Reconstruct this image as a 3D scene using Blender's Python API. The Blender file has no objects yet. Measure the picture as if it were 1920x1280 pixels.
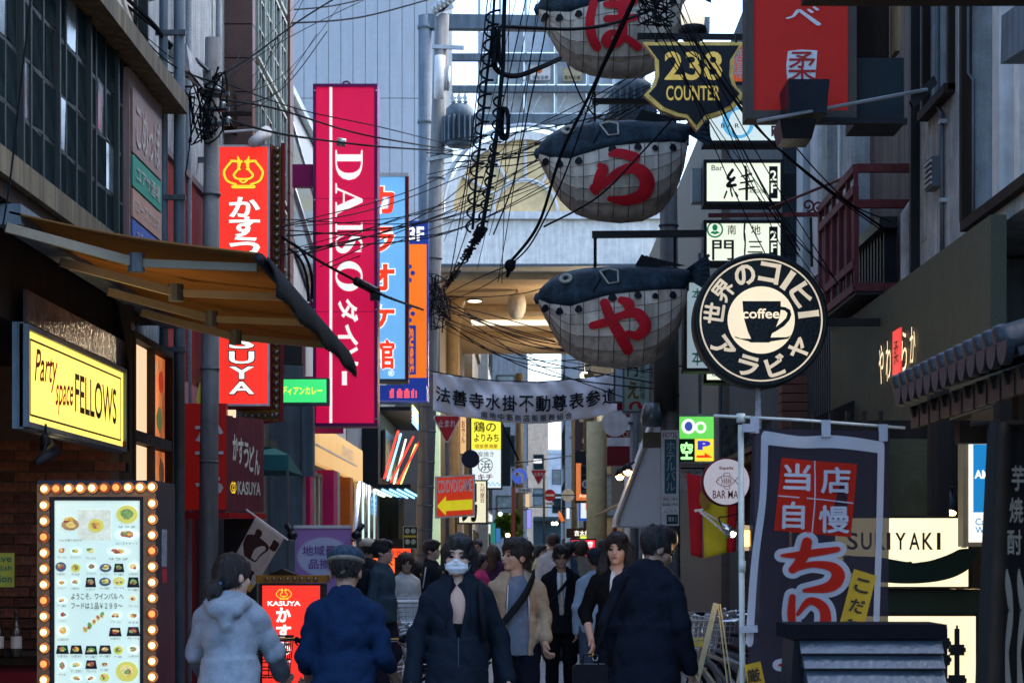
import bpy, bmesh, math, random
import numpy as np
from mathutils import Vector, Matrix
random.seed(7); np.random.seed(7)
R = math.radians
sc = bpy.context.scene
C = sc.collection
# ------------------------------------------------------------------ camera, sky, sun, exposure
K, VX, VY, CZ = 3700.0, 985.0, 1040.0, 1.5      # focal length in photo pixels, vanishing point, eye height
cam = bpy.data.objects.new('camera', bpy.data.cameras.new('camera')); C.objects.link(cam)
cam.location = (0, 0, CZ); cam.rotation_euler = (R(90), 0, 0)
cam.data.sensor_width = 36; cam.data.lens = K*36/1920
cam.data.shift_x = -(VX-960)/1920; cam.data.shift_y = (VY-640)/1920
cam.data.clip_end = 3000; cam.data.clip_start = .1
cam.data.dof.use_dof = True; cam.data.dof.focus_distance = 14; cam.data.dof.aperture_fstop = 8
sc.camera = cam
SUN_EL, SUN_AZ = 42, 75
wd = bpy.data.worlds.new('World'); sc.world = wd; wd.use_nodes = True
nt = wd.node_tree; bg = nt.nodes['Background']
sky = nt.nodes.new('ShaderNodeTexSky'); sky.sky_type = 'NISHITA'; sky.sun_disc = False
sky.sun_elevation = R(SUN_EL); sky.sun_rotation = R(SUN_AZ); sky.air_density = 1.0; sky.dust_density = 2.5; sky.ozone_density = 3.5
nt.links.new(sky.outputs[0], bg.inputs[0]); bg.inputs[1].default_value = .15
sl = bpy.data.lights.new('sun', 'SUN'); sl.energy = .5; sl.angle = R(60); sl.color = (1, .9, .78)
so = bpy.data.objects.new('sun', sl); C.objects.link(so)
_d = Vector((math.sin(R(SUN_AZ))*math.cos(R(SUN_EL)), math.cos(R(SUN_AZ))*math.cos(R(SUN_EL)), math.sin(R(SUN_EL))))
so.rotation_euler = _d.to_track_quat('Z', 'Y').to_euler(); so.location = (0, 0, 40)
sc.view_settings.view_transform = 'Standard'; sc.view_settings.look = 'None'
sc.view_settings.exposure = 2.15; sc.view_settings.gamma = 1; sc.view_settings.use_curve_mapping = False
sc.render.engine = 'CYCLES'; sc.cycles.use_denoising = True; sc.cycles.max_bounces = 5
sc.cycles.diffuse_bounces = 3; sc.cycles.glossy_bounces = 3; sc.cycles.transmission_bounces = 4; sc.cycles.transparent_max_bounces = 8
sc.cycles.caustics_reflective = False; sc.cycles.caustics_refractive = False; sc.cycles.sample_clamp_indirect = 4

# ------------------------------------------------------------------ helpers
def W(px, py, Y): return Vector(((px-VX)*Y/K, Y, CZ+(VY-py)*Y/K))
def X_(px, Y): return (px-VX)*Y/K
def Z_(py, Y): return CZ+(VY-py)*Y/K
MATS = {}
def mat(name, col=None, rough=.6, metal=0., var=.18, scale=5., streak=0., bump=.15, bscale=40., em=None, es=0., spec=.18, trans=0., alpha=1., var2=0., emvar=0., coat=0.):
    if name in MATS: return MATS[name]
    m = bpy.data.materials.new(name); m.use_nodes = True; t = m.node_tree; N = t.nodes; L = t.links
    b = N['Principled BSDF']; tc = N.new('ShaderNodeTexCoord')
    n1 = N.new('ShaderNodeTexNoise'); n1.inputs['Scale'].default_value = scale; n1.inputs['Detail'].default_value = 6; n1.inputs['Roughness'].default_value = .65
    L.new(tc.outputs['Object'], n1.inputs['Vector'])
    r1 = N.new('ShaderNodeValToRGB'); e = r1.color_ramp.elements
    e[0].position, e[1].position = .3, .72
    e[0].color = (*[max(0, c*(1-var)) for c in col], 1); e[1].color = (*[min(1, c*(1+var)) for c in col], 1)
    L.new(n1.outputs[0], r1.inputs[0]); out = r1.outputs[0]
    if streak:
        mp = N.new('ShaderNodeMapping'); mp.inputs['Scale'].default_value = (9, 9, .45); L.new(tc.outputs['Object'], mp.inputs[0])
        n2 = N.new('ShaderNodeTexNoise'); n2.inputs['Scale'].default_value = 1.6; n2.inputs['Detail'].default_value = 5; L.new(mp.outputs[0], n2.inputs['Vector'])
        r2 = N.new('ShaderNodeValToRGB'); r2.color_ramp.elements[0].position = .42; r2.color_ramp.elements[1].position = .7
        r2.color_ramp.elements[0].color = (1-streak,)*3+(1,); r2.color_ramp.elements[1].color = (1, 1, 1, 1)
        L.new(n2.outputs[0], r2.inputs[0])
        mx = N.new('ShaderNodeMix'); mx.data_type = 'RGBA'; mx.blend_type = 'MULTIPLY'; mx.inputs[0].default_value = 1
        L.new(out, mx.inputs[6]); L.new(r2.outputs[0], mx.inputs[7]); out = mx.outputs[2]
    if var2:
        n4 = N.new('ShaderNodeTexNoise'); n4.inputs['Scale'].default_value = 90; n4.inputs['Detail'].default_value = 3; L.new(tc.outputs['Object'], n4.inputs['Vector'])
        r4 = N.new('ShaderNodeMapRange'); r4.inputs[1].default_value = .35; r4.inputs[2].default_value = .65; r4.inputs[3].default_value = 1-var2; r4.inputs[4].default_value = 1+var2
        L.new(n4.outputs[0], r4.inputs[0])
        mx = N.new('ShaderNodeMix'); mx.data_type = 'RGBA'; mx.blend_type = 'MULTIPLY'; mx.inputs[0].default_value = 1
        L.new(out, mx.inputs[6]); L.new(r4.outputs[0], mx.inputs[7]); out = mx.outputs[2]
    L.new(out, b.inputs['Base Color'])
    rr = N.new('ShaderNodeMapRange'); rr.inputs[3].default_value = max(.02, rough*.75); rr.inputs[4].default_value = min(1, rough*1.3)
    L.new(n1.outputs[0], rr.inputs[0]); L.new(rr.outputs[0], b.inputs['Roughness'])
    b.inputs['Metallic'].default_value = metal; b.inputs['Specular IOR Level'].default_value = spec
    if coat: b.inputs['Coat Weight'].default_value = coat; b.inputs['Coat Roughness'].default_value = .1
    if bump:
        n3 = N.new('ShaderNodeTexNoise'); n3.inputs['Scale'].default_value = bscale; n3.inputs['Detail'].default_value = 4; L.new(tc.outputs['Object'], n3.inputs['Vector'])
        bp = N.new('ShaderNodeBump'); bp.inputs['Strength'].default_value = bump; bp.inputs['Distance'].default_value = .02
        L.new(n3.outputs[0], bp.inputs['Height']); L.new(bp.outputs[0], b.inputs['Normal'])
    if em is not None:
        if emvar:
            r5 = N.new('ShaderNodeValToRGB'); r5.color_ramp.elements[0].position, r5.color_ramp.elements[1].position = .3, .75
            r5.color_ramp.elements[0].color = (*[c*(1-emvar) for c in em], 1); r5.color_ramp.elements[1].color = (*em, 1)
            n6 = N.new('ShaderNodeTexNoise'); n6.inputs['Scale'].default_value = 2.2; n6.inputs['Detail'].default_value = 5; m6 = N.new('ShaderNodeMapping'); m6.inputs['Scale'].default_value = (1.6, 1.6, .5); L.new(tc.outputs['Object'], m6.inputs[0]); L.new(m6.outputs[0], n6.inputs['Vector'])
            L.new(n6.outputs[0], r5.inputs[0]); L.new(r5.outputs[0], b.inputs['Emission Color'])
        else: b.inputs['Emission Color'].default_value = (*em, 1)
        b.inputs['Emission Strength'].default_value = es
    if trans: b.inputs['Transmission Weight'].default_value = trans
    if alpha < 1: b.inputs['Alpha'].default_value = alpha
    MATS[name] = m; return m
def lit(name, col=None, es=1., base=None, var=.1):
    if col is None: return MATS[name]
    return mat(name, base or tuple(min(.8, c*.8+.02) for c in col), .35, 0, .05, 3, bump=0, em=col, es=es*.3, emvar=var)
def shader_trans(name, col, tr=.5, clear=0.):
    """thin cloth: diffuse and translucent, a little see-through where the weave is open"""
    m = bpy.data.materials.new(name); m.use_nodes = True; N = m.node_tree.nodes; L = m.node_tree.links; N.clear()
    o = N.new('ShaderNodeOutputMaterial'); d = N.new('ShaderNodeBsdfDiffuse'); t = N.new('ShaderNodeBsdfTranslucent'); mx = N.new('ShaderNodeMixShader')
    tc = N.new('ShaderNodeTexCoord'); n1 = N.new('ShaderNodeTexNoise'); n1.inputs['Scale'].default_value = 7; n1.inputs['Detail'].default_value = 5
    L.new(tc.outputs['Object'], n1.inputs['Vector']); r1 = N.new('ShaderNodeValToRGB')
    r1.color_ramp.elements[0].color = (*[c*.8 for c in col], 1); r1.color_ramp.elements[1].color = (*[min(1, c*1.15) for c in col], 1); L.new(n1.outputs[0], r1.inputs[0])
    L.new(r1.outputs[0], d.inputs[0]); L.new(r1.outputs[0], t.inputs[0]); mx.inputs[0].default_value = tr
    L.new(d.outputs[0], mx.inputs[1]); L.new(t.outputs[0], mx.inputs[2]); last = mx.outputs[0]
    if clear:
        tp = N.new('ShaderNodeBsdfTransparent'); m2 = N.new('ShaderNodeMixShader'); m2.inputs[0].default_value = clear
        L.new(last, m2.inputs[1]); L.new(tp.outputs[0], m2.inputs[2]); last = m2.outputs[0]
    L.new(last, o.inputs[0]); MATS[name] = m; return m

class MB:
    def __init__(s): s.v = []; s.f = []; s.mi = []; s.cur = 0
    def add(s, vs, fs):
        o = len(s.v); s.v += [tuple(p) for p in vs]; s.f += [tuple(i+o for i in f) for f in fs]; s.mi += [s.cur]*len(fs); return s
    def hexa(s, p):   # 4 bottom ccw, 4 top
        return s.add(p, [(3, 2, 1, 0), (4, 5, 6, 7), (0, 1, 5, 4), (1, 2, 6, 5), (2, 3, 7, 6), (3, 0, 4, 7)])
    def box(s, x0, x1, y0, y1, z0, z1):
        if x0 > x1: x0, x1 = x1, x0
        if y0 > y1: y0, y1 = y1, y0
        if z0 > z1: z0, z1 = z1, z0
        return s.hexa([(x0, y0, z0), (x1, y0, z0), (x1, y1, z0), (x0, y1, z0), (x0, y0, z1), (x1, y0, z1), (x1, y1, z1), (x0, y1, z1)])
    def bar(s, a, b, w, h=None, up=(0, 0, 1)):
        h = h or w; a, b = Vector(a), Vector(b); d = (b-a).normalized(); u = Vector(up)
        if abs(d.dot(u)) > .95: u = Vector((0, 1, 0))
        sx = d.cross(u).normalized()*w/2; sz = sx.cross(d).normalized()*h/2
        return s.hexa([a-sx-sz, a+sx-sz, b+sx-sz, b-sx-sz, a-sx+sz, a+sx+sz, b+sx+sz, b-sx+sz])
    def tube(s, pts, r, n=6, cap=True):
        pts = [Vector(p) for p in pts]; m = len(pts); rs = r if isinstance(r, (list, tuple)) else [r]*m
        t0 = (pts[1]-pts[0]).normalized(); u = Vector((0, 0, 1)) if abs(t0.z) < .9 else Vector((1, 0, 0))
        nn = (u-t0*u.dot(t0)).normalized(); vs = []
        for i, p in enumerate(pts):
            a, b = pts[max(0, i-1)], pts[min(m-1, i+1)]; t = (b-a)
            t = t.normalized() if t.length > 1e-9 else t0
            nn = (nn-t*nn.dot(t)); nn = nn.normalized() if nn.length > 1e-6 else t.orthogonal().normalized()
            bb = t.cross(nn)
            for k in range(n):
                a_ = 2*math.pi*k/n; vs.append(p+(nn*math.cos(a_)+bb*math.sin(a_))*rs[i])
        fs = [(i*n+k, i*n+(k+1) % n, (i+1)*n+(k+1) % n, (i+1)*n+k) for i in range(m-1) for k in range(n)]
        if cap: fs += [tuple(range(n-1, -1, -1)), tuple((m-1)*n+k for k in range(n))]
        return s.add(vs, fs)
    def lathe(s, prof, o=(0, 0, 0), n=16, ax='z', cap=True):
        vs = []
        for r, h in prof:
            for k in range(n):
                a = 2*math.pi*k/n; c, d = r*math.cos(a), r*math.sin(a)
                vs.append({'z': (o[0]+c, o[1]+d, o[2]+h), 'y': (o[0]+c, o[1]+h, o[2]-d), 'x': (o[0]+h, o[1]+c, o[2]+d)}[ax])
        m = len(prof); fs = [(i*n+k, i*n+(k+1) % n, (i+1)*n+(k+1) % n, (i+1)*n+k) for i in range(m-1) for k in range(n)]
        if cap: fs += [tuple(range(n-1, -1, -1)), tuple((m-1)*n+k for k in range(n))]
        return s.add(vs, fs)
    def ball(s, c, r, n=10, m=7):
        rx, ry, rz = r if isinstance(r, (tuple, list)) else (r, r, r); vs = [(c[0], c[1], c[2]-rz)]
        for i in range(1, m):
            a = -math.pi/2+math.pi*i/m
            for k in range(n):
                b = 2*math.pi*k/n; vs.append((c[0]+rx*math.cos(a)*math.cos(b), c[1]+ry*math.cos(a)*math.sin(b), c[2]+rz*math.sin(a)))
        vs.append((c[0], c[1], c[2]+rz)); fs = [(0, 1+(k+1) % n, 1+k) for k in range(n)]
        fs += [(1+i*n+k, 1+i*n+(k+1) % n, 1+(i+1)*n+(k+1) % n, 1+(i+1)*n+k) for i in range(m-2) for k in range(n)]
        b0 = 1+(m-2)*n; fs += [(b0+k, b0+(k+1) % n, len(vs)-1) for k in range(n)]
        return s.add(vs, fs)
    def prism(s, poly, f, n0, n1):   # poly in frame (u,v), extruded from n0 (back) to n1 (front)
        m = len(poly); vs = [f.p(u, v, n0) for u, v in poly]+[f.p(u, v, n1) for u, v in poly]
        fs = [tuple(range(m-1, -1, -1)), tuple(range(m, 2*m))]+[(k, (k+1) % m, m+(k+1) % m, m+k) for k in range(m)]
        return s.add(vs, fs)
class Fr:
    """a sign plane: origin, right, up, towards the viewer"""
    def __init__(s, O, U, V, N): s.O, s.U, s.V, s.N = Vector(O), Vector(U), Vector(V), Vector(N)
    def p(s, u, v, n=0): return s.O+s.U*u+s.V*v+s.N*n
def FY(Y): return Fr((0, Y, 0), (1, 0, 0), (0, 0, 1), (0, -1, 0))          # faces the camera; u = x, v = z
def FL(x): return Fr((x, 0, 0), (0, 1, 0), (0, 0, 1), (1, 0, 0))           # on the left-hand side of the street; u = y
def FRt(x): return Fr((x, 0, 0), (0, -1, 0), (0, 0, 1), (-1, 0, 0))        # right-hand side; u = -y
def rp(x0, y0, x1, y1, Y): return (X_(x0, Y), Z_(y1, Y), X_(x1, Y), Z_(y0, Y))
BASE = {}
def base(o):
    return BASE.get(o.name, Vector((0, 0, 0))) if o else Vector((0, 0, 0))
def tag(o, label=None, cat=None, group=None, kind=None):
    if label: o['label'] = label
    if cat: o['category'] = cat
    if group: o['group'] = group
    if kind: o['kind'] = kind
    return o
def thing(name, label, cat, loc=(0, 0, 0), group=None, rz=0):
    o = bpy.data.objects.new(name, None); C.objects.link(o); o.location = loc; o.rotation_euler = (0, 0, rz); o.empty_display_size = .1
    BASE[o.name] = Vector(loc); return tag(o, label, cat, group)
def mesh_of(name, v, f, mats, mi=None, smooth=False):
    me = bpy.data.meshes.new(name); me.from_pydata(v, [], f); me.update()
    for m in (mats if isinstance(mats, (list, tuple)) else [mats]): me.materials.append(m)
    if mi and any(mi): me.polygons.foreach_set('material_index', mi)
    if smooth: me.polygons.foreach_set('use_smooth', [True]*len(f))
    return me
def obj(name, mb, m, parent=None, smooth=False, label=None, fix=True):
    b = base(parent); v = [(p[0]-b.x, p[1]-b.y, p[2]-b.z) for p in mb.v] if parent else mb.v
    me = mesh_of(name, v, mb.f, m, mb.mi, smooth)
    if fix:
        bm = bmesh.new(); bm.from_mesh(me); bmesh.ops.recalc_face_normals(bm, faces=bm.faces); bm.to_mesh(me); bm.free()
    o = bpy.data.objects.new(name, me); C.objects.link(o); o.parent = parent
    BASE[o.name] = b
    if label: o['label'] = label
    return o
def inst(name, me, parent, loc, rot=(0, 0, 0), scale=(1, 1, 1)):
    o = bpy.data.objects.new(name, me); C.objects.link(o); o.parent = parent; o.location = Vector(loc)-base(parent); o.rotation_euler = rot; o.scale = scale; BASE[o.name] = base(parent); return o
def lone(name, mb, m, label, cat, group=None, smooth=False, kind=None):
    return tag(obj(name, mb, m, None, smooth), label, cat, group, kind)
def copy_tree(o, parent=None):
    c = o.copy(); C.objects.link(c); c.parent = parent
    for ch in list(o.children): copy_tree(ch, c)
    return c
def B(x0, x1, y0, y1, z0, z1): return MB().box(x0, x1, y0, y1, z0, z1)
def pbox(x0, y0, x1, y1, Y, dep):    # box whose front face covers a photo rectangle at distance Y
    return B(X_(x0, Y), X_(x1, Y), Y, Y+dep, Z_(y1, Y), Z_(y0, Y))
def frame_mb(f, r, w, n0, n1):       # picture-frame around rect r=(u0,v0,u1,v1)
    u0, v0, u1, v1 = r; m = MB()
    for a in ((u0-w, v0-w, u1+w, v0), (u0-w, v1, u1+w, v1+w), (u0-w, v0, u0, v1), (u1, v0, u1+w, v1)):
        m.prism([(a[0], a[1]), (a[2], a[1]), (a[2], a[3]), (a[0], a[3])], f, n0, n1)
    return m
def rect(f, r, n0, n1): return MB().prism([(r[0], r[1]), (r[2], r[1]), (r[2], r[3]), (r[0], r[3])], f, n0, n1)
# --- lettering
GC = {}; LIFT = {}
def glyphs(body, bold=0, shear=0, sp=1., line=1.):
    k = (body, bold, shear, sp, line)
    if k in GC: return GC[k]
    kj = any(ord(c) >= 0x4e00 for c in body) and bold > .004      # dense characters: thicken by layered copies, not by outline offset
    cu = bpy.data.curves.new('t', 'FONT'); cu.body = body; cu.offset = 0 if kj else bold; cu.shear = shear; cu.resolution_u = 3; cu.align_x = 'CENTER'; cu.space_character = sp; cu.space_line = line
    o = bpy.data.objects.new('t', cu); me = bpy.data.meshes.new_from_object(o)
    v = [tuple(p.co) for p in me.vertices]; f = [tuple(p.vertices) for p in me.polygons]
    bpy.data.objects.remove(o); bpy.data.curves.remove(cu); bpy.data.meshes.remove(me)
    if kj:
        n0 = len(v); v0 = v; f0 = f; v = []; f = []; b_ = bold*.75
        for j, (dx, dy) in enumerate(((0, 0), (b_, 0), (-b_, 0), (0, b_), (0, -b_))): v += [(p[0]+dx, p[1]+dy, 0) for p in v0]; f += [tuple(i+j*n0 for i in q) for q in f0]
        LIFT[k] = np.repeat(np.arange(5)*.0003, n0)
    else: LIFT[k] = np.zeros(len(v))
    a = np.array(v)[:, :2]; lo = a.min(0); hi = a.max(0); a = (a-lo)/np.maximum(hi-lo, 1e-6); GC[k] = (a, f); return GC[k]
def letter(parent, body, f, r, m, n=.004, bold=.0, shear=0, sp=1., line=.9, rot=0, name='lettering', slant=0., fn=None):
    """characters fitted into rect r=(u0,v0,u1,v1) of frame f; rot=1 turns the line clockwise"""
    a, fs = glyphs(body, bold, shear, sp, line); mb = MB()
    if rot == 1: a = np.stack([a[:, 1], 1-a[:, 0]], 1)
    if fn: a = fn(a)
    u = r[0]+(r[2]-r[0])*a[:, 0]; v = r[1]+(r[3]-r[1])*a[:, 1]+slant*(a[:, 0]-.5)
    mb.add([f.p(x, y, n+l) for x, y, l in zip(u, v, LIFT[(body, bold, shear, sp, line)])], fs)
    return obj(name, mb, m, parent, fix=False)
def vert(s): return '\n'.join('｜' if c in 'ー' else c for c in s)
def pletter(parent, body, x0, y0, x1, y1, Y, m, **k): return letter(parent, body, FY(Y), rp(x0, y0, x1, y1, Y), m, **k)
def shape2d(polys):
    cu = bpy.data.curves.new('s', 'CURVE'); cu.dimensions = '2D'; cu.fill_mode = 'BOTH'
    for p in polys:
        s = cu.splines.new('POLY'); s.points.add(len(p)-1); s.use_cyclic_u = True
        for q, (x, y) in zip(s.points, p): q.co = (x, y, 0, 1)
    o = bpy.data.objects.new('s', cu); me = bpy.data.meshes.new_from_object(o)
    v = [(p.co.x, p.co.y) for p in me.vertices]; f = [tuple(p.vertices) for p in me.polygons]
    bpy.data.objects.remove(o); bpy.data.curves.remove(cu); bpy.data.meshes.remove(me); return v, f
def shape(parent, polys, f, r, m, n=.004, name='emblem', rot=0):
    v, fs = shape2d(polys); mb = MB()
    if rot == 1: v = [(y, 1-x) for x, y in v]
    mb.add([f.p(r[0]+(r[2]-r[0])*x, r[1]+(r[3]-r[1])*y, n) for x, y in v], fs); return obj(name, mb, m, parent, fix=False)
def spline(pts, n=6):
    P = [np.array(p, float) for p in pts]
    if len(P) < 3: return [P[0]+(P[-1]-P[0])*t/n for t in range(n+1)]
    out = []
    for i in range(len(P)-1):
        a, b, c, d = P[max(0, i-1)], P[i], P[i+1], P[min(len(P)-1, i+2)]
        for t in np.arange(n)/n: out.append(.5*((2*b)+(-a+c)*t+(2*a-5*b+4*c-d)*t*t+(-a+3*b-3*c+d)*t**3))
    out.append(P[-1]); return out
def ribbon(st, grow=0., n=8):
    """one brush stroke -> (verts2d, faces); control points (x, y, halfwidth)"""
    s = spline(st, n); m = len(s); v = []; f = []
    for i, q in enumerate(s):
        a, b = s[max(0, i-1)], s[min(m-1, i+1)]; t = (b-a)[:2]; t = t/(np.linalg.norm(t)+1e-9); nn = np.array([-t[1], t[0]]); w = max(.004, q[2])+grow
        v += [q[:2]+nn*w*c for c in (-1, -.33, .33, 1)]
    f = [(i*4+k, i*4+k+1, i*4+5+k, i*4+4+k) for i in range(m-1) for k in range(3)]
    for e, sg in ((0, -1), (m-1, 1)):
        q = s[e]; a, b = (s[0], s[1]) if e == 0 else (s[-2], s[-1]); t = (b-a)[:2]; t = t/(np.linalg.norm(t)+1e-9)*sg; nn = np.array([-t[1], t[0]]); w = max(.004, q[2])+grow
        o = len(v); v.append(q[:2]); v += [q[:2]+(t*math.cos(x)+nn*math.sin(x))*w for x in np.linspace(-math.pi/2, math.pi/2, 9)]
        f += [(o, o+1+k, o+2+k) for k in range(8)]
    return v, f
def brush(parent, strokes, f, r, m, n=.004, grow=0., name='brush_character', surf=None):
    mb = MB()
    for i, st in enumerate(strokes):
        v, fs = ribbon(st, grow)
        if surf: mb.add([surf(x, y, n+i*.0015) for x, y in v], fs)
        else: mb.add([f.p(r[0]+(r[2]-r[0])*x, r[1]+(r[3]-r[1])*y, n+i*.0007) for x, y in v], fs)
    return obj(name, mb, m, parent, fix=False)
def circ(cx, cy, rx, ry=None, n=28, a0=0, a1=360):
    ry = rx if ry is None else ry; full = a1-a0 == 360
    return [(cx+rx*math.cos(R(a0+(a1-a0)*k/n)), cy+ry*math.sin(R(a0+(a1-a0)*k/n))) for k in range(n if full else n+1)]
def sag(a, b, s, n=12):
    a, b = Vector(a), Vector(b); return [a.lerp(b, t/n)-Vector((0, 0, s*4*(t/n)*(1-t/n))) for t in range(n+1)]
# ------------------------------------------------------------------ materials shared by many things
m_ash = mat('asphalt', (.075, .08, .085), .85, bump=.4, bscale=120)
m_pave = mat('paving stone', (.33, .345, .35), .55, var=.22, scale=3, bump=.25, bscale=70)
m_cream = mat('cream trim', (.19, .165, .11), .7, streak=.45)
m_frame = mat('dark window frame', (.04, .047, .046), .5, streak=.3)
m_glass = mat('dark window glass', (.014, .024, .028), .35, var=.5, scale=3, bump=.03, bscale=3, spec=0.)
m_glass2 = mat('pale window glass', (.10, .14, .16), .1, var=.4, bump=.03, bscale=3, spec=.6)
m_black = mat('black paint', (.008, .009, .012), .5, spec=.25)
m_rubber = mat('black cable rubber', (.008, .01, .013), .9, bump=0, spec=.05)
m_conc = mat('pole concrete', (.24, .25, .25), .8, streak=.35, bump=.3)
m_steel = mat('grey steel', (.11, .13, .145), .5, .2, streak=.3)
m_steelp = mat('painted blue grey steel', (.14, .19, .23), .5, streak=.35)
m_gal = mat('galvanised metal', (.4, .44, .46), .4, .7)
m_chrome = mat('chrome', (.6, .62, .63), .18, 1., bump=0)
m_white = mat('white paint', (.68, .69, .68), .5, streak=.18)
m_plas = mat('blue white plaster', (.43, .46, .47), .9, var=.3, streak=.3, bump=.5, bscale=60)
m_plasg = mat('grey blue stucco', (.36, .42, .47), .9, streak=.35, bump=.6, bscale=50)
m_brown = mat('brown tile', (.12, .07, .06), .5, scale=9)
m_dkred = mat('dark red panel', (.16, .012, .018), .5)
m_wood = mat('dark wood', (.026, .017, .012), .7, spec=.2, streak=.5)
m_tan = mat('tan ceiling', (.55, .4, .25), .7)
m_stone = mat('brown stone', (.17, .14, .125), .8, streak=.4, bump=.4)
m_redi = mat('oxide red iron', (.17, .045, .05), .6, streak=.35)
m_rib = mat('dark corrugated sheet', (.04, .042, .05), .45, .2)
m_lac = mat('black lacquer', (.01, .012, .016), .22)
m_pink = mat('magenta paint', (.36, .012, .12), .45)
m_pale = mat('pale blue panel', (.36, .41, .46), .55, var=.05, streak=.08)
m_cfac = mat('cream facade', (.8, .78, .72), .7, streak=.2)
m_ochre = mat('ochre glass', (.74, .54, .27), .4)
m_brick = mat('dark brick', (.09, .035, .025), .85, var=.5, scale=14, bump=.5)
m_mort = mat('mortar', (.06, .05, .045), .95)
m_lamp = lit('warm lamp glow', (1, .62, .25), 14)
m_lampw = lit('white lamp glow', (1, .9, .7), 9)
m_off = mat('unlit glass bulb', (.2, .15, .1), .1, bump=0, spec=.8)
# ------------------------------------------------------------------ ground and paving
tag(obj('ground', B(-400, 400, -60, 900, -.6, -.06), m_ash), kind='structure')
road = tag(obj('road', B(-2.75, 2.85, -20, 150, -.2, -.022), mat('joint sand', (.05, .052, .052), .9)), kind='structure')
tag(obj('pavement', MB().box(-4.2, -2.75, -20, 150, -.3, 0).box(2.85, 4.4, -20, 150, -.3, 0), m_pave), kind='structure')
s_ = .335
def slab(mb, x, y, dz): mb.box(x+.006, x+s_-.006, y+.006, y+s_-.006, -.03, dz)
pm = [mesh_of('paver', *(lambda m: (m.v, m.f))(MB().hexa([(.006, .006, -.03), (s_-.006, .006, -.03), (s_-.006, s_-.006, -.03), (.006, s_-.006, -.03), (.012, .012, 0), (s_-.012, .012, 0), (s_-.012, s_-.012, 0), (.012, s_-.012, 0)])), m) for m in
      (m_pave, mat('paving stone light', (.38, .395, .4), .5, scale=3, bump=.25, bscale=70), mat('paving stone dark', (.28, .295, .3), .55, scale=3, bump=.25, bscale=70))]
rest = MB(); cnt = 0
for j in range(0, 130):
    for i in range(16):
        x, y = -2.7+i*s_, 10.5+j*s_
        if 13.2 < y < 22 and -.75 < x < 1.0 and cnt < 170:
            inst('paver', random.choice(pm), road, (x, y, random.uniform(-.003, .002))); cnt += 1
        else: slab(rest, x, y, random.uniform(-.004, .001))
o = obj('paver_field', rest, m_pave, road, fix=False); o['kind'] = 'stuff'

# ------------------------------------------------------------------ generic wall with window grid
def building(name, label, loc, body, wallm, cat='building'):
    t = thing(name, label, cat, loc); obj('wall', body, wallm, t); return t
def window(par, f, r, fw=.05, glass=None, fm=None, cols=1, rows=1, sill=False, name='window', dep=.05):
    g = obj(name, frame_mb(f, r, fw, .0, dep), fm or m_frame, par)
    mb = MB(); u0, v0, u1, v1 = r
    for i in range(1, cols): u = u0+(u1-u0)*i/cols; mb.prism([(u-fw*.35, v0), (u+fw*.35, v0), (u+fw*.35, v1), (u-fw*.35, v1)], f, .004, dep-.008)
    for i in range(1, rows): v = v0+(v1-v0)*i/rows; mb.prism([(u0, v-fw*.3), (u1, v-fw*.3), (u1, v+fw*.3), (u0, v+fw*.3)], f, .006, dep-.012)
    if mb.v: obj('mullion', mb, fm or m_frame, g)
    obj('pane', rect(f, r, .004, .012), glass or m_glass, g)
    if sill: obj('sill', rect(f, (u0-fw, v0-fw-.06, u1+fw, v0-fw-.003), 0, dep+.06), m_cream, g)
    return g

# ===== left 1: building with lattice windows above the bar
L1 = thing('bar_building', 'old two storey building with dark lattice windows and cream ledges above the bar', 'building', (-4.5, 12, 0))
mb = MB(); mb.box(-7, -2.88, 9.6, 15.5, 3.3, 5.0).box(-7, -3.0, 9.6, 15.4, 5.12, 13).box(-7, -3.75, 9.6, 15.5, 0, 3.3).box(-3.75, -2.8, 13.75, 15.5, 0, 2.0)
obj('wall', mb, mat('dim facade', (.05, .05, .046), .8, streak=.3), L1)
obj('ledge', MB().box(-3.0, -2.68, 9.6, 15.5, 3.46, 3.6), m_cream, L1); obj('ledge', MB().box(-3.0, -2.66, 9.6, 15.55, 4.97, 5.11), m_cream, L1)
obj('soffit', B(-3.7, -2.72, 9.6, 15.5, 3.36, 3.455), m_wood, L1)
pane = mesh_of('pane', *(lambda m: (m.v, m.f))(B(0, .012, -.12, .12, -.155, .155)), m_glass)
panel = mesh_of('pane', *(lambda m: (m.v, m.f))(B(0, .012, -.12, .12, -.155, .155)), m_glass2)
sash = mesh_of('sash', *(lambda m: (m.v, m.f))(frame_mb(FL(0), (-.118, -.152, .118, .152), .02, .002, .03)), m_frame)
for i in range(15):
    y = 13.72-.285*i
    inst('mullion', mesh_of('mullion', *(lambda m: (m.v, m.f))(B(0, .075 if i % 3 == 1 else .045, -.016, .016, 0, 1.36)), m_frame), L1, (-2.87, y+.1425, 3.605))
    for k in range(4):
        z = 3.79+k*.34; tilt = random.uniform(-.06, .06)
        a = inst('sash', sash, L1, (-2.86, y, z), (0, random.uniform(-.01, .01), tilt)); inst('pane', panel if random.random() < .1 else pane, a, (-2.845, y, z), (0, random.uniform(-.012, .012), random.uniform(-.05, .05))).location = (.02, 0, 0)
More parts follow.
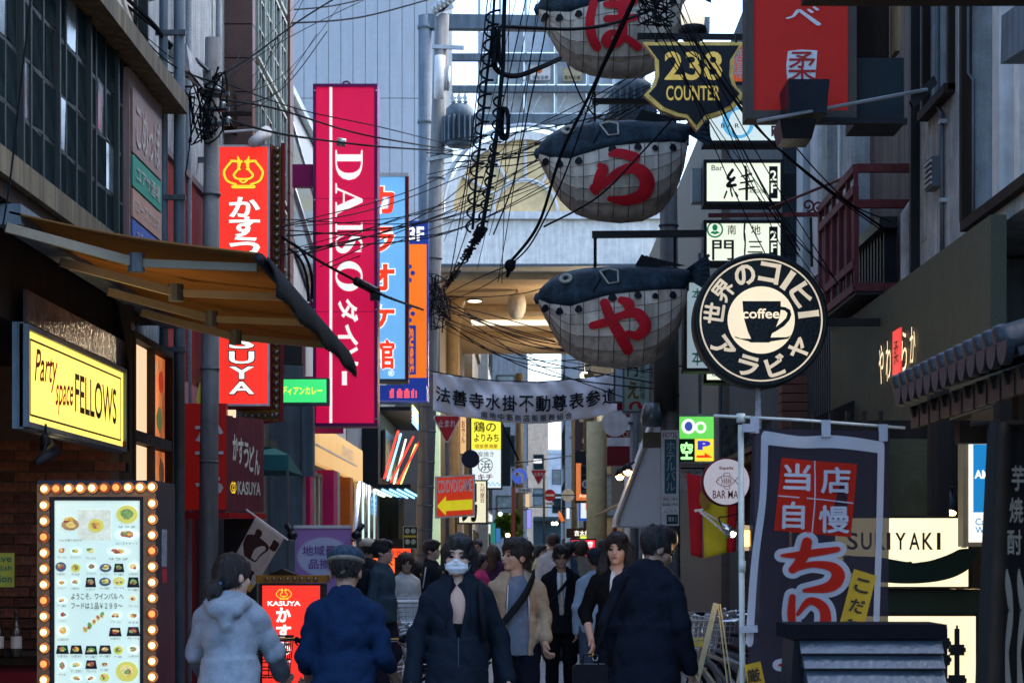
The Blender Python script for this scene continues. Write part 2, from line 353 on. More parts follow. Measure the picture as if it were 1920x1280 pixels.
# colour panels at the far end of the first floor
obj('sign_board', B(-2.87, -2.80, 13.95, 15.2, 3.62, 4.95), mat('pinkish board', (.3, .2, .18), .6, streak=.3), L1)
for z0, z1, c, s in ((4.36, 4.82, (.3, .21, .19), 'こめっぽ'), (4.12, 4.34, (.03, .28, .2), 'ユアサ酒場'), (3.9, 4.1, (.42, .26, .2), 'ロースプロマ'), (3.66, 3.88, (.06, .12, .4), 'ステーキプラン')):
    q = obj('sign_strip', rect(FL(-2.795), (14.0, z0, 15.1, z1), 0, .012), mat('strip%.2f' % z0, c, .55), L1)
    letter(q, s, FL(-2.78), (14.1, z0+.05, 15.0, z1-.05), mat('faded white print', (.45, .42, .42), .7), bold=.01)
# upper storey pale tiles and windows
for k in range(4):
    y = 9.5+k*1.5
    obj('tile_panel', rect(FL(-3.0), (y+.05, 5.2, y+.95, 6.5), .002, .03), mat('cream tile', (.5, .46, .38), .45), L1)
    window(L1, FL(-3.0), (y+1.03, 5.25, y+1.42, 6.4), .03)
obj('drain_pipe', MB().tube([(-2.74, 15.62, 0), (-2.74, 15.62, 9)], .045, 8), m_steelp, L1, True)
obj('drain_pipe', MB().tube([(-2.86, 15.6, 0), (-2.86, 15.6, 9)], .035, 8), m_steelp, L1, True)
for zz in (3.1, 4.3, 5.6): obj('pipe_bracket', B(-2.92, -2.68, 15.56, 15.6, zz, zz+.04), m_steel, L1)
# ground floor: beam over the recess, corner pillar, back wall of bricks
obj('lintel', B(-3.7, -2.86, 9.6, 13.75, 2.8, 3.3), m_wood, L1)
obj('pillar', B(-3.0, -2.74, 13.72, 13.82, 0, 3.25), m_black, L1)
bw = obj('brick_wall', B(-3.74, -2.8, 13.6, 13.72, 0, 2.8), m_mort, L1)
bme = [mesh_of('brick', *(lambda m: (m.v, m.f))(B(.005, .215, -.022, 0, .005, .065)), mm) for mm in (m_brick, mat('dark brick b', (.06, .026, .02), .85, var=.5, scale=14, bump=.5), mat('dark brick c', (.12, .05, .033), .85, var=.5, scale=14, bump=.5))]
for r_ in range(20):
    for c_ in range(5):
        x = -3.74+c_*.22-(.11 if r_ % 2 else 0)
        if x < -3.8 or x > -2.95: continue
        inst('brick', random.choice(bme), bw, (x, 13.6+random.uniform(-.004, .004), .85+r_*.072))
sh = obj('shelf', B(-3.7, -2.95, 12.9, 13.3, .78, .82), m_wood, L1)
obj('counter_front', B(-3.7, -2.95, 12.95, 13.0, 0, .78), m_dkred, L1)
bott = MB().lathe([(.036, 0), (.038, .02), (.038, .17), (.03, .2), (.013, .235), (.013, .29), (.016, .292), (.016, .31)], n=12)
for k, (x, c) in enumerate(((-3.62, (.02, .03, .02)), (-3.5, (.03, .02, .01)), (-3.38, (.05, .05, .04)), (-3.2, (.02, .02, .03)), (-3.08, (.03, .04, .03)))):
    o = thing('bottle', ['dark green bottle at the left end of the bar shelf', 'brown bottle second from left on the bar shelf', 'clear bottle with white label in the middle of the bar shelf', 'black bottle second from right on the bar shelf', 'green bottle at right end of the bar shelf'][k], 'bottle', (x, 13.1, .822), 'bottles on the bar shelf')
    mm = MB(); mm.v = [(p[0]+x, p[1]+13.1, p[2]+.822) for p in bott.v]; mm.f = bott.f; mm.mi = bott.mi
    obj('glass', mm, mat('bottle%d' % k, c, .1, bump=0, spec=.8), o, True); obj('paper_label', MB().lathe([(.0386, .06), (.0386, .14)], (x, 13.1, .822), 12, cap=False), m_white, o, True)
# lit poster window right of the sign
pw = thing('poster_window', 'tall lit shop window with warm panes and a colourful poster beside the yellow sign', 'window', (-2.78, 14.5, 2))
f = FL(-2.78); m_pan = lit('warm pane', (1, .66, .4), .85); m_post = mat('poster print', (.45, .12, .05), .4, var=.9, scale=9, bump=0, em=(.5, .14, .04), es=.45, emvar=.9)
obj('frame', frame_mb(f, (13.85, 1.75, 15.28, 3.02), .05, -.1, .05), m_wood, pw); obj('mullion', rect(f, (14.55, 1.75, 14.61, 3.02), -.05, .04), m_wood, pw); obj('transom', rect(f, (13.85, 2.3, 15.28, 2.38), -.04, .045), m_wood, pw)
for u0, u1, m_ in ((13.86, 14.54, m_pan), (14.62, 15.27, m_post)):
    for v0, v1 in ((1.76, 2.29), (2.39, 3.01)): obj('pane', rect(f, (u0, v0, u1, v1), -.06, -.01), m_, pw)
k_ = 0
for (u, v, w, h, c) in ((14.66, 2.5, .2, .3, (.6, .3, .05)), (14.9, 2.42, .25, .22, (.12, .2, .06)), (14.98, 2.72, .22, .2, (.65, .05, .02)), (14.68, 2.84, .25, .14, (.7, .5, .2)), (14.7, 1.85, .2, .35, (.6, .35, .1)), (15.0, 1.95, .2, .3, (.12, .06, .03))):
    obj('poster_picture', MB().prism([(u+w*(.5+.5*math.cos(a)*random.uniform(.7, 1)), v+h*(.5+.5*math.sin(a)*random.uniform(.7, 1))) for a in np.linspace(0, 6.28, 14)[:-1]], f, -.008, -.006+.001*k_), lit('pp%d' % k_, c, .5, var=.5), pw); k_ += 1

# ===== left 2: stucco wall behind the pole
L2 = thing('stucco_building', 'grey blue stucco building behind the left utility pole', 'building', (-5, 18, 0))
obj('wall', MB().box(-8, -3.2, 15.7, 21, 0, 14), m_plasg, L2)
obj('lower_cladding', B(-3.2, -3.15, 16.5, 20.9, .0, 5.0), m_dkred, L2)
obj('mural', rect(FL(-3.15), (17.8, 2.4, 20.5, 3.1), .002, .015), mat('pink grey mural', (.28, .17, .2), .7, scale=1.2, var=.4), L2)
obj('mural_flower', MB().prism([(19.2+.45*math.cos(a), 2.85+.35*math.sin(a)) for a in np.linspace(0, 6.28, 10)[:-1]], FL(-3.15), .016, .022), mat('mural yellow', (.4, .4, .04), .7), L2)
obj('parapet', B(-3.25, -3.12, 15.7, 21, 5.0, 5.06), m_steelp, L2)
for k, y in enumerate((17.9, 18.4, 20.2)): obj('drain_pipe', MB().tube([(-3.14, y, 0), (-3.14, y, 12)], .03, 8), m_plasg, L2, True)
# corrugated screen beyond the poster window
for k in range(7): obj('corrugation', MB().tube([(-3.1, 15.9+.12*k, 2.5), (-3.1, 15.9+.12*k, 3.6)], .045, 6), m_steelp, L2, True)

# ===== left 3: brown tile building with tall windows
L3 = thing('brown_tile_building', 'tall brown tiled building with narrow vertical windows behind the red signs', 'building', (-5, 22.5, 0))
obj('wall', MB().box(-8, -2.93, 21.05, 24.4, 0, 16), mat('dull olive facade', (.2, .2, .17), .6, streak=.3), L3)
for k in range(22): obj('tile_course', B(-3.6, -2.9, 20.98, 21.2, 3.9+.36*k+.006, 4.26+.36*k-.006), m_brown, L3)
for k in range(16): obj('tile_course', B(-2.93, -2.86, 24.0, 24.36, 3.9+.5*k+.006, 4.4+.5*k-.006), m_brown, L3)
obj('canopy_bracket', MB().bar((-3.2, 20.7, 6.4), (-2.75, 21.9, 5.35), .06, .3).bar((-3.2, 20.6, 6.1), (-2.85, 20.6, 6.1), .04), m_wood, L3)
for i in range(4):
    y0 = 21.35+i*.66
    for k in range(4):
        window(L3, FL(-2.93), (y0, 4.6+k*1.15, y0+.5, 5.6+k*1.15), .035, m_glass2 if (i+k) % 3 == 0 else m_glass, cols=2, rows=3, fm=mat('pale green frame', (.28, .33, .3), .5))
for i in range(2): obj('arch_trim', MB().tube([(-2.87, 22.9+i*.62+.28*math.cos(a), 9.3+.5*math.sin(a)) for a in np.linspace(0, math.pi, 12)], .03, 6), mat('pale green frame', (.28, .33, .3)), L3, True)
obj('shop_wall', B(-3.2, -2.9, 19.0, 20.95, 0, 2.6), mat('grey block wall', (.11, .115, .12), .8), L3)
for k in range(6):
    for j in range(3): obj('wall_block', B(-3.2, -2.885, 19.02+j*.64, 19.02+j*.64+.63, .02+k*.42, .43+k*.42), mat('grey block', (.13, .135, .14), .75), L3)
obj('service_pillar', B(-2.95, -2.55, 22.6, 22.9, 0, 4.2), mat('blue grey cladding', (.16, .2, .22), .6, streak=.3), L3)
obj('meter_box', B(-2.55, -2.42, 22.5, 22.7, 2.4, 3.4), m_steelp, L3)

# ===== left 4: magenta shop
L4 = thing('magenta_shop', 'discount shop with magenta pillars, glass front and cream fascia board', 'building', (-5, 28, 0))
obj('wall', MB().box(-9, -3.0, 24.5, 33, 3.35, 7.3).box(-9, -3.7, 24.5, 33, 0, 3.35), m_pale, L4)
obj('roof_edge', MB().bar((-2.98, 24.5, 7.35), (-2.98, 33, 7.35), .14, .1), m_gal, L4)
obj('stair_rail', MB().tube([(-2.95, 24.6, 7.0), (-2.95, 29, 6.2)], .03, 6).tube([(-2.95, 24.6, 6.2), (-2.95, 29, 5.4)], .05, 6), m_gal, L4, True)
obj('glass_strip', MB().hexa([(-2.99, 24.6, 5.6), (-2.94, 24.6, 5.6), (-2.94, 30, 4.6), (-2.99, 30, 4.6), (-2.99, 24.6, 6.9), (-2.94, 24.6, 6.9), (-2.94, 30, 6.0), (-2.99, 30, 6.0)]), m_glass2, L4)
fas = obj('fascia', rect(FL(-2.82), (24.6, 2.75, 34.2, 3.3), -.1, .0), mat('cream fascia', (.5, .38, .2), .35, em=(.9, .5, .16), es=.16), L4)
obj('fascia_line', rect(FL(-2.82), (24.6, 2.97, 33, 3.0), .002, .008), m_white, L4); letter(fas, 'DAISO', FL(-2.815), (30.3, 3.03, 32.3, 3.2), m_white, bold=.01)
for y, w, m_ in ((25.2, .3, m_pink), (28.3, .55, m_pink), (28.9, .35, m_gal), (31.0, .5, mat('orange pillar', (.42, .11, .015), .4))): obj('pillar', B(-3.0, -2.75, y, y+w, 0, 2.72), m_, L4)
obj('shop_interior', B(-3.6, -3.55, 24.5, 33, 0, 3.3), lit('shop inside', (.6, .45, .36), .6), L4)
for k in range(5):
    window(L4, FL(-2.95), (25.55+k*.55, .1, 25.95+k*.55, 2.6), .05, mat('shop glass', (.14, .15, .15), .08, var=.6, scale=2.5, em=(.5, .45, .42), es=.3, emvar=.9), rows=3, fm=mat('stone mullion', (.17, .165, .15), .6))
window(L4, FL(-2.95), (29.35, .1, 30.85, 2.6), .05, mat('shop glass'), cols=4, rows=2, fm=mat('stone mullion'))
window(L4, FL(-2.95), (31.6, .1, 32.8, 2.6), .05, m_pan, cols=3, rows=1, fm=m_wood)
for k in range(14): # goods seen through the glass
    y = 25.6+random.random()*2.6; obj('goods', rect(FL(-2.936), (y, .9+random.random()*1.4, y+.2, 1.3+random.random()*1.3), .0, .004+.001*k), lit('goods%d' % (k % 5), [(.7, .1, .05), (.1, .3, .8), (.8, .6, .2), (.8, .8, .8), (.1, .5, .2)][k % 5], .35), L4)
obj('magenta_banner', B(-2.95, -2.4, 26.0, 26.06, 3.1, 3.85), m_pink, L4)
# ===== left 5: amusement arcade with neon
L5 = thing('neon_arcade_building', 'amusement arcade building with white columns and blue neon canopy behind the middle pole', 'building', (-5, 38, 0))
obj('wall', MB().box(-9, -3.0, 33.2, 45.5, 3.0, 6.9).box(-9, -3.4, 33.2, 45.5, 0, 3.0), mat('dull blue wall', (.16, .2, .25), .7, streak=.3), L5)
for k in range(9): obj('mirror_strip', MB().tube([(-2.9, 33.6+k*.42, .2), (-2.9, 33.6+k*.42, 2.75)], .12, 8), [m_chrome, lit('pale glow', (.75, 1, .85), .5)][k % 3 == 1], L5, True)
nb = lit('blue neon', (.25, .6, 1), 2.2); nw = lit('mint white neon', (.8, 1, .75), 1.6); nr = lit('red neon', (1, .05, .03), 1.8); ny = lit('yellow neon', (1, .9, .25), 1.3)
can = obj('canopy', MB().box(-3.0, -2.1, 36.2, 42, 2.72, 2.8).box(-3.0, -2.1, 36.2, 42, 4.15, 4.22).box(-3.0, -2.7, 36.2, 42, 2.8, 4.15), m_black, L5)
for k in range(6):
    obj('neon_tube', MB().tube([(-2.9+.14*k, 36.15, 2.7), (-2.9+.14*k, 41.5, 2.7)], .02, 5), nb if k > 1 else nw, L5)
    obj('neon_tube', MB().tube([(-2.08, 36.4, 3.95+.06*k), (-2.08, 41.8, 3.95+.06*k)], .02, 5), [nb, nb, nw, ny, nb, ny][k], L5)
for k in range(6): obj('neon_tube', MB().tube([(-2.6, 36.3+k*.9, 2.9), (-2.2+random.uniform(-.2, .1), 36.5+k*.9, 3.8)], .02, 5), [nr, nb, nr, nw, nr, ny][k], L5)
obj('display_panel', B(-2.68, -2.62, 37, 41, 2.95, 3.85), mat('neon backing', (.04, .06, .05), .1, spec=.8), L5)
obj('gable_sign', MB().prism([(-2.75, 4.3), (-2.1, 4.3), (-2.1, 4.55), (-2.42, 4.75), (-2.75, 4.55)], FY(36.6), -.1, 0), m_steelp, L5)
obj('column', B(-2.1, -1.72, 39.5, 40, 0, 4.6), mat('pale green white column', (.62, .7, .52), .5, em=(.8, 1, .5), es=.1), L5)
obj('column', B(-3.0, -2.75, 42.5, 43, 0, 4.6), m_white, L5)
obj('doorway', B(-3.0, -2.6, 40.5, 42.3, 0, 2.7), m_wood, L5)
rt = obj('roof_truss', MB(), m_gal, L5) if 0 else None
tr = MB()
for k in range(5): tr.tube([(-3+.0*k, 36+k*2, 6.9), (-2.4, 36+k*2, 7.7)], .02, 5).tube([(-2.4, 36+k*2, 6.9), (-2.4, 36+k*2, 7.7)], .02, 5)
for z in (7.0, 7.35, 7.7): tr.tube([(-2.4, 36, z), (-2.4, 44, z)], .02, 5)
obj('roof_railing', tr, m_gal, L5)

# ===== far wall of pale panels
LW = thing('panel_clad_tower', 'windowless tower clad in pale blue vertical panels above the magenta sign', 'building', (-5, 63, 0))
obj('core', B(-16, X_(826, 61)-.05, 61.1, 72, 0, 30), m_steelp, LW)
x = -7.6; pw_ = 23*61/K
for c_ in range(14):
    for z0, z1 in ((0, 8.6), (8.6, 15.6), (15.6, 24)):
        if x+pw_*c_ < X_(815, 61): obj('panel', B(x+pw_*c_+.008, x+pw_*(c_+1)-.008, 61-.03+random.uniform(0, .012), 61.12, z0+.01, z1-.01), m_pale, LW)

# ===== arcade gate over the street
GA = thing('arcade_gate', 'cream arcade gateway spanning the street with a fan window and tan ceiling', 'gateway', (0, 46, 0))
Yg = 46; zs = Z_(500, Yg); zt = Z_(402, Yg); gx0, gx1 = X_(800, Yg), X_(1290, Yg); cx, r_o = X_(985, Yg), 150*Yg/K
obj('beam', B(gx0, gx1, Yg, Yg+1.2, zs, zt), m_cfac, GA)
obj('cornice', B(gx0, gx1, Yg-.12, Yg-.003, zt-.12, zt+.05), m_white, GA); obj('cornice', B(gx0, gx1, Yg-.06, Yg-.003, zs, zs+.06), m_steel, GA)
obj('shoulder', B(gx0, cx-r_o-.05, Yg+.1, Yg+1, zt+.06, zt+.45), m_cfac, GA); obj('shoulder', B(cx+r_o+.05, gx1, Yg+.1, Yg+1, zt+.06, zt+.45), m_cfac, GA)
ring = MB(); n = 28
pts = [(math.cos(a), math.sin(a)) for a in np.linspace(0, math.pi, n)]
for k in range(n-1): ring.prism([(cx+pts[k][0]*r_o*.9, zt+.051+pts[k][1]*r_o*.9), (cx+pts[k][0]*r_o, zt+.051+pts[k][1]*r_o), (cx+pts[k+1][0]*r_o, zt+.051+pts[k+1][1]*r_o), (cx+pts[k+1][0]*r_o*.9, zt+.051+pts[k+1][1]*r_o*.9)], FY(Yg), -.6, .1)
fan = obj('fan_window', ring, m_cfac, GA)
obj('hood', MB().tube([(cx+p[0]*r_o*1.05, Yg-.1, zt+.1+p[1]*r_o*1.05) for p in pts], .05, 6), m_gal, GA, True)
for k in range(6): # fan panes, between the spokes
    a = np.linspace(math.pi*k/6+.02, math.pi*(k+1)/6-.02, 6)
    poly = [(cx+math.cos(t)*r_o*.42, zt+.06+math.sin(t)*r_o*.42) for t in a]+[(cx+math.cos(t)*r_o*.9, zt+.06+math.sin(t)*r_o*.9) for t in a[::-1]]
    obj('pane', MB().prism(poly, FY(Yg), -.3, -.05), m_ochre, fan)
    if k: obj('spoke', MB().tube([(cx+math.cos(math.pi*k/6)*r_o*.42, Yg, zt+.06+math.sin(math.pi*k/6)*r_o*.42), (cx+math.cos(math.pi*k/6)*r_o*.9, Yg, zt+.06+math.sin(math.pi*k/6)*r_o*.9)], .04, 6), m_white, fan)
obj('pane', MB().prism([(cx+math.cos(t)*r_o*.38, zt+.06+math.sin(t)*r_o*.38) for t in np.linspace(0, math.pi, 14)], FY(Yg), -.3, -.05), m_ochre, fan)
obj('inner_arc', MB().tube([(cx+p[0]*r_o*.4, Yg, zt+.06+p[1]*r_o*.4) for p in pts], .045, 6), m_white, fan, True)
obj('ceiling', B(gx0, gx1, Yg+1.3, 66, zs, zs+.3), m_tan, GA)
for yy in (47.0, 53.2, 59.6): obj('ceiling_rib', B(gx0, gx1, yy, yy+1.0, zs-.16, zs-.003), m_tan, GA)
for (px, py) in ((870, 520), (858, 496+66), (890, 563), (884, 588), (1060, 540), (1075, 590), (1100, 540)):
    y_ = (zs-.03-CZ)*K/(VY-py) if py > 505 else 50; p = W(px, py, y_); lt = obj('downlight', MB().lathe([(.2, 0), (.22, .04)], (p.x, y_, zs-.05), 14), m_steel, GA); obj('lamp_disc', MB().lathe([(.17, -.006), (.17, 0)], (p.x, y_, zs-.052), 14), m_lampw, lt)
obj('light_trough', B(X_(884, 57), X_(1075, 57), 56.4, 57.6, zs-.02, zs-.004), lit('trough glow', (1, .88, .66), 1.1), GA)
for s, x0, x1 in ((0, gx0, X_(866, 52)), (1, X_(1215, 52), gx1)):
    obj('side_wall', B(x0-(0 if s else 2.5), x0+.25 if not s else x1+2, Yg+1.3, 66, 0, zs-.005), mat('arcade wall', (.2, .17, .14), .6), GA)
for px in (845, 1235): obj('column', MB().lathe([(.34, 0), (.34, .3), (.24, .34), (.23, zs-.9), (.34, zs-.3), (.4, zs-.02)], (X_(px, 51.5), 51.5, 0), 16), mat('tan column', (.4, .28, .15), .5), GA, True)
dome = W(969, 585, 50); obj('camera_dome', MB().lathe([(.02, .5), (.2, .42), (.24, .2), (.22, .02), (.16, -.12), (.06, -.2)], (dome.x, 50, dome.z), 14).tube([(dome.x, 50, dome.z+.4), (dome.x, 50, zs)], .03), m_cfac, GA, True)

for yy in (49.8, 56.5, 62.5):  # fill lamps added to warm the ceiling, kept behind lanterns and banner
    pl = thing('added_ceiling_fill', 'added warm fill lamp under the %s bay of the arcade ceiling' % {49.8: 'first', 56.5: 'second', 62.5: 'last'}[yy], 'lamp', (1.7, yy, zs-1.6)); obj('globe', MB().ball((1.7, yy, zs-1.6), .13), m_lampw, pl, True); obj('rod', MB().tube([(1.7, yy, zs-1.5), (1.7, yy, zs-.01)], .015), m_steel, pl)
    l = bpy.data.lights.new('added_fill_light', 'POINT'); l.energy = 60; l.color = (1, .78, .5); l.shadow_soft_size = .14; o = bpy.data.objects.new('added_fill_light', l); C.objects.link(o); o.parent = pl; o.location = (0, -.2, -.1)
# ===== right 1: plaster building near
R1 = thing('plaster_building', 'weathered blue white plaster building above the olive sign board on the right', 'building', (4.5, 11, 0))
mb = MB()
mb.box(3.05, 8, 9, 15.25, 3.62, 3.78).box(3.05, 8, 13.6, 14.0, 3.78, 12).box(3.05, 8, 14.0, 14.95, 3.78, 4.85).box(3.05, 8, 14.95, 15.25, 3.78, 12).box(3.35, 8, 9, 13.6, 3.78, 12).box(3.3, 8, 14.0, 14.95, 4.85, 12)
mb.box(3.1, 8, 14.0, 18.6, .0, 3.6).box(3.6, 8, 9, 14.0, 0, 3.62)
obj('wall', mb, m_plas, R1)
f = FRt(3.05)
obj('window_frame', MB().box(2.99, 3.06, 9, 13.58, 3.72, 3.79).box(2.99, 3.06, 13.52, 13.6, 3.79, 12), m_wood, R1)
obj('window_frame', MB().box(3.0, 3.06, 14.0, 14.06, 4.8, 12).box(3.0, 3.06, 14.9, 14.96, 4.85, 12).box(2.97, 3.055, 14.0, 14.96, 4.78, 4.845), m_wood, R1)
obj('pilaster', B(3.1, 3.4, 12.9, 13.1, 3.8, 12), m_white, R1); obj('pilaster', B(3.12, 3.4, 12.45, 12.6, 3.8, 12), m_cfac, R1)
obj('pane', B(3.2, 3.22, 9, 12.45, 3.8, 12), mat('warm dark glass', (.05, .045, .04), .12, spec=.8), R1)
obj('beam', MB().bar((2.9, 9, 4.3), (2.9, 11.7, 4.55), .16, .28), m_steelp, R1)
obj('drain_pipe', MB().tube([(3.3, 15.65, 4.35), (3.12, 15.65, 4.33), (3.03, 15.65, 4.2), (3.03, 15.65, 0)], .055, 10), m_plas, R1, True)
obj('downspout', B(2.98, 3.06, 15.252, 15.32, 0, 11), m_black, R1)
for y, r_ in ((14.3, .018), (13.3, .012)): obj('conduit', MB().tube([(3.02, y, 3.65), (3.02, y, 4.7), (3.02, y+.15, 4.78), (3.02, y+.15, 9)], r_, 6), m_steel, R1, True)
obj('wall_vent', B(2.98, 3.05, 14.45, 14.7, 4.2, 4.42), m_steel, R1)
for k in range(5): obj('vent_slat', B(2.965, 2.98, 14.46, 14.69, 4.22+k*.04, 4.235+k*.04), m_gal, R1)
for z in (4.05, 4.62): obj('pipe_clip', B(3.0, 3.05, 14.26, 14.34, z, z+.03), m_gal, R1)
obj('render_patch', rect(FRt(3.05), (-15.2, 3.9, -14.98, 4.5), .001, .006), mat('patched render', (.3, .32, .32), .9, var=.4), R1)
sb = thing('olive_sign_board', 'long olive brown sign board with slim glowing characters on the right wall', 'sign', (2.95, 15, 3))
obj('board', B(2.9, 3.0, 12.3, 18.7, 2.42, 3.62), mat('olive brown board', (.078, .082, .056), .7, var=.06, var2=.15), sb)
glow = lit('warm letter glow', (1, .72, .4), 1.4); f = FRt(2.9)
for ch, u, v0, v1 in (('や', -15.97, 2.88, 3.2), ('わ', -15.66, 2.88, 3.2), ('ら', -15.0, 2.9, 3.2), ('か', -14.68, 2.93, 3.2)): letter(sb, ch, f, (u-.1, v0, u+.1, v1), glow, bold=-.004, n=.02)
q = obj('red_plaque', rect(f, (-15.5, 2.88, -15.18, 3.25), .004, .016), lit('red plaque', (.8, .05, .04), .8), sb); letter(q, '柔', f, (-15.44, 2.98, -15.24, 3.16), mat('plaque green', (.05, .12, .03)), n=.02)
# dark canopy edge above the frame
lone('dark_eave', MB().box(1.0, 4, 7.0, 7.16, Z_(12, 7.16), Z_(-60, 7)).box(1.1, 1.9, 7.03, 7.1, Z_(18, 7.16), Z_(12, 7.16)-.002), m_wood, 'dark weathered eave edge along the top right corner', 'eave')
# ground floor behind the signs
obj('shop_front', B(2.85, 3.55, 9.0, 12.6, 0, 2.4), mat('brown interior', (.1, .06, .03), .6), R1)
obj('shop_pillar', MB().box(2.55, 2.75, 10.6, 10.75, 0, 2.4).box(2.2, 2.3, 10.7, 10.8, 1.2, 2.4), m_wood, R1)
obj('shop_back', B(1.7, 2.9, 12.6, 12.7, 0, 2.36), m_wood, R1)
obj('shop_screen', B(1.75, 2.45, 11.9, 11.95, 1.3, 2.2), mat('dim olive pane', (.07, .06, .03), .25), R1)
for k in range(5): obj('shop_slat', B(1.72+k*.1, 1.74+k*.1, 11.8, 11.85, .8, 2.36), m_wood, R1)

# ===== right 2: fire-escape building
R2 = thing('fire_escape_building', 'narrow dark building with pale columns and ribbed cladding behind the iron balcony', 'building', (5, 19, 0))
obj('wall', MB().box(3.3, 8, 15.4, 23, 0, 12), m_stone, R2)
for k in range(34): obj('rib', B(3.2, 3.3, 17.6+k*.16, 17.66+k*.16, 2.6, 4.4), m_rib, R2)
obj('rib_cap', B(3.14, 3.3, 17.5, 23, 4.4, 4.5), m_rib, R2)
for y, w, m_ in ((18.9, .5, m_plas), (19.6, .12, m_gal), (20.4, .35, m_plas), (21.1, .5, m_white), (22.2, .5, m_gal)): obj('column', B(3.12, 3.3, y, y+w, 4.5, 11), m_, R2)
for y in (19.75, 20.8, 21.65): window(R2, FRt(3.3), (-y-.5, 4.6, -y, 8.5), .04, m_glass2, cols=2, fm=mat('pale green frame'))
fe = thing('iron_balcony', 'oxide red iron fire escape balcony on the right wall', 'balcony', (3.1, 17, 4))
fx0, fx1, fy0, fy1, fz0, fz1 = 2.78, 3.28, 16.6, 18.6, 3.75, 4.75
mb = MB()
for (a, b) in (((fx0, fy0, fz0), (fx0, fy1, fz0)), ((fx0, fy0, fz1), (fx0, fy1, fz1)), ((fx0, fy0, fz0+.2), (fx0, fy1, fz0+.2)), ((fx0, fy0, fz1-.18), (fx0, fy1, fz1-.18)), ((fx0, fy0, fz1), (fx1, fy0, fz1)), ((fx0, fy0, fz0), (fx1, fy0, fz0)), ((fx0, fy0, fz1-.3), (fx1, fy0, fz1-.3))): mb.bar(a, b, .05, .07)
obj('rail', mb, m_redi, fe)
for k in range(6): y = fy0+k*(fy1-fy0)/5; obj('upright', MB().bar((fx0, y, fz0), (fx0, y, fz1), .035), m_redi, fe)
for k in range(5): y = fy0+k*(fy1-fy0)/5; obj('infill_panel', B(fx0+.02, fx0+.03, y+.02, y+.38, fz0+.24, fz1-.22), mat('dusty red sheet', (.23, .1, .11), .6, streak=.3), fe)
obj('floor_grate', B(fx0, fx1, fy0, fy1, fz0-.06, fz0-.03), m_rib, fe)
# ===== right 3, right 4
R3 = thing('bar_row_building', 'dark bar building with brick pillars and tiled eave behind the round coffee sign', 'building', (5, 26, 0))
obj('wall', MB().box(3.0, 8, 23.05, 29, 0, 9), mat('dark teal wall', (.045, .06, .07), .6, streak=.3), R3)
for k in range(18): obj('brick_course', B(2.6, 2.86, 20.0, 20.3, 1.7+k*.09+.004, 1.7+k*.09+.084), mat('brick red', (.17, .075, .06), .8), R3)
ev = obj('eave', MB().hexa([(2.0, 17.4, 2.42), (2.98, 17.4, 2.52), (2.98, 23.5, 2.52), (2.0, 23.5, 2.42), (2.0, 17.4, 2.47), (2.98, 17.4, 2.9), (2.98, 23.5, 2.9), (2.0, 23.5, 2.47)]), m_black, R3)
for k in range(22): obj('rafter', B(2.02, 2.9, 17.5+k*.27, 17.56+k*.27, 2.35, 2.415), mat('rafter wood', (.14, .085, .045), .6), R3)
obj('plate_beam', B(2.25, 2.33, 17.4, 23.5, 2.2, 2.34), mat('rafter wood'), R3)
obj('upper_panel', B(2.3, 2.9, 23.2, 23.4, 1.9, 3.1), mat('grey carved panel', (.13, .13, .12), .8, var=.7, scale=12), R3)
obj('slat_wall', B(2.55, 3.0, 17.6, 22.9, 0, 2.2), m_wood, R3)
for k in range(7): obj('slat', B(2.3+.09*k, 2.345+.09*k, 17.5, 17.56, 0, 2.2), m_wood, R3)
for k, px in enumerate((1312, 1350)): obj('conduit', MB().tube([(X_(px, 22.9), 22.9, 2.6), (X_(px, 22.9), 22.9, 5)], .02), m_steelp, R3)
R4 = thing('white_shop_building', 'row of white and tan shop fronts past the right pole', 'building', (5, 37, 0))
obj('wall', MB().box(2.9, 8, 29.2, 46, 0, 8.5).box(2.0, 2.9, 38, 46, 2.6, 6.5), mat('tan shop wall', (.15, .13, .105), .6, streak=.2), R4)
obj('pillar', MB().lathe([(.2, 0), (.2, 4.2)], (X_(1118, 40), 40, 0), 14), mat('warm tan pillar', (.5, .37, .18), .5), R4, True)
obj('pillar', MB().lathe([(.14, 0), (.14, 3.2)], (X_(1188, 30), 30, 0), 14), m_white, R4, True)
obj('pillar', B(X_(1208, 31), X_(1219, 31), 31, 31.2, 0, 3), m_white, R4)
for k in range(6): obj('railing_bar', B(X_(1222+k*4, 27), X_(1223.5+k*4, 27), 27, 27.03, .6, 1.9), m_black, R4)
for k in range(10): obj('lit_goods', MB().ball((2.2+random.random()*.5, 38+random.random()*4, 1.2+random.random()*.7), .09), lit('goods glow%d' % (k % 3), [(1, .8, .4), (.9, .3, .1), (.8, .8, .7)][k % 3], .9), R4)
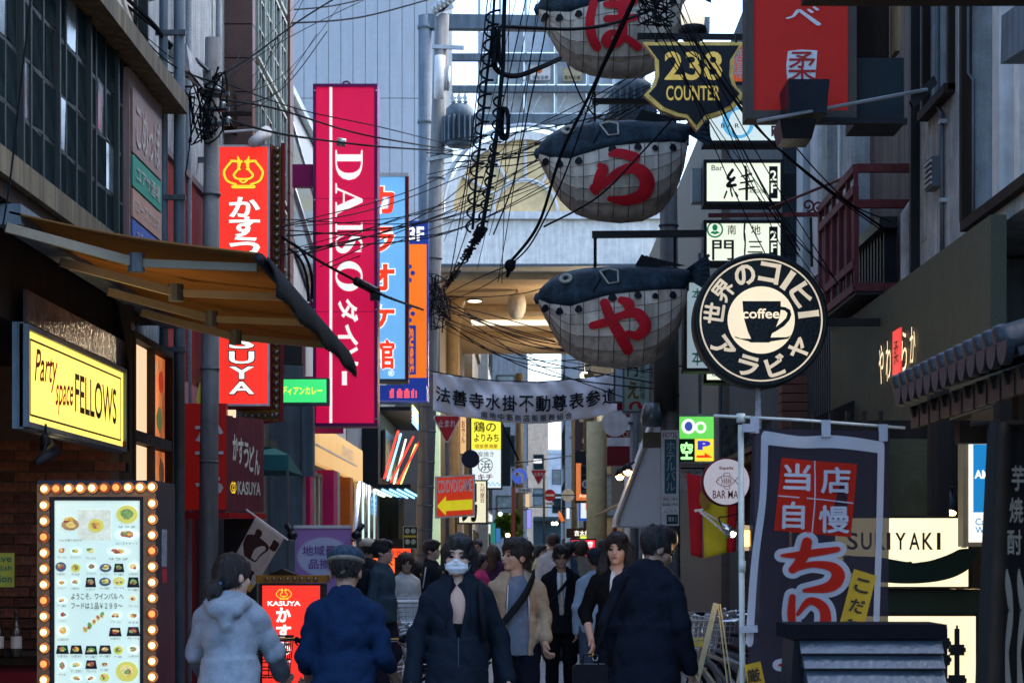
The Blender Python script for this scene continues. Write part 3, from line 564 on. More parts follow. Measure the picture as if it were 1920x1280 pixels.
# shops inside the arcade and the street beyond, each a thing of its own
FAR = [  # px0,px1,top py,Y,depth,side colour lightened in place of haze,label
 (X_(866, 66)-3, X_(885, 66), 640, 66.5, 8, (.3, .26, .2), 'tan corner building just behind the arcade gate on the left'),
 (X_(880, 78)-4, X_(915, 78), 560, 78, 10, (.4, .4, .36), 'pale office block seen beneath the arcade ceiling at left'),
 (X_(905, 95)-4, X_(988, 95), 560, 95, 12, (.2, .23, .26), 'dark grey office block with air conditioners above the banner'),
 (X_(985, 170)-8, X_(1028, 170), 770, 170, 15, (.6, .46, .34), 'sunlit peach office block with square windows far down the street'),
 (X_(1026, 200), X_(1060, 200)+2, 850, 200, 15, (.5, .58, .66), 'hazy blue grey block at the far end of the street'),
 (X_(1060, 100), X_(1200, 100), 600, 100, 12, (.24, .29, .34), 'slate grey building beyond the arcade on the right'),
 (X_(1108, 70), X_(1250, 70), 560, 70, 10, (.25, .18, .1), 'brown corner shop building just behind the arcade gate on the right')]
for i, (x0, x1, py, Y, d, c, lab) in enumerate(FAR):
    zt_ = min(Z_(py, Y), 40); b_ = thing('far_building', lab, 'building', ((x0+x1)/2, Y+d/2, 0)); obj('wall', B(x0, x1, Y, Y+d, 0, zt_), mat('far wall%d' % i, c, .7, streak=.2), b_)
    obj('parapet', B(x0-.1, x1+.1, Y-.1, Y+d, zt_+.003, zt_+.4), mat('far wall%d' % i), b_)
    nx = max(2, int((x1-x0)/1.6)); nz = max(2, int(zt_/2.9))
    for a in range(nx):
        for k in range(1, nz):
            wx = x0+(a+.5)*(x1-x0)/nx; window(b_, FY(Y), (wx-.4, k*2.9, wx+.4, k*2.9+1.4), .06, m_glass2 if (a+k) % 2 else m_glass)
    s_in = x1 if x1 < 1 else x0
    for a in range(3):
        for k in range(0, min(4, nz)):
            f_ = FL(x1) if x1 < 1 else FRt(x0); u = Y+1+a*2.4
            u0, u1 = (u, u+1.5) if x1 < 1 else (-u-1.5, -u)
            window(b_, f_, (u0, .4+k*2.9, u1, 2.3+k*2.9), .06, [lit('far shop glow', (1, .75, .4), .8), m_glass2][min(1, k)])
opp = thing('sky_blocking_facade', 'added unseen dark facade behind the viewer blocking low sky light', 'building', (0, -20, 0)); obj('wall', B(-40, 40, -30, -17, 0, 6.5), mat('added facade wall', (.07, .075, .08), .8), opp)  # unseen block added to keep low sky light and its reflections out
# street-end canopy, dark
lone('dark_street_canopy', MB().box(X_(1000, 120), X_(1085, 120), 120, 128, Z_(975, 120), Z_(968, 120)).box(X_(1000, 120), X_(1085, 120), 121, 121.2, 0, Z_(976, 120)).box(X_(998, 118), X_(1090, 118), 118, 119, Z_(930, 118), Z_(925, 118)), mat('dark teal canopy', (.03, .06, .075), .6), 'dark canopy closing the far end of the street', 'canopy')
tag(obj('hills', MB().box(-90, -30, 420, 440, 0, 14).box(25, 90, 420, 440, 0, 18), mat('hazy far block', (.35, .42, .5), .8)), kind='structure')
# ===== steel frame billboard tower above the gate
ST = thing('steel_frame_tower', 'pale steel framed rooftop structure with glazed decks behind the power lines', 'tower', (0, 80, 14))
Yt = 80; mb = MB()
for (y0, y1) in ((100, 113), (160, 172), (213, 232)): obj('girder', pbox(842, y0, 1210, y1, Yt-.3, .3), m_steelp, ST)
for px in (842, 896, 935, 983, 1040, 1100, 1150, 1205): obj('post', pbox(px, -60, px+5, 250, Yt, .3), m_gal, ST)
for k in range(6): obj('brace', MB().bar(W(935+48*k, 235, Yt+.1), W(983+48*k, 150, Yt+.1), .05), m_gal, ST)
tg = mat('milky glazing', (.5, .58, .64), .25, var=.15)
for k, (x0, x1) in enumerate(((901, 934), (940, 982), (988, 1039), (1045, 1099), (1105, 1149), (1155, 1204))):
    obj('pane', pbox(x0, 60, x1, 98, Yt+.4, .05), tg, ST); obj('pane', pbox(x0, 115, x1, 158, Yt+.4, .05), tg, ST); obj('pane', pbox(x0, 175, x1, 212, Yt+.4, .05), mat('milky glazing b', (.62, .66, .66), .3), ST)
sp_ = obj('notice_panel', pbox(995, 122, 1032, 150, Yt-.1, .1), m_white, ST); obj('notice_mark', MB().prism([(X_(1012, Yt)+.11*dx, Z_(135, Yt)+.11*dz) for dx, dz in ((-1, 0), (0, -1), (1, 0), (0, 1))], FY(Yt-.1), .005, .02), mat('orange mark', (.7, .12, .02)), sp_)
pletter(sp_, '受電設備', 998, 142, 1028, 149, Yt-.1, m_black, n=.02)
sp2 = obj('notice_panel', pbox(1056, 128, 1090, 152, Yt-.1, .1), mat('tan board', (.4, .33, .2)), ST); pletter(sp2, '電気設備', 1058, 142, 1088, 150, Yt-.1, m_black, n=.02)
# ------------------------------------------------------------------ awning over the bar
AW = thing('awning', 'brown canvas folding awning with black valance over the bar front', 'awning', (-2.1, 12.8, 3.1))
ax0, ax1, az0, az1, ay0, ay1 = -2.72, -1.4, 3.30, 3.07, 10.4, 15.2
mb = MB(); n, m = 14, 24; vs = []
for j in range(m+1):
    for i in range(n+1):
        t = i/n; y = ay0+(ay1-ay0)*j/m; vs.append((ax0+(ax1-ax0)*t, y, az0+(az1-az0)*t-.03*math.sin(t*math.pi)+.008*math.sin(y*9+t*3)+.006*math.sin(y*3.1)))
k0 = len(vs); vs += [(a, b, c+.012) for a, b, c in vs]
fs = []
for j in range(m):
    for i in range(n):
        q = (j*(n+1)+i, j*(n+1)+i+1, (j+1)*(n+1)+i+1, (j+1)*(n+1)+i); fs += [q, tuple(k0+x for x in q[::-1])]
fs += [(i, i+1, k0+i+1, k0+i) for i in range(n)]
mb.add(vs, fs); obj('canvas', mb, shader_trans('brown canvas', (.2, .1, .035), .2), AW, True)
obj('front_bar', MB().tube([(ax1, ay0-.02, az1-.01), (ax1, ay1, az1-.01)], .03, 8), m_black, AW, True)
obj('roller_case', B(-2.79, -2.66, ay0, ay1, 3.24, 3.35), m_steelp, AW)
mb = MB(); vs = []; m = 60
for j in range(m+1):
    y = ay0+(ay1-ay0)*j/m; dp = .2+.005*math.sin(y*5)+random.uniform(-.006, .006)
    for i in range(6):
        t = i/5; vs.append((ax1+.045+.012*math.sin(y*4.2)*t+.05*math.sin(t*2), y+(.04*t if j == 0 else 0), az1-dp*t-.0))
fs = [(j*6+i, j*6+i+1, j*6+7+i, j*6+6+i) for j in range(m) for i in range(5)]
mb.add(vs, fs); o = obj('valance', mb, mat('black valance cloth', (.016, .02, .022), .8, scale=12, var=.5, streak=.3, spec=.05), AW, True); s_ = o.modifiers.new('solid', 'SOLIDIFY'); s_.thickness = .008
mb = MB()
for j in range(70):
    y = ay0+.05+(ay1-ay0-.1)*j/70; z = az1-.2+.012*math.sin(y*5); mb.add([(ax1+.09, y, z+.02), (ax1+.09, y+.035, z+.02), (ax1+.095, y+.02, z-random.uniform(.02, .06))], [(0, 1, 2)])
o = obj('fringe', mb, mat('black valance cloth'), AW); o['kind'] = 'stuff'
m_arm = mat('awning arm paint', (.2, .18, .13), .45)
for k, y in enumerate((10.5, 11.7, 13.0, 14.1)):
    a, b, c = Vector((-2.7, y-.25, 3.2)), Vector((-2.08, y+.05, 3.06)), Vector((-1.43, y+.0+(.35 if k == 3 else .02), 3.03))
    arm = obj('folding_arm', MB().bar(a, b, .032, .05), m_arm, AW); obj('forearm', MB().bar(b, c, .03, .042), m_arm, arm); obj('elbow_joint', MB().lathe([(.045, -.05), (.045, .05)], b, 10), m_steel, arm)
# ------------------------------------------------------------------ yellow light box
S = thing('yellow_sign', 'yellow lit sign with red script and serif letters on the bar front', 'sign', (-2.75, 12.3, 2.5))
obj('case', B(-2.84, -2.78, 10.92, 13.63, 2.2, 2.79), m_steelp, S)
f = FL(-2.78); m_y = lit('yellow light box', (1, .74, .12), 1.25, var=.08); fy = [10.95, 2.24, 13.6, 2.75]
obj('face', rect(f, fy, 0, .008), m_y, S); obj('case_rim', frame_mb(f, fy, .03, -.02, .03), m_steelp, S)
obj('border_line', frame_mb(f, (11.05, 2.29, 13.5, 2.70), .012, .009, .011), m_black, S)
m_rs = mat('red script', (.35, .015, .012), .5); m_ms = mat('maroon letters', (.05, .008, .012), .5)
letter(S, 'Party', f, (11.13, 2.44, 11.68, 2.68), m_rs, n=.012, bold=.012, shear=.3, slant=.03); letter(S, 'space', f, (11.62, 2.34, 12.08, 2.52), m_rs, n=.013, bold=.012, shear=.3, slant=.03)
letter(S, 'FELLOWS', f, (12.13, 2.38, 13.36, 2.62), m_ms, n=.012, bold=.012, sp=.95)
obj('hanging_strip', B(-2.8, -2.78, 11.0, 13.7, 2.8, 2.98), mat('reflective strip', (.12, .1, .1), .15, var=.7, scale=4), S)
# ------------------------------------------------------------------ menu light box with bulbs
S = thing('menu_lightbox', 'tall lit food menu box framed with glowing round bulbs', 'menu board', (-2.4, 11.3, 0))
mx0, mx1 = X_(70, 11), X_(291, 11); zt = Z_(900, 11)
m_brz = mat('bronze bulb frame', (.22, .13, .07), .4, .6)
obj('case', B(mx0, mx1, 11.0, 11.62, 0, zt), mat('dark purple case', (.035, .035, .05), .45), S)
obj('bulb_frame', frame_mb(FY(11), (X_(94, 11), .1, X_(270, 11), Z_(931, 11)), .068, .0, .02), m_brz, S); obj('black_mat', frame_mb(FY(11), (X_(103, 11), .15, X_(263, 11), Z_(938, 11)), .026, .0, .014), m_black, S)
fr_ = rp(103, 938, 263, 1440, 11); obj('menu_panel', rect(FY(11), (fr_[0], .15, fr_[2], fr_[3]), 0, .008), lit('menu light', (.72, .9, .76), .42, var=.12), S)
bm_on = mesh_of('bulb', *(lambda m: (m.v, m.f))(MB().ball((0, 0, 0), (.018, .02, .018), 10, 7)), lit('bulb glow', (1, .5, .16), 5, var=0), smooth=True)
bm_off = mesh_of('bulb', *(lambda m: (m.v, m.f))(MB().ball((0, 0, 0), (.019, .022, .019), 10, 7)), mat('dim bulb', (.5, .14, .05), .2, em=(1, .22, .05), es=.5, bump=0), smooth=True)
cup = mesh_of('socket', *(lambda m: (m.v, m.f))(MB().lathe([(.03, 0), (.034, -.012), (.026, -.012), (.022, -.002)], n=12, ax='y')), m_brz, smooth=True)
offs = {(0, 1), (0, 5), (0, 6), (1, 3), (1, 7), (1, 11), (2, 4), (2, 8)}
def bulb(px, py, key):
    p = W(px, py, 10.975); inst('socket', cup, S, (p.x, 10.985, p.z)); inst('bulb', bm_off if key in offs else bm_on, S, (p.x, 10.955, p.z))
for k in range(10): bulb(84+k*22.4, 916-k*.4, (0, k))
for k in range(1, 17): bulb(83, 917+k*29.7, (1, k)); bulb(286, 914+k*29.5, (2, k))
m_ink = mat('menu ink', (.02, .03, .03), .5)
pletter(S, 'ようこそ、ワインバル へ', 134, 1111, 232, 1123, 10.99, m_ink, bold=.01); pletter(S, 'フードは１品￥２９９〜', 134, 1129, 230, 1141, 10.99, m_ink, bold=.01)
foods = [(.35, .1, .06), (.1, .22, .05), (.55, .4, .1), (.3, .18, .08), (.55, .3, .05), (.6, .5, .2), (.25, .05, .04), (.15, .25, .08)]
def dish(px, py, w, h, kind, sub=True):
    c = W(px, py, 10.99); hw, hh = w/2*10.99/K, h/2*10.99/K; f = FY(10.99)
    o = None
    pm_ = {'w': mat('white plate', (.7, .8, .78), .4, em=(.55, .7, .65), es=.2), 'k': mat('slate plate', (.015, .02, .025), .4), 'b': mat('blue plate', (.12, .18, .25), .4), 'n': None, 'y': mat('yellow dish', (.5, .45, .1), .5, em=(.6, .6, .1), es=.15)}[kind]
    if kind == 'k': poly = [(c.x-hw, c.z-hh), (c.x+hw, c.z-hh), (c.x+hw*.75, c.z+hh), (c.x-hw*.75, c.z+hh)]
    else: poly = circ(c.x, c.z, hw, hh, 18)
    if pm_: o = obj('dish_picture', MB().prism(poly, f, -.003, .002), pm_, S)
    col = random.choice(foods)
    poly = [(c.x+hw*.62*math.cos(a)*random.uniform(.7, 1.1), c.z+hh*.62*math.sin(a)*random.uniform(.7, 1.1)+hh*.1) for a in np.linspace(0, 6.28, 12)[:-1]]
    o2 = obj('food_picture', MB().prism(poly, f, -.002, .004), mat('food%d' % foods.index(col), col, .6, var=.7, scale=60, em=col, es=.18, bump=0), o or S)
    for t in range(3): gc = random.choice(foods); gx, gz = c.x+random.uniform(-.4, .4)*hw, c.z+random.uniform(-.3, .45)*hh; obj('garnish', MB().prism([(gx+hw*.3*math.cos(a)*random.uniform(.6, 1.2), gz+hh*.3*math.sin(a)*random.uniform(.6, 1.2)) for a in np.linspace(0, 6.28, 8)[:-1]], f, -.001, .005+.0006*t), mat('food%d' % foods.index(gc), gc, .6, var=.7, scale=60, em=gc, es=.18, bump=0), o2)
    if sub: pletter(S, random.choice(['ハムの盛り合わせ', 'ローストビーフ', 'チーズ盛り', 'アヒージョ', 'サラダ']), px-w*.42, py+h*.62, px+w*.42, py+h*.62+4.5, 10.99, m_ink, name='caption')
for row in [(132, 985, 52, 40, 'n'), (238, 964, 40, 34, 'y'), (238, 1002, 48, 22, 'w'), (116, 1032, 20, 16, 'n'), (142, 1033, 22, 14, 'w'), (170, 1032, 22, 18, 'n'), (222, 1034, 44, 18, 'w'),
            (114, 1062, 20, 18, 'b'), (142, 1064, 18, 16, 'y'), (172, 1062, 20, 16, 'w'), (198, 1064, 22, 16, 'b'), (223, 1064, 20, 16, 'k'), (250, 1062, 22, 18, 'w'),
            (116, 1092, 18, 12, 'w'), (141, 1090, 18, 16, 'w'), (170, 1091, 20, 18, 'k'), (197, 1090, 22, 16, 'b'), (223, 1089, 22, 16, 'y'), (250, 1091, 23, 19, 'k'), (116, 1125, 20, 12, 'w'), (250, 1122, 20, 18, 'n'),
            (118, 1152, 18, 14, 'w'), (118, 1182, 26, 22, 'w'), (217, 1153, 22, 16, 'w'), (250, 1154, 22, 16, 'w'), (216, 1184, 24, 16, 'k'), (250, 1183, 25, 17, 'k'),
            (117, 1217, 24, 16, 'k'), (143, 1217, 24, 16, 'k'), (171, 1218, 24, 16, 'k'), (197, 1217, 24, 16, 'k'), (222, 1218, 18, 16, 'y'), (250, 1217, 24, 16, 'w'), (117, 1248, 16, 22, 'w'), (143, 1246, 24, 14, 'w'), (171, 1245, 22, 16, 'k'), (196, 1245, 18, 12, 'n'), (238, 1258, 42, 38, 'y'), (143, 1271, 22, 14, 'w'), (170, 1271, 18, 12, 'w'), (196, 1269, 18, 16, 'y')]: dish(*row)
f = FY(10.99)
for k in range(5): dish(160+k*8, 1180-k*7, 13, 20, 'n', False)
obj('photo_panel', rect(f, rp(146, 955, 208, 1012, 10.99), -.003, .001), mat('cheese photo', (.5, .5, .42), .5, var=.4, scale=25, em=(.5, .55, .45), es=.2), S); dish(180, 985, 30, 26, 'y', False); dish(130, 975, 34, 22, 'n', False)
for (z, h, c) in ((Z_(1028, 11), .22, (.3, .32, .36)), (Z_(1078, 11), .09, (.5, .03, .06))): obj('sticker', B(mx1, mx1+.004, 11.2, 11.34, z-h/2, z+h/2), mat('sticker%.1f' % h, c, .4, var=.5, scale=30), S)
# paper note on the brick wall, spot lamps
S = thing('paper_note', 'yellow handwritten paper note on the dark brick wall at the left edge', 'note', (-3.3, 11.6, 1.4))
obj('sheet', rect(FY(11.5), rp(-30, 1036, 27, 1100, 11.5), -.004, 0), mat('yellow paper', (.5, .42, .05), .7), S)
for k, s_ in enumerate(('Have', 'English', 'ration')): pletter(S, s_, -22, 1040+k*19, 22, 1053+k*19, 11.5, mat('green marker', (.03, .12, .08)), n=.003, bold=.01)
obj('backing_post', B(-3.2, -3.1, 11.52, 11.6, 0, 2.2), m_wood, S)
def spot(x, y, z, label, aim, e=18, col=(1, .6, .28), rad=.03):
    S = thing('spot_lamp', label, 'lamp', (x, y, z)); d = Vector(aim).normalized()
    a = Vector((x, y, z)); obj('housing', MB().tube([a-d*.1, a-d*.02, a+d*.06], [rad*.6, rad*1.1, rad*1.4], 10), m_black, S, True); obj('stem', MB().tube([a-d*.05, a+Vector((0, 0, .1))], .008), m_black, S)
    obj('bulb', MB().ball(tuple(a+d*.05), rad*1.05), m_lamp, S, True)
    l = bpy.data.lights.new('spot_light', 'SPOT'); l.energy = e; l.color = col; l.spot_size = R(110); l.spot_blend = .6; l.shadow_soft_size = rad
    o = bpy.data.objects.new('spot_light', l); C.objects.link(o); o.parent = S; o.location = d*.13; o.rotation_euler = (-d).to_track_quat('Z', 'Y').to_euler(); return S
p = W(90, 852, 11.05); spot(p.x, 11.05, p.z, 'small glowing spot lamp under the yellow sign', (.5, .75, .5), 11)
p = W(86, 828, 11.3); spot(p.x, 11.3, p.z, 'second small warm spot lamp just above the first under the yellow sign', (-.15, .9, -.3), 5)

# ------------------------------------------------------------------ utility poles
def pole(label, p0, p1, Y, r0, r1, m_=None, z0=0.):
    b = W(*p0, Y); t = W(*p1, Y); x0 = b.x+(t.x-b.x)*(0-b.z)/(t.z-b.z); x1 = t.x
    S = thing('utility_pole', label, 'pole', (x0, Y, 0)); obj('shaft', MB().tube([(x0, Y, 0), ((x0+x1)/2, Y, t.z/2), (x1, Y, t.z)], [r0, (r0+r1)/2, r1], 16), m_ or m_conc, S, True); return S, Vector((x0, Y, 0)), Vector((x1, Y, t.z))
def bands(S, a, b, r, zs, col=None):
    for z in zs:
        t = z/b.z; p = a.lerp(b, t); obj('band', MB().lathe([(r+.004, -.012), (r+.008, 0), (r+.004, .012)], p, 16), col or m_steel, S, True)
P1, a, b = pole('left concrete utility pole carrying the street lamp and a tangle of wires', (391, 1000), (398, 72), 17, .092, .062)
bands(P1, a, b, .078, (1.3, 2.3, 3.1, 4.6)); bands(P1, a, b, .068, (5.2, 5.45, 5.6))
q = W(398, 250, 17)
for k in range(3): obj('crossarm', MB().bar(W(375, 178+k*28, 16.9), W(430, 176+k*28, 16.9), .035), m_steel, P1)
for k in range(6): obj('insulator', MB().lathe([(.012, 0), (.03, .01), (.02, .03), (.03, .04), (.012, .06)], W(378+10*k, 176+28*(k % 3), 16.86), 8), m_gal, P1, True)
obj('terminal_box', pbox(380, 130, 396, 168, 16.8, .1), m_conc, P1)
SL = thing('street_lamp', 'grey box street lamp hanging off the left pole among cables', 'street lamp', tuple(W(345, 118, 16)))
c = W(346, 118, 16.2); mb = MB().hexa([(c.x-.1, 16.0, c.z-.02), (c.x+.08, 16.0, c.z-.12), (c.x+.11, 16.5, c.z-.14), (c.x-.06, 16.5, c.z-.04), (c.x-.09, 16.0, c.z+.12), (c.x+.05, 16.0, c.z+.1), (c.x+.1, 16.5, c.z+.0), (c.x-.05, 16.5, c.z+.08)])
obj('housing', mb, mat('weathered lamp housing', (.35, .36, .36), .5, var=.5, scale=10), SL); obj('lens', MB().hexa([(c.x-.06, 15.99, c.z-.05), (c.x+.06, 15.99, c.z-.12), (c.x+.09, 16.4, c.z-.16), (c.x-.03, 16.4, c.z-.07), (c.x-.06, 16.0, c.z-.03), (c.x+.06, 16.0, c.z-.1), (c.x+.09, 16.4, c.z-.14), (c.x-.03, 16.4, c.z-.05)]), mat('rusty lens', (.3, .16, .1), .3), SL)
obj('arm', MB().tube([c+Vector((.08, .1, .05)), W(398, 140, 17)], .018), m_steel, SL)
# middle pole (leans) and the smooth steel column with the beam
P2, a, b = pole('leaning concrete pole with transformer in the middle of the street scene', (795, 1000), (829, 28), 32, .14, .115)
bands(P2, a, b, .135, (1.0, 1.5, 1.9, 2.3, 2.6, 3.0, 3.5, 3.9, 4.4, 5.2, 6.3, 7.6)); yb = B(0, 0, 0, 0, 0, 0)
obj('warning_wrap', MB().lathe([(.146, .55), (.144, 1.25)], (a.x, 32, 0), 16, cap=False), mat('yellow black wrap', (.5, .4, .03), .5), P2, True)
for k, (x0, y0, x1, y1) in enumerate(((818, 30, 860, -10), (812, 25, 850, 12), (810, 88, 870, 90), (800, 300, 850, 290))): obj('crossarm', MB().bar(W(x0, y0, 31.9), W(x1, y1, 31.9), .06), m_gal, P2)
for k in range(7): obj('insulator', MB().lathe([(.02, 0), (.06, .03), (.04, .08), (.06, .1), (.02, .16)], W(815+k*7, 26-k*5, 31.85), 8), m_gal, P2, True)
obj('cable_cover', MB().tube([W(825, 105, 31.7), W(823, 185, 31.7)], .085, 10), m_white, P2, True); obj('cable_cover', MB().tube([W(841, 125, 31.7), W(838, 170, 31.7)], .04, 10), m_gal, P2, True)
def transformer(par, px, py, w, h, Y, label):
    c = W(px, py+h/2, Y); r = w/2*Y/K; H = h*Y/K; S = thing('transformer', label, 'transformer', tuple(c))
    obj('tank', MB().lathe([(r*.75, 0), (r*.85, .04), (r*.85, H*.7), (r*.92, H*.72), (r*.88, H*.9), (r*.6, H)], c, 18), m_steelp, S, True)
    for k in range(20):
        t = 2*math.pi*k/20; p = c+Vector((math.cos(t)*r*.85, math.sin(t)*r*.85, .06)); q = c+Vector((math.cos(t)*r*1.05, math.sin(t)*r*1.05, .06)); obj('cooling_fin', MB().bar((p+q)/2, (p+q)/2+Vector((0, 0, H*.6)), .02, .12, (math.cos(t), math.sin(t), 0)), m_steelp, S)
    for k in range(3): obj('bushing', MB().lathe([(.02, 0), (.05, .03), (.03, .06), (.05, .09), (.02, .16)], c+Vector((r*(-.4+.4*k), -.1, H)), 8), m_gal, S, True)
    obj('bracket', MB().bar(c+Vector((-r*1.4, .2, .1)), c+Vector((r*1.0, .2, .1)), .06), m_steel, S)
transformer(P2, 862, 236, 58, 78, 31.8, 'finned grey transformer hung on the leaning middle pole')
P3, a, b = pole('smooth painted steel column left of the leaning pole holding the overhead beam', (797, 1000), (797, 30), 33.5, .115, .115, m_steelp)
obj('flange', MB().lathe([(.13, 0), (.13, .06)], W(797, 55, 33.5), 16), m_steelp, P3, True); obj('flange', MB().lathe([(.13, 0), (.13, .06)], W(797, 232, 33.5), 16), m_steelp, P3, True)
obj('beam', MB().bar(W(797, 42, 33.5), W(1330, 48, 33.5), .2, .24), m_steelp, P3)
P4, a, b = pole('grey concrete pole behind the blowfish lanterns carrying the hotel plate', (1257, 1000), (1252, 120), 21, .108, .09)
bands(P4, a, b, .1, (1.6, 2.0, 3.2, 4.3, 5.0))
obj('flared_guard', MB().lathe([(.12, 0), (.13, .5), (.1, .75)], W(1247, 770, 20.9), 14), mat('dark wrap', (.05, .055, .055), .6), P4, True)
transformer(P4, 1187, 190, 75, 80, 24, 'large dark finned transformer between the two upper blowfish lanterns')
obj('junction_box', pbox(1206, 810, 1240, 838, 20.8, .15), mat('olive box', (.1, .095, .06), .6), P4); obj('meter', MB().lathe([(.1, 0), (.12, .1), (.09, .25)], W(1222, 800, 20.8), 12), m_glass2, P4, True)
hp = thing('hotel_plate', 'tall narrow hotel plate with phone number strapped to the right pole', 'sign', tuple(W(1256, 985, 20.7)))
obj('plate', pbox(1240, 806, 1273, 985, 20.75, .03), m_white, hp); fY = 20.75
obj('blue_field', rect(FY(fY), rp(1246, 823, 1268, 925, fY), 0, .004), mat('teal field', (.03, .1, .13), .4), hp); obj('dark_field', rect(FY(fY), rp(1250, 964, 1271, 982, fY), 0, .004), mat('dark green field', (.01, .04, .04), .4), hp)
m_mr = mat('dull maroon', (.2, .04, .07)); pletter(hp, 'HOTEL', 1243, 810, 1270, 820, fY, m_mr, bold=.01); pletter(hp, vert('ホテルバル'), 1249, 828, 1266, 920, fY, mat('pale print', (.35, .42, .42)), n=.006)
pletter(hp, '電話ご案内', 1243, 932, 1271, 938, fY, m_mr); pletter(hp, '06-6631-9151', 1242, 942, 1271, 948, fY, m_black, bold=.01); pletter(hp, '↓こちら', 1245, 954, 1268, 961, fY, m_mr); pletter(hp, '難波１', 1253, 968, 1269, 977, fY, m_white, n=.006)

# ------------------------------------------------------------------ projecting signs, left
m_wl = lit('white letter', (1, .97, .9), .9, var=0); m_bk = mat('ink black', (.01, .01, .012), .4)
COW = [[(.2, .8, .025), (.05, .55, .025), (.12, .3, .025), (.32, .2, .025)], [(.8, .8, .025), (.95, .55, .025), (.88, .3, .025), (.68, .2, .025)], [(.26, .13, .045), (.74, .13, .045)], [(.22, .84, .03), (.45, .82, .035)], [(.37, .96, .01), (.4, .8, .04), (.38, .62, .025), (.28, .46, .025), (.34, .36, .025), (.5, .34, .025), (.66, .36, .025), (.72, .46, .025), (.62, .62, .025), (.6, .8, .04), (.63, .96, .01)], [(.55, .82, .035), (.78, .84, .03)], [(.42, .3, .02), (.5, .24, .02), (.58, .3, .02)], [(.41, .62, .02), (.42, .6, .02)], [(.58, .62, .02), (.59, .6, .02)]]
m_yl = lit('yellow emblem', (1, .62, .03), .8, var=0)
KS = thing('red_udon_sign', 'tall red lit udon restaurant sign with bulb border and cow emblem', 'sign', tuple(W(465, 770, 19)))
Y = 19.0; red1 = lit('red light box', (1, .035, .02), .8, var=.3)
obj('bulb_board', MB().prism([(X_(408, Y), Z_(768, Y)), (X_(450, Y), Z_(768, Y)), (X_(455, Y), Z_(782, Y)), (X_(476, Y), Z_(805, Y)), (X_(482, Y), Z_(788, Y)), (X_(525, Y), Z_(788, Y)), (X_(528, Y), Z_(270, Y)), (X_(408, Y), Z_(270, Y))], FY(Y), -.22, -.1), mat('ochre bulb board', (.28, .15, .02), .5, streak=.3), KS)
obj('edge_trim', MB().tube([W(531, 269, Y+.1), W(527, 790, Y+.1), W(484, 791, Y+.1)], .022, 6), m_dkred, KS); obj('edge_trim', MB().tube([W(506, 272, Y+.08), W(506, 766, Y+.08)], .03, 6), m_dkred, KS)
obj('case', pbox(409, 271, 508, 765, Y, .2), m_dkred, KS); obj('white_rim', frame_mb(FY(Y), rp(412, 276, 502, 757, Y), .02, .0, .014), m_white, KS)
obj('face', rect(FY(Y), rp(412, 276, 502, 757, Y), 0, .01), red1, KS)
bl = mesh_of('sign_bulb', *(lambda m: (m.v, m.f))(MB().ball((0, 0, 0), .03, 8, 6)), mat('smoked bulb', (.08, .06, .04), .12, spec=.9, bump=0), smooth=True)
for k in range(35): p = W(519-.16*k*.3, 281+k*14.6, Y+.08); inst('sign_bulb', bl, KS, (p.x, Y+.08, p.z))
for k in range(5): p = W(460+k*12.5, 779, Y+.08); inst('sign_bulb', bl, KS, (p.x, Y+.08, p.z))
fK = FY(Y-.012); rc_ = rp(417, 292, 497, 360, Y)
brush(KS, COW, fK, rc_, m_bk, .001, .012); brush(KS, COW, fK, rc_, m_yl, .01, .004)
for k, ch in enumerate('かすうどん'):
    r_ = rp(430, 370+k*37, 488, 408+k*37, Y); letter(KS, ch, fK, r_, m_bk, n=.002, bold=.045); letter(KS, ch, fK, r_, m_wl, n=.006, bold=.03)
for k, ch in enumerate('KASUYA'):
    r_ = rp(430, 574+k*28.3, 477, 597+k*28.3, Y); letter(KS, ch, fK, (r_[0]-.01, r_[1]-.01, r_[2]+.01, r_[3]+.01), m_bk, n=.002, bold=.05); letter(KS, ch, fK, r_, m_wl, n=.006, bold=.02)
obj('bracket', MB().bar(W(408, 300, Y+.3), W(330, 300, Y+.3), .05).bar(W(408, 700, Y+.3), W(330, 700, Y+.3), .05), m_steel, KS)
FC = thing('security_camera', 'white bullet camera on an arm above the red udon sign', 'camera', tuple(W(480, 262, 18.9)))
obj('body', MB().tube([W(474, 268, 18.8), W(500, 247, 19.1)], [.05, .06], 10), m_white, FC, True); obj('arm', MB().tube([W(421, 248, 19), W(490, 243, 19)], .012), m_white, FC)
# --- magenta sign
DS = thing('magenta_sign', 'huge magenta vertical sign with white serif letters turned sideways', 'sign', tuple(W(648, 800, 23)))
Y = 23.0; mag = lit('magenta light box', (.82, .0, .075), .5, var=.3); pur = mat('purple sign edge', (.2, .01, .12), .4)
obj('case', pbox(587, 158, 708, 799, Y, .35), pur, DS); obj('face', rect(FY(Y), rp(593, 164, 702, 793, Y), 0, .006), mag, DS)
obj('rim', frame_mb(FY(Y), rp(593, 164, 702, 793, Y), .036, 0, .03), pur, DS); m_wd = lit('sign white', (1, .97, .9), .62, var=.05)
obj('white_line', rect(FY(Y), rp(618, 164, 623, 793, Y), .007, .012), m_wd, DS)
obj('lifting_eye', MB().tube([(X_(648, Y)+.05*math.cos(t), Y+.1, Z_(157, Y)+.05*math.sin(t)) for t in np.linspace(0, 6.28, 12)], .012), m_steel, DS)
for py in (330, 590): obj('bracket_panel', pbox(548, py-22, 586, py+20, Y+.1, .12), m_pink, DS)
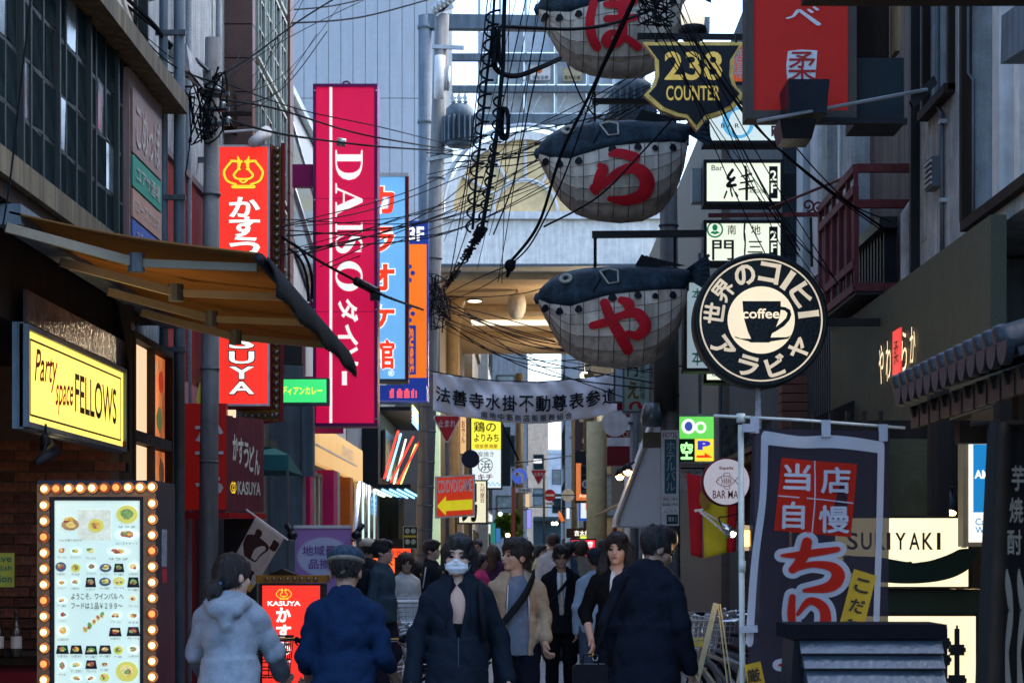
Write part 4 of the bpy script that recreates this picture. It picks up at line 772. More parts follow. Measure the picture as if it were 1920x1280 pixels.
Dl = [[(0, 0), (.42, 0), (.62, .03), (.8, .12), (.92, .28), (.97, .5), (.92, .72), (.8, .88), (.62, .97), (.42, 1), (0, 1), (0, .95), (.14, .93), (.14, .07), (0, .05)], [(.36, .06), (.36, .94), (.46, .94), (.58, .9), (.67, .8), (.73, .66), (.74, .5), (.73, .34), (.67, .2), (.58, .1), (.46, .06)]]
Al = [[(0, 0), (.3, 0), (.3, .05), (.2, .07), (.27, .28), (.58, .28), (.66, .07), (.55, .05), (.55, 0), (1, 0), (1, .05), (.9, .07), (.56, 1), (.46, 1), (.13, .07), (0, .05)], [(.29, .34), (.42, .74), (.56, .34)]]
Il = [[(.2, 0), (.8, 0), (.8, .05), (.64, .07), (.64, .93), (.8, .95), (.8, 1), (.2, 1), (.2, .95), (.36, .93), (.36, .07), (.2, .05)]]
Ol = [circ(.5, .5, .5, .5, 40), circ(.5, .5, .26, .44, 40)]
fD = FY(Y-.008); x0, x1 = 629, 680
for pl, y0, y1 in ((Dl, 282, 340), (Al, 344, 408), (Il, 412, 442), (Ol, 490, 546)): shape(DS, pl, fD, rp(x0, y0, x1, y1, Y), m_wd, rot=1, name='lettering')
Ss = [[(.82, .76, .02), (.72, .92, .035), (.5, .97, .03), (.27, .86, .08), (.24, .7, .11), (.5, .53, .14), (.76, .34, .12), (.74, .14, .09), (.5, .03, .03), (.28, .07, .035), (.15, .25, .02)], [(.82, .96, .015), (.82, .72, .02)], [(.15, .04, .015), (.15, .28, .02)]]
brush(DS, [[(p[1], 1-p[0], p[2]) for p in st] for st in Ss], fD, rp(x0, 436, x1, 480, Y), m_wd, name='lettering')
for ch, y0, y1 in (('ダ', 560, 604), ('イ', 608, 648), ('ソ', 650, 686), ('ー', 696, 722)): letter(DS, ch, fD, rp(634 if ch != 'ー' else 641, y0, 672 if ch != 'ー' else 651, y1, Y), m_wd, bold=.03, rot=1)
for py in (372, 584): obj('panel_joint', rect(FY(Y), rp(593, py, 702, py+.9, Y), .0065, .0068), pur, DS)
for px in (590, 705):
    for py in (170, 375, 580, 785): obj('bolt', MB().lathe([(.012, 0), (.008, -.01)], W(px, py, Y-.035), 8, 'y'), m_gal, DS)
# --- sky blue karaoke sign
KK = thing('blue_karaoke_sign', 'sky blue vertical sign with red white-edged characters behind the magenta sign', 'sign', tuple(W(730, 715, 27)))
Y = 27.0; obj('case', pbox(690, 325, 765, 716, Y, .3), m_steel, KK); obj('face', rect(FY(Y), rp(694, 331, 760, 710, Y), 0, .006), lit('sky blue light box', (.2, .56, 1), .55, var=.2), KK)
m_rl = lit('red character', (1, .04, .01), .75, var=0)
for ch, y0, y1 in (('カ', 350, 402), ('ラ', 425, 475), ('オ', 495, 545), ('ケ', 570, 618), ('館', 636, 692)):
    r_ = rp(690, y0, 740, y1, Y); letter(KK, ch, FY(Y), (r_[0]-.01, r_[1]-.01, r_[2]+.01, r_[3]+.01), m_wl, n=.01, bold=.07); letter(KK, ch, FY(Y), r_, m_rl, n=.016, bold=.035)
pletter(KK, '®', 728, 694, 739, 705, Y, m_wl, n=.01); obj('rail', MB().bar(W(763, 330, Y), W(763, 712, Y), .05, .08), m_dkred, KK); obj('top_rail', MB().bar(W(690, 328, Y-.02), W(766, 328, Y-.02), .05), m_white, KK); obj('bracket', MB().bar(W(690, 400, Y+.2), W(620, 400, Y+.2), .06), m_steel, KK)
# --- orange / navy sign
OS = thing('orange_floor_sign', 'orange and navy vertical sign with the floor number behind the steel column', 'sign', tuple(W(785, 750, 30)))
Y = 30.0; nav = mat('navy panel', (.01, .02, .12), .35, em=(.01, .03, .22), es=.25); org = lit('orange panel', (1, .2, .01), .6)
obj('case', pbox(758, 414, 803, 752, Y, .2), nav, OS); obj('orange_field', rect(FY(Y), rp(764, 458, 800, 708, Y), 0, .006), org, OS); pletter(OS, '3F', 765, 425, 795, 452, Y, m_wl, bold=.03)
obj('navy_field', rect(FY(Y), rp(764, 610, 780, 702, Y), .007, .011), nav, OS); pletter(OS, 'guest', 766, 614, 777, 698, Y, org, n=.014, bold=.03, rot=1)
for k, (a, c) in enumerate(((768, 500), (774, 512), (768, 525), (768, 576), (774, 588), (768, 600))): obj('dot', MB().lathe([(.035, 0), (.035, .006)], (X_(a, Y), Y-.014, Z_(c, Y)), 12, 'y'), nav, OS)
LB = thing('led_ticker', 'navy box with red dot matrix characters under the blue sign', 'sign', tuple(W(750, 750, 28.5)))
Y = 28.5; obj('case', pbox(700, 722, 800, 750, Y, .3), nav, LB); m_led = lit('red led', (1, .08, .03), 1.8, var=0)
for c_, g in enumerate(('1110', '1111', '1111', '1101')):
    for r_ in range(5):
        for k in range(4):
            if g[k] == '1' and not (r_ == 0 and k in (0, 3)): obj('led', MB().box(X_(731+c_*13.5+k*2.6, Y), X_(733+c_*13.5+k*2.6, Y), Y-.02, Y-.003, Z_(729+r_*3.6+1.8, Y), Z_(729+r_*3.6, Y)), m_led, LB)
# --- green sign
GS = thing('green_curry_sign', 'small green lit curry shop sign with yellow characters', 'sign', tuple(W(570, 758, 21)))
Y = 21.0; obj('case', pbox(515, 708, 616, 759, Y, .15), m_steel, GS); obj('face', rect(FY(Y), rp(518, 711, 612, 754, Y), 0, .006), lit('green light box', (.05, .8, .2), .8, var=.2), GS); pletter(GS, 'ディアンカレー', 528, 724, 604, 740, Y, lit('yellow text', (1, .85, .05), .9, var=0), n=.01, bold=.015)
obj('bracket', MB().bar(W(515, 730, Y+.08), W(470, 730, Y+.08), .05), m_steel, GS)
SP = thing('dark_loudspeaker', 'dark hooded box lamp hanging above the green sign', 'lamp', tuple(W(545, 680, 20.9))); Y = 20.9
obj('hood', MB().prism([(X_(528, Y), Z_(680, Y)), (X_(566, Y), Z_(682, Y)), (X_(566, Y), Z_(648, Y)), (X_(545, Y), Z_(640, Y)), (X_(528, Y), Z_(612, Y))], FY(Y), -.2, 0), mat('dark grey shell', (.03, .035, .035), .5), SP); obj('mount', MB().bar(W(530, 620, Y+.1), W(490, 612, Y+.1), .04), m_steel, SP)
# --- lower udon cluster
RB = thing('red_corner_sign', 'red and maroon corner sign box of the udon shop with white brush characters', 'sign', tuple(W(410, 968, 17.6)))
Y = 17.6; obj('red_face', pbox(318, 756, 424, 955, Y, .1), mat('deep red panel', (.22, .01, .012), .5, em=(.7, .02, .01), es=.025), RB)
for k, ch in enumerate('かすう'):
    r_ = rp(366, 788+k*52, 419, 828+k*52, Y); letter(RB, ch, FY(Y), r_, m_bk, n=.004, bold=.06); letter(RB, ch, FY(Y), r_, m_white, n=.008, bold=.03)
# maroon face turns away to the right
A = W(424, 778, 17.6); f = Fr((A.x, 17.6, 0), (.42, .9075, 0), (0, 0, 1), (.9075, -.42, 0))
zt_, zb_ = Z_(778, 17.6), Z_(957, 17.6)
wU = .62; obj('maroon_face', rect(f, (0.004, zb_, wU, zt_), -.05, 0), mat('maroon panel', (.15, .04, .05), .5, streak=.2), RB)
for k, ch in enumerate('かすうどん'): letter(RB, ch, f, (.1+.09*k, zt_-.4-.03*k, .185+.09*k, zt_-.16-.03*k), mat('cream print', (.6, .6, .5)), bold=.03)
letter(RB, 'KASUYA', f, (.18, zb_+.15, .56, zb_+.27), mat('cream print'), bold=.02); brush(RB, COW, f, (.06, zb_+.15, .16, zb_+.27), m_yl, .004)
obj('red_rail', MB().bar(W(318, 966, 17.55), W(424, 966, 17.55), .06).bar((A.x, 17.6, zb_-.04), f.p(wU, zb_-.04, 0), .05), mat('red gloss rail', (.35, .02, .02), .3), RB); obj('dark_opening', pbox(420, 972, 480, 1200, 18.4, .1), m_black, RB)
obj('lit_slot', pbox(424, 768, 441, 782, 17.7, .05), m_pan, RB)
TA = thing('teal_awning', 'small teal fabric awning beside the udon sign', 'awning', tuple(W(510, 880, 19.6)))
x0, x1 = X_(478, 19.3), X_(541, 19.3)
obj('canopy', MB().add([(x0-.3, 19.0, Z_(826, 19.3)), (x0-.3, 19.3, Z_(878, 19.3)), (x1, 19.3, Z_(882, 19.3)), (x1, 19.3, Z_(852, 19.3)), (x1-.3, 20.6, Z_(826, 19.3)), (x1, 20.6, Z_(882, 19.3)), (x0-.3, 19.3, Z_(852, 19.3)), (x0-.3, 20.6, Z_(826, 19.3)), (x0-.3, 20.6, Z_(882, 19.3))], [(6, 1, 2, 3), (0, 6, 3, 4), (3, 2, 5, 4), (0, 4, 7), (1, 8, 5, 2)]), mat('teal canvas', (.02, .12, .12), .7), TA)
letter(TA, 'WINE BAR', FY(19.2), rp(488, 822, 520, 836, 19.2), mat('dull gold', (.25, .2, .08), .4), slant=-.03); obj('post', pbox(537, 882, 541, 1100, 19.3, .03), m_steel, TA)
# cow flag
FG = thing('cow_flag', 'white flag with brown cow patches hanging slantwise from a thin pole', 'flag', tuple(W(470, 960, 16.5)))
obj('flag_pole', MB().tube([W(462, 955, 16.6), W(540, 1012, 16.4)], .008, 6), m_white, FG)
def cloth(name, par, corners, mt, n=14, m=18, amp=.02, thick=.004, fr=(7, 3)):
    a, b, c, d = [Vector(p) for p in corners]; mb = MB(); nn = (b-a).cross(d-a).normalized()   # a tl, b tr, c br, d bl
    vs = [a.lerp(b, i/n).lerp(d.lerp(c, i/n), j/m)+nn*amp*(j/m*.8+.2)*math.sin(fr[0]*i/n+fr[1]*j/m) for j in range(m+1) for i in range(n+1)]
    mb.add(vs, [(j*(n+1)+i, j*(n+1)+i+1, (j+1)*(n+1)+i+1, (j+1)*(n+1)+i) for j in range(m) for i in range(n)])
    o = obj(name, mb, mt, par, True, fix=False); s = o.modifiers.new('solid', 'SOLIDIFY'); s.thickness = thick; return o, lambda u, v, off: a.lerp(b, u).lerp(d.lerp(c, u), v)-nn*off+nn*amp*(v*.8+.2)*math.sin(fr[0]*u+fr[1]*v)
fo, sf = cloth('flag_cloth', FG, (W(480, 968, 16.5), W(534, 1007, 16.4), W(470, 1110, 16.4), W(418, 1080, 16.5)), mat('cream flag cloth', (.42, .38, .35), .8, bump=.3))
m_cow = mat('cow brown', (.04, .015, .015), .8)
for (cu_, cv_, ru, rv) in ((.42, .4, .36, .22), (.88, .2, .12, .1), (.55, .78, .28, .1), (.3, .22, .1, .12)):
    sgn = -1; v, fs = ribbon([(cu_-.01, cv_, .01), (cu_+.01, cv_, .01)], 0); mb = MB(); pts = [(cu_+ru*math.cos(t)*(1+.25*math.sin(3*t+cu_*9)), cv_+rv*math.sin(t)*(1+.2*math.cos(2*t))) for t in np.linspace(0, 2*math.pi, 22)[:-1]]
    mb.add([sf(max(0, min(1, cu_)), cv_, .006)]+[sf(max(.02, min(.98, u)), max(.02, min(.98, v_)), .006) for u, v_ in pts], [(0, 1+k, 1+(k+1) % 21) for k in range(21)]); obj('cow_patch', mb, m_cow, FG)
mb = MB(); mb.add([sf(0, .88, .006), sf(1, .88, .006), sf(1, 1, .006), sf(0, 1, .006)], [(0, 1, 2, 3)]); obj('yellow_hem', mb, mat('yellow hem', (.5, .3, .02), .7), FG)
# standing red sign
RS = thing('red_floor_sign', 'red lit standing sign with cow emblem behind the cyclist in grey hoodie', 'sign', tuple(W(530, 1330, 15.5)))
Y = 15.5; x0, x1 = X_(492, Y), X_(600, Y); obj('case', B(x0-.03, x1+.03, Y, Y+.25, 0, Z_(1094, Y)), m_black, RS); obj('face', B(x0, x1, Y-.006, Y-.001, Z_(1420, Y), Z_(1097, Y)), red1, RS)
obj('roof_cap', B(x0-.05, x1+.05, Y-.02, Y+.3, Z_(1092, Y), Z_(1078, Y)), mat('ochre bulb board'), RS)
for k in range(8): p = W(500+k*13, 1086, Y-.03); inst('sign_bulb', bl, RS, (p.x, Y-.025, p.z), scale=(.6,)*3)
obj('gable', MB().prism([(X_(500, Y), Z_(1078, Y)), (X_(560, Y), Z_(1078, Y)), (X_(528, Y), Z_(1066, Y))], FY(Y), -.2, 0), m_wood, RS)
fK = FY(Y-.007); brush(RS, COW, fK, rp(517, 1101, 548, 1125, Y), m_yl, .003); letter(RS, 'KASUYA', fK, rp(502, 1126, 564, 1135, Y), m_wl, bold=.03)
for k, ch in enumerate('かすうど'): letter(RS, ch, fK, rp(518, 1138+k*32, 546, 1166+k*32, Y), m_wl, bold=.04)
# lavender banner
LV = thing('lavender_banner', 'lavender banner with a pale starburst and purple characters on a stand', 'banner', tuple(W(606, 1300, 19)))
Y = 19.0; obj('sheet', pbox(553, 988, 660, 1190, Y, .01), mat('lavender print', (.36, .2, .46), .5, var=.05), LV); obj('top_bar', MB().bar(W(551, 987, Y), W(661, 987, Y), .03), m_white, LV); obj('stand', MB().tube([(X_(606, Y), Y+.05, 0), (X_(606, Y), Y+.05, Z_(990, Y))], .02), m_steel, LV)
st_ = [(.5+.5*math.cos(t)*(1 if k % 2 else .9), .5+.5*math.sin(t)*(1 if k % 2 else .9)) for k, t in enumerate(np.linspace(0, 2*math.pi, 121)[:-1])]
shape(LV, [st_], FY(Y), rp(555, 1005, 660, 1082, Y), mat('pale starburst', (.5, .52, .66), .5, var=.03), name='starburst'); m_lvt = mat('purple print', (.2, .08, .28), .5)
pletter(LV, '地域最大', 567, 1022, 652, 1041, Y, m_lvt, n=.008, bold=.02); pletter(LV, '品揃え', 579, 1047, 640, 1066, Y, m_lvt, n=.008, bold=.02)
for px in (548, 668): c = W(px, 1003, Y-.1); o = obj('clip_lamp', MB().ball(tuple(c), (.05, .07, .045)).tube([c+Vector((0, 0, .02)), c+Vector((.06 if px > 600 else -.06, .05, .1))], .03), m_black, LV, True); obj('lamp_rim', MB().lathe([(.05, 0), (.055, .02)], c+Vector((0, -.03, -.06)), 10), m_chrome, o)
# ------------------------------------------------------------------ blowfish lanterns
YF = 19.0
def ip(tab, x): return float(np.interp(x, [t[0] for t in tab], [t[1] for t in tab]))
TOP = [(1005, 557), (1012, 542), (1030, 524), (1060, 509), (1100, 502), (1180, 497), (1250, 500), (1292, 505)]
BOT = [(1005, 560), (1012, 578), (1030, 612), (1050, 648), (1075, 672), (1110, 685), (1160, 691), (1205, 687), (1240, 670), (1268, 632), (1285, 580), (1292, 530)]
DIV = [(1005, 559), (1030, 574), (1068, 582), (1100, 573), (1140, 562), (1200, 555), (1292, 545)]
DEP = [(1005, .01), (1015, .1), (1040, .24), (1080, .36), (1140, .42), (1210, .4), (1260, .28), (1285, .14), (1292, .07)]
def fish_pt(px, py, off=0., back=False):   # point on the lantern skin
    t, b = ip(TOP, px), ip(BOT, px); c, h = (t+b)/2, (b-t)/2; s = max(-1, min(1, (py-c)/max(h, .5)))
    d = ip(DEP, px)*math.sqrt(max(0, 1-abs(s)**2.2)); p = W(px, py, YF); return Vector((p.x, YF+(d+off if back else -d-off), p.z))
def skin(st, ya, yb, nz):
    mb = MB(); vs = []
    for px in st:
        a, b = ya(px), yb(px); ring = [fish_pt(px, a+(b-a)*k/nz) for k in range(nz+1)]+[fish_pt(px, b-(b-a)*k/nz, 0, True) for k in range(nz+1)]
        vs += ring
    n = 2*nz+2; mb.add(vs, [(i*n+k, i*n+(k+1) % n, (i+1)*n+(k+1) % n, (i+1)*n+k) for i in range(len(st)-1) for k in range(n)]); return mb
HO = [[(.2, .92, .07), (.14, .6, .075), (.17, .3, .08), (.26, .1, .07)], [(.42, .88, .07), (.6, .88, .08), (.85, .94, .07)], [(.42, .6, .07), (.65, .6, .075), (.9, .64, .06)], [(.66, .95, .07), (.67, .6, .075), (.66, .28, .08), (.5, .14, .08), (.4, .22, .08), (.5, .34, .06), (.72, .26, .06), (.93, .1, .07)]]
RA = [[(.38, .93, .06), (.5, .96, .09), (.72, .88, .1)], [(.2, .72, .05), (.24, .64, .09), (.16, .4, .07), (.14, .22, .05)], [(.13, .3, .09), (.3, .4, .07), (.5, .6, .08), (.75, .66, .11), (.92, .45, .12), (.86, .18, .11), (.6, .07, .09), (.36, .1, .05)]]
YA = [[(.08, .5, .07), (.3, .56, .08), (.55, .68, .07), (.8, .72, .1), (.94, .5, .1), (.82, .32, .09), (.66, .36, .05)], [(.55, .97, .07), (.66, .9, .1), (.68, .72, .06)], [(.27, .92, .08), (.38, .6, .09), (.54, .3, .1), (.66, .06, .09)]]
m_fb = mat('worn navy fish back', (.022, .05, .075), .6, var=.7, scale=8, streak=.4, bump=.6, bscale=30); m_fw = mat('grimy lantern skin', (.78, .74, .64), .7, var=.25, scale=4, streak=.22); m_fw2 = mat('darker lantern skin', (.58, .54, .46), .7, var=.3, scale=4, streak=.3)
m_fr = mat('faded red brush', (.55, .014, .028), .7, var=.25); m_spot = mat('spot black', (.012, .016, .02), .7); m_pl = mat('pale outline', (.45, .47, .4), .7)
def fish(label, dy, strokes, crect, eye):
    S = thing('blowfish_lantern', label, 'lantern', (X_(1150, YF), YF, Z_(590, YF)), 'blowfish lanterns')
    st = [1005, 1008, 1014, 1022, 1034, 1050, 1070, 1095, 1120, 1150, 1180, 1210, 1240, 1265, 1282, 1292]
    obj('back', skin(st, lambda x: ip(TOP, x), lambda x: ip(DIV, x)-.01, 5), m_fb, S, True)
    rows = 5; stb = [1008, 1030, 1050, 1068, 1092, 1120, 1148, 1176, 1204, 1230, 1254, 1274, 1292]
    lo = lambda x, k: min(ip(DIV, x)+(ip(BOT, x)-ip(DIV, x))*k/rows, ip(BOT, x))
    for i in range(len(stb)-1):     # each skin panel between the bamboo ribs
        for k in range(rows):
            a, b = stb[i], stb[i+1]
            if ip(BOT, (a+b)/2)-ip(DIV, (a+b)/2) < 12: continue
            mb = MB(); mid = (a+b)/2
            q = [fish_pt(a, lo(a, k), -.004), fish_pt(mid, lo(mid, k), -.008), fish_pt(b, lo(b, k), -.004), fish_pt(b, lo(b, k+1), -.004), fish_pt(mid, lo(mid, k+1), -.008), fish_pt(a, lo(a, k+1), -.004)]
            mb.add(q, [(0, 1, 4, 5), (1, 2, 3, 4)]); obj('skin_panel', mb, m_fw2 if k >= 3 or random.random() < .2 else m_fw, S)  # lower rows and scattered panels get the darker skin
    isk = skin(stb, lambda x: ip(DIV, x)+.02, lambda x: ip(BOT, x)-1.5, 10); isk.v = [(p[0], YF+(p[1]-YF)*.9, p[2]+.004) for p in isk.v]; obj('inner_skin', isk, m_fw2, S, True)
    for a in stb[1:-1]: obj('rib', MB().tube([fish_pt(a, lo(a, k/2), .003) for k in range(rows*2+1)], .0038, 4), mat('rib cord', (.13, .12, .11), .8), S)
    for k in range(1, rows): obj('hoop', MB().tube([fish_pt(a, lo(a, k), .002) for a in stb[1:]], .0025, 4), mat('rib cord'), S)
    for (px, py, r_) in ((1022, 581, 7), (1048, 590, 7), (1083, 588, 7), (1145, 568, 8), (1192, 563, 7), (1224, 564, 6), (1258, 560, 7)):
        c = fish_pt(px, py, .012); mb = MB(); n = 14; pts = [fish_pt(px+r_*math.cos(t)*(1+.15*math.sin(3*t)), py+r_*math.sin(t), .012) for t in np.linspace(0, 2*math.pi, n+1)[:-1]]; mb.add([c]+pts, [(0, 1+k, 1+(k+1) % n) for k in range(n)]); obj('spot', mb, m_spot, S)
    ex, ey = eye; er = 10
    ring = [fish_pt(ex+er*math.cos(t), ey+er*.75*math.sin(t), .014) for t in np.linspace(0, 2*math.pi, 19)]
    e_ = obj('eye', MB().tube(ring, .016, 6, False), m_pl, S, True); mb = MB(); mb.add([fish_pt(ex, ey, .012)]+[fish_pt(ex+er*math.cos(t), ey+er*.75*math.sin(t), .012) for t in np.linspace(0, 2*math.pi, 19)[:-1]], [(0, 1+k, 1+(k+1) % 18) for k in range(18)]); obj('eyeball', mb, mat('dull eye', (.2, .22, .2), .3), e_)
    mb = MB().ball(tuple(fish_pt(ex, ey, .016)), (.022, .008, .022)); obj('pupil', mb, m_spot, e_)
    obj('fin_outline', MB().tube([fish_pt(a, b, .012) for a, b in ((1123, 515), (1140, 509), (1156, 514), (1156, 538), (1138, 541), (1123, 515))], .009, 5), m_pl, S); obj('gill', MB().tube([fish_pt(1112, 508, .015), fish_pt(1120, 530, .03), fish_pt(1110, 555, .012)], [.01, .025, .008], 6), m_fb, S, True)
    obj('mouth', MB().lathe([(.0, -.05), (.05, -.03), (.06, .02), (.03, .06)], W(1010, 560, YF), 10, 'x'), m_fb, S, True)
    for k in range(9): obj('dorsal_ray', MB().bar(W(1193+k*10, 499, YF), W(1206+k*8.5, 478+k*2.2, YF), .03, .012, (0, 1, 0)), m_fb, S)
    mb = MB().prism([(X_(a, YF), Z_(b, YF)) for a, b in ((1190, 500), (1202, 478), (1285, 498))], FY(YF), -.012, .012); obj('dorsal_web', mb, m_spot, S)
    for k in range(7): obj('tail_ray', MB().bar(W(1288, 507+k*2, YF), W(1330+(k % 2), 478+k*11, YF), .03, .012, (0, 1, 0)), m_fb, S)
    obj('tail_web', MB().prism([(X_(a, YF), Z_(b, YF)) for a, b in ((1286, 504), (1328, 476), (1334, 548), (1288, 522))], FY(YF), -.012, .0), m_spot, S)
    x0, y0, x1, y1 = crect
    brush(S, strokes, None, None, m_fr, .018, surf=lambda u, v, o: fish_pt(x0+(x1-x0)*u, y1+(y0-y1)*v, o))
    S.location.z += -dy*YF/K
    for k in range(2): obj('hanger', MB().tube([W(1115+k*150, 505, YF), W(1115+k*150, 445, YF)], .012, 5), m_rubber, S)
    return S
fish('lowest of the three blowfish lanterns, with eye ring and red brush character', 0, YA, (1100, 570, 1212, 668), (1060, 528))
fish('middle blowfish lantern with a rounded red character, between the other two', -272, RA, (1098, 572, 1218, 666), (1064, 524))
fish('topmost blowfish lantern cut off by the upper edge of the view', -542, HO, (1088, 562, 1200, 658), (1062, 524))
AR = thing('lantern_arm', 'dark steel arm with chain above the lowest blowfish', 'arm', tuple(W(1320, 440, YF)))
obj('beam', MB().bar(W(1110, 440, YF), W(1320, 438, YF), .06, .065), m_black, AR)
for k in range(12): obj('chain_link', MB().tube([W(1116+2.5*math.cos(t), 449+k*4.4+2.8*math.sin(t), YF+(.012*math.cos(t) if k % 2 else 0)) for t in np.linspace(0, 6.28, 9)], .005, 4, False), m_rubber, AR)
lone('lantern_arm', MB().bar(W(1110, 190, YF+.5), W(1330, 192, YF+.5), .06, .05), m_black, 'dark steel arm behind the middle blowfish and the shield sign', 'arm')
lone('lantern_arm', MB().bar(W(1195, 68, 17.1), W(1400, 70, 17.1), .03, .05), m_black, 'thin black bar from which the gold edged shield hangs', 'arm')
# ------------------------------------------------------------------ shield sign
SH = thing('shield_sign', 'black shield sign with gold edge and gold number', 'sign', tuple(W(1300, 243, 17)))
Y = 17.0; gold = mat('worn gold', (.55, .36, .1), .35, .8, var=.4, scale=12)
SHP = [(1205, 78), (1395, 78), (1376, 108), (1374, 140), (1380, 160), (1396, 178), (1375, 203), (1345, 216), (1325, 221), (1306, 244), (1288, 221), (1268, 217), (1238, 205), (1207, 178), (1222, 162), (1229, 140), (1228, 108)]
cxs, cys = 1301, 150
def shr(k, dx=0): return [(X_(cxs+(a-cxs)*k, Y), Z_(cys+(b-cys)*k+1, Y)) for a, b in SHP]
obj('gold_edge', MB().prism(shr(1), FY(Y), -.08, 0), gold, SH); obj('black_field', MB().prism(shr(.9), FY(Y), 0, .012), mat('black enamel', (.008, .014, .02), .35), SH)
gl = mat('gold paint', (.62, .46, .12), .4, .3, var=.3, scale=14, em=(.6, .42, .08), es=.10)
pletter(SH, '238', 1246, 97, 1354, 151, Y-.014, gl, bold=.02); pletter(SH, 'COUNTER', 1249, 161, 1350, 189, Y-.014, gl, bold=.015, sp=1.02)
for px in (1230, 1380): obj('hook', MB().tube([W(px, 80, Y), W(px, 66, Y+.05)], .012), m_black, SH)
LN = thing('globe_lamp', 'dark capped glass lantern lamp above the shield sign', 'lamp', tuple(W(1300, 55, 17.6))); Y = 17.6
obj('cap', MB().lathe([(.09, -.1), (.13, -.02), (.12, .02), (.05, .04)], W(1299, 55, Y), 14), m_black, LN, True); obj('glass', MB().lathe([(.1, .04), (.11, .12), (.09, .22), (.05, .27)], W(1299, 55, Y), 14), lit('pale lamp glass', (1, .93, .8), .75), LN, True)
# ------------------------------------------------------------------ red overhead sign
RO = thing('red_brush_sign', 'large red sign with white brush characters and a wooden frame at the upper right', 'sign', tuple(W(1500, 225, 14)))
Y = 14.0; obj('frame', frame_mb(FY(Y), rp(1413, -160, 1590, 208, Y), .058, -.2, .02), mat('grey brown frame', (.09, .08, .07), .6, streak=.2), RO); obj('face', rect(FY(Y), rp(1412, -160, 1591, 209, Y), -.1, 0), mat('vermilion panel', (.42, .022, .016), .6, var=.07, em=(.7, .02, .012), es=.02), RO)
wpt = mat('raised white letter', (.7, .72, .75), .5)
BE = [[(.02, .42, .05), (.2, .55, .05), (.36, .9, .07), (.5, .75, .07), (.98, .05, .09)], [(.68, .95, .05), (.78, .8, .06)], [(.85, 1.1, .05), (.95, .95, .06)]]
brush(RO, BE, FY(Y), rp(1475, 18, 1535, 48, Y), wpt, .012); brush(RO, [[(.1, .8, .05), (.5, .9, .05), (.9, .5, .06)]], FY(Y), rp(1478, -40, 1530, 0, Y), wpt, .012)
obj('white_block', MB().prism([(X_(a, Y), Z_(b, Y)) for a, b in ((1477, 97), (1503, 94), (1532, 96), (1530, 125), (1528, 152), (1476, 152), (1474, 125))], FY(Y), 0, .012), wpt, RO); letter(RO, '柔', FY(Y), rp(1477, 98, 1530, 154, Y), mat('red ink', (.45, .03, .03)), n=.016, bold=.005)
obj('lamp_hood', MB().hexa([(X_(1478, 13.6), 13.55, Z_(214, 13.6)), (X_(1548, 13.6), 13.55, Z_(214, 13.6)), (X_(1548, 13.6), 13.95, Z_(210, 13.6)), (X_(1478, 13.6), 13.95, Z_(210, 13.6)), (X_(1474, 13.6), 13.5, Z_(155, 13.6)), (X_(1552, 13.6), 13.5, Z_(155, 13.6)), (X_(1552, 13.6), 13.95, Z_(153, 13.6)), (X_(1474, 13.6), 13.95, Z_(153, 13.6))]), mat('navy lamp hood', (.012, .018, .03), .35), RO)
obj('lamp_base', MB().hexa([(X_(1468, 13.6), 13.6, Z_(260, 13.6)), (X_(1522, 13.6), 13.6, Z_(260, 13.6)), (X_(1522, 13.6), 13.9, Z_(260, 13.6)), (X_(1468, 13.6), 13.9, Z_(260, 13.6)), (X_(1460, 13.6), 13.55, Z_(226, 13.6)), (X_(1530, 13.6), 13.55, Z_(226, 13.6)), (X_(1530, 13.6), 13.95, Z_(226, 13.6)), (X_(1460, 13.6), 13.95, Z_(226, 13.6))]), m_lac, RO)
obj('side_box', MB().box(X_(1607, Y), X_(1700, Y), Y+.1, Y+.5, Z_(228, Y), Z_(102, Y)), mat('dark teal box', (.012, .022, .03), .5), RO); obj('bottom_rail', MB().bar(W(1440, 226, Y-.05), W(1700, 228, Y-.05), .05, .04), m_black, RO)
obj('stay_rod', MB().tube([W(1420, 228, 13.4), W(1738, 168, 13.9)], .013, 6), m_gal, RO); obj('stay_plate', MB().prism([(X_(a, 13.95), Z_(b, 13.95)) for a, b in ((1706, 190), (1712, 204), (1757, 158), (1750, 142))], FY(13.95), -.04, .02), m_black, RO)
obj('wood_back', B(X_(1607, 14.4), X_(1672, 14.4), 14.5, 14.55, Z_(100, 14.4), Z_(-30, 14.4)), m_wood, RO); obj('wood_edge', B(X_(1674, 14.4), X_(1684, 14.4), 14.3, 14.5, Z_(102, 14.4), Z_(-30, 14.4)), mat('split pale wood', (.4, .27, .14), .7, streak=.5), RO)
# ------------------------------------------------------------------ stacked bar light boxes
wg = lit('greenish white light box', (.93, 1, .78), .72, var=.1); wg2 = lit('cool white light box', (.8, .95, .92), .55, var=.12); Y = 21.0
def lbox(label, x0, y0, x1, y1, m_, Y=21.0, fl=None, w=.035, nm='bar_sign'):
    S = thing(nm, label, 'sign', tuple(W((x0+x1)/2, y1, Y))); obj('case', pbox(x0-6, y0-6, x1+6, y1+6, Y+.012, .3), m_black, S); obj('face', rect(FY(Y), rp(x0, y0, x1, y1, Y), -.01, 0), m_, S); obj('rim', frame_mb(FY(Y), rp(x0, y0, x1, y1, Y), w, -.012, .02), m_black, S)
    obj('bracket', pbox(x1+6, y0+20, x1+30, y1-12, Y+.1, .1), m_black, S)
    if fl: q = obj('floor_tag', rect(FY(Y), rp(x1-21, y0+6, x1-5, y1-6, Y), .001, .006), m_black, S); pletter(q, '\n'.join(fl), x1-19, y0+14, x1-7, y1-16, Y, wg, n=.01, bold=.02)
    return S
ink = m_bk
S = lbox('lit bar sign with a pale blue ring partly behind the shield', 1325, 196, 1460, 264, wg2, fl=None)
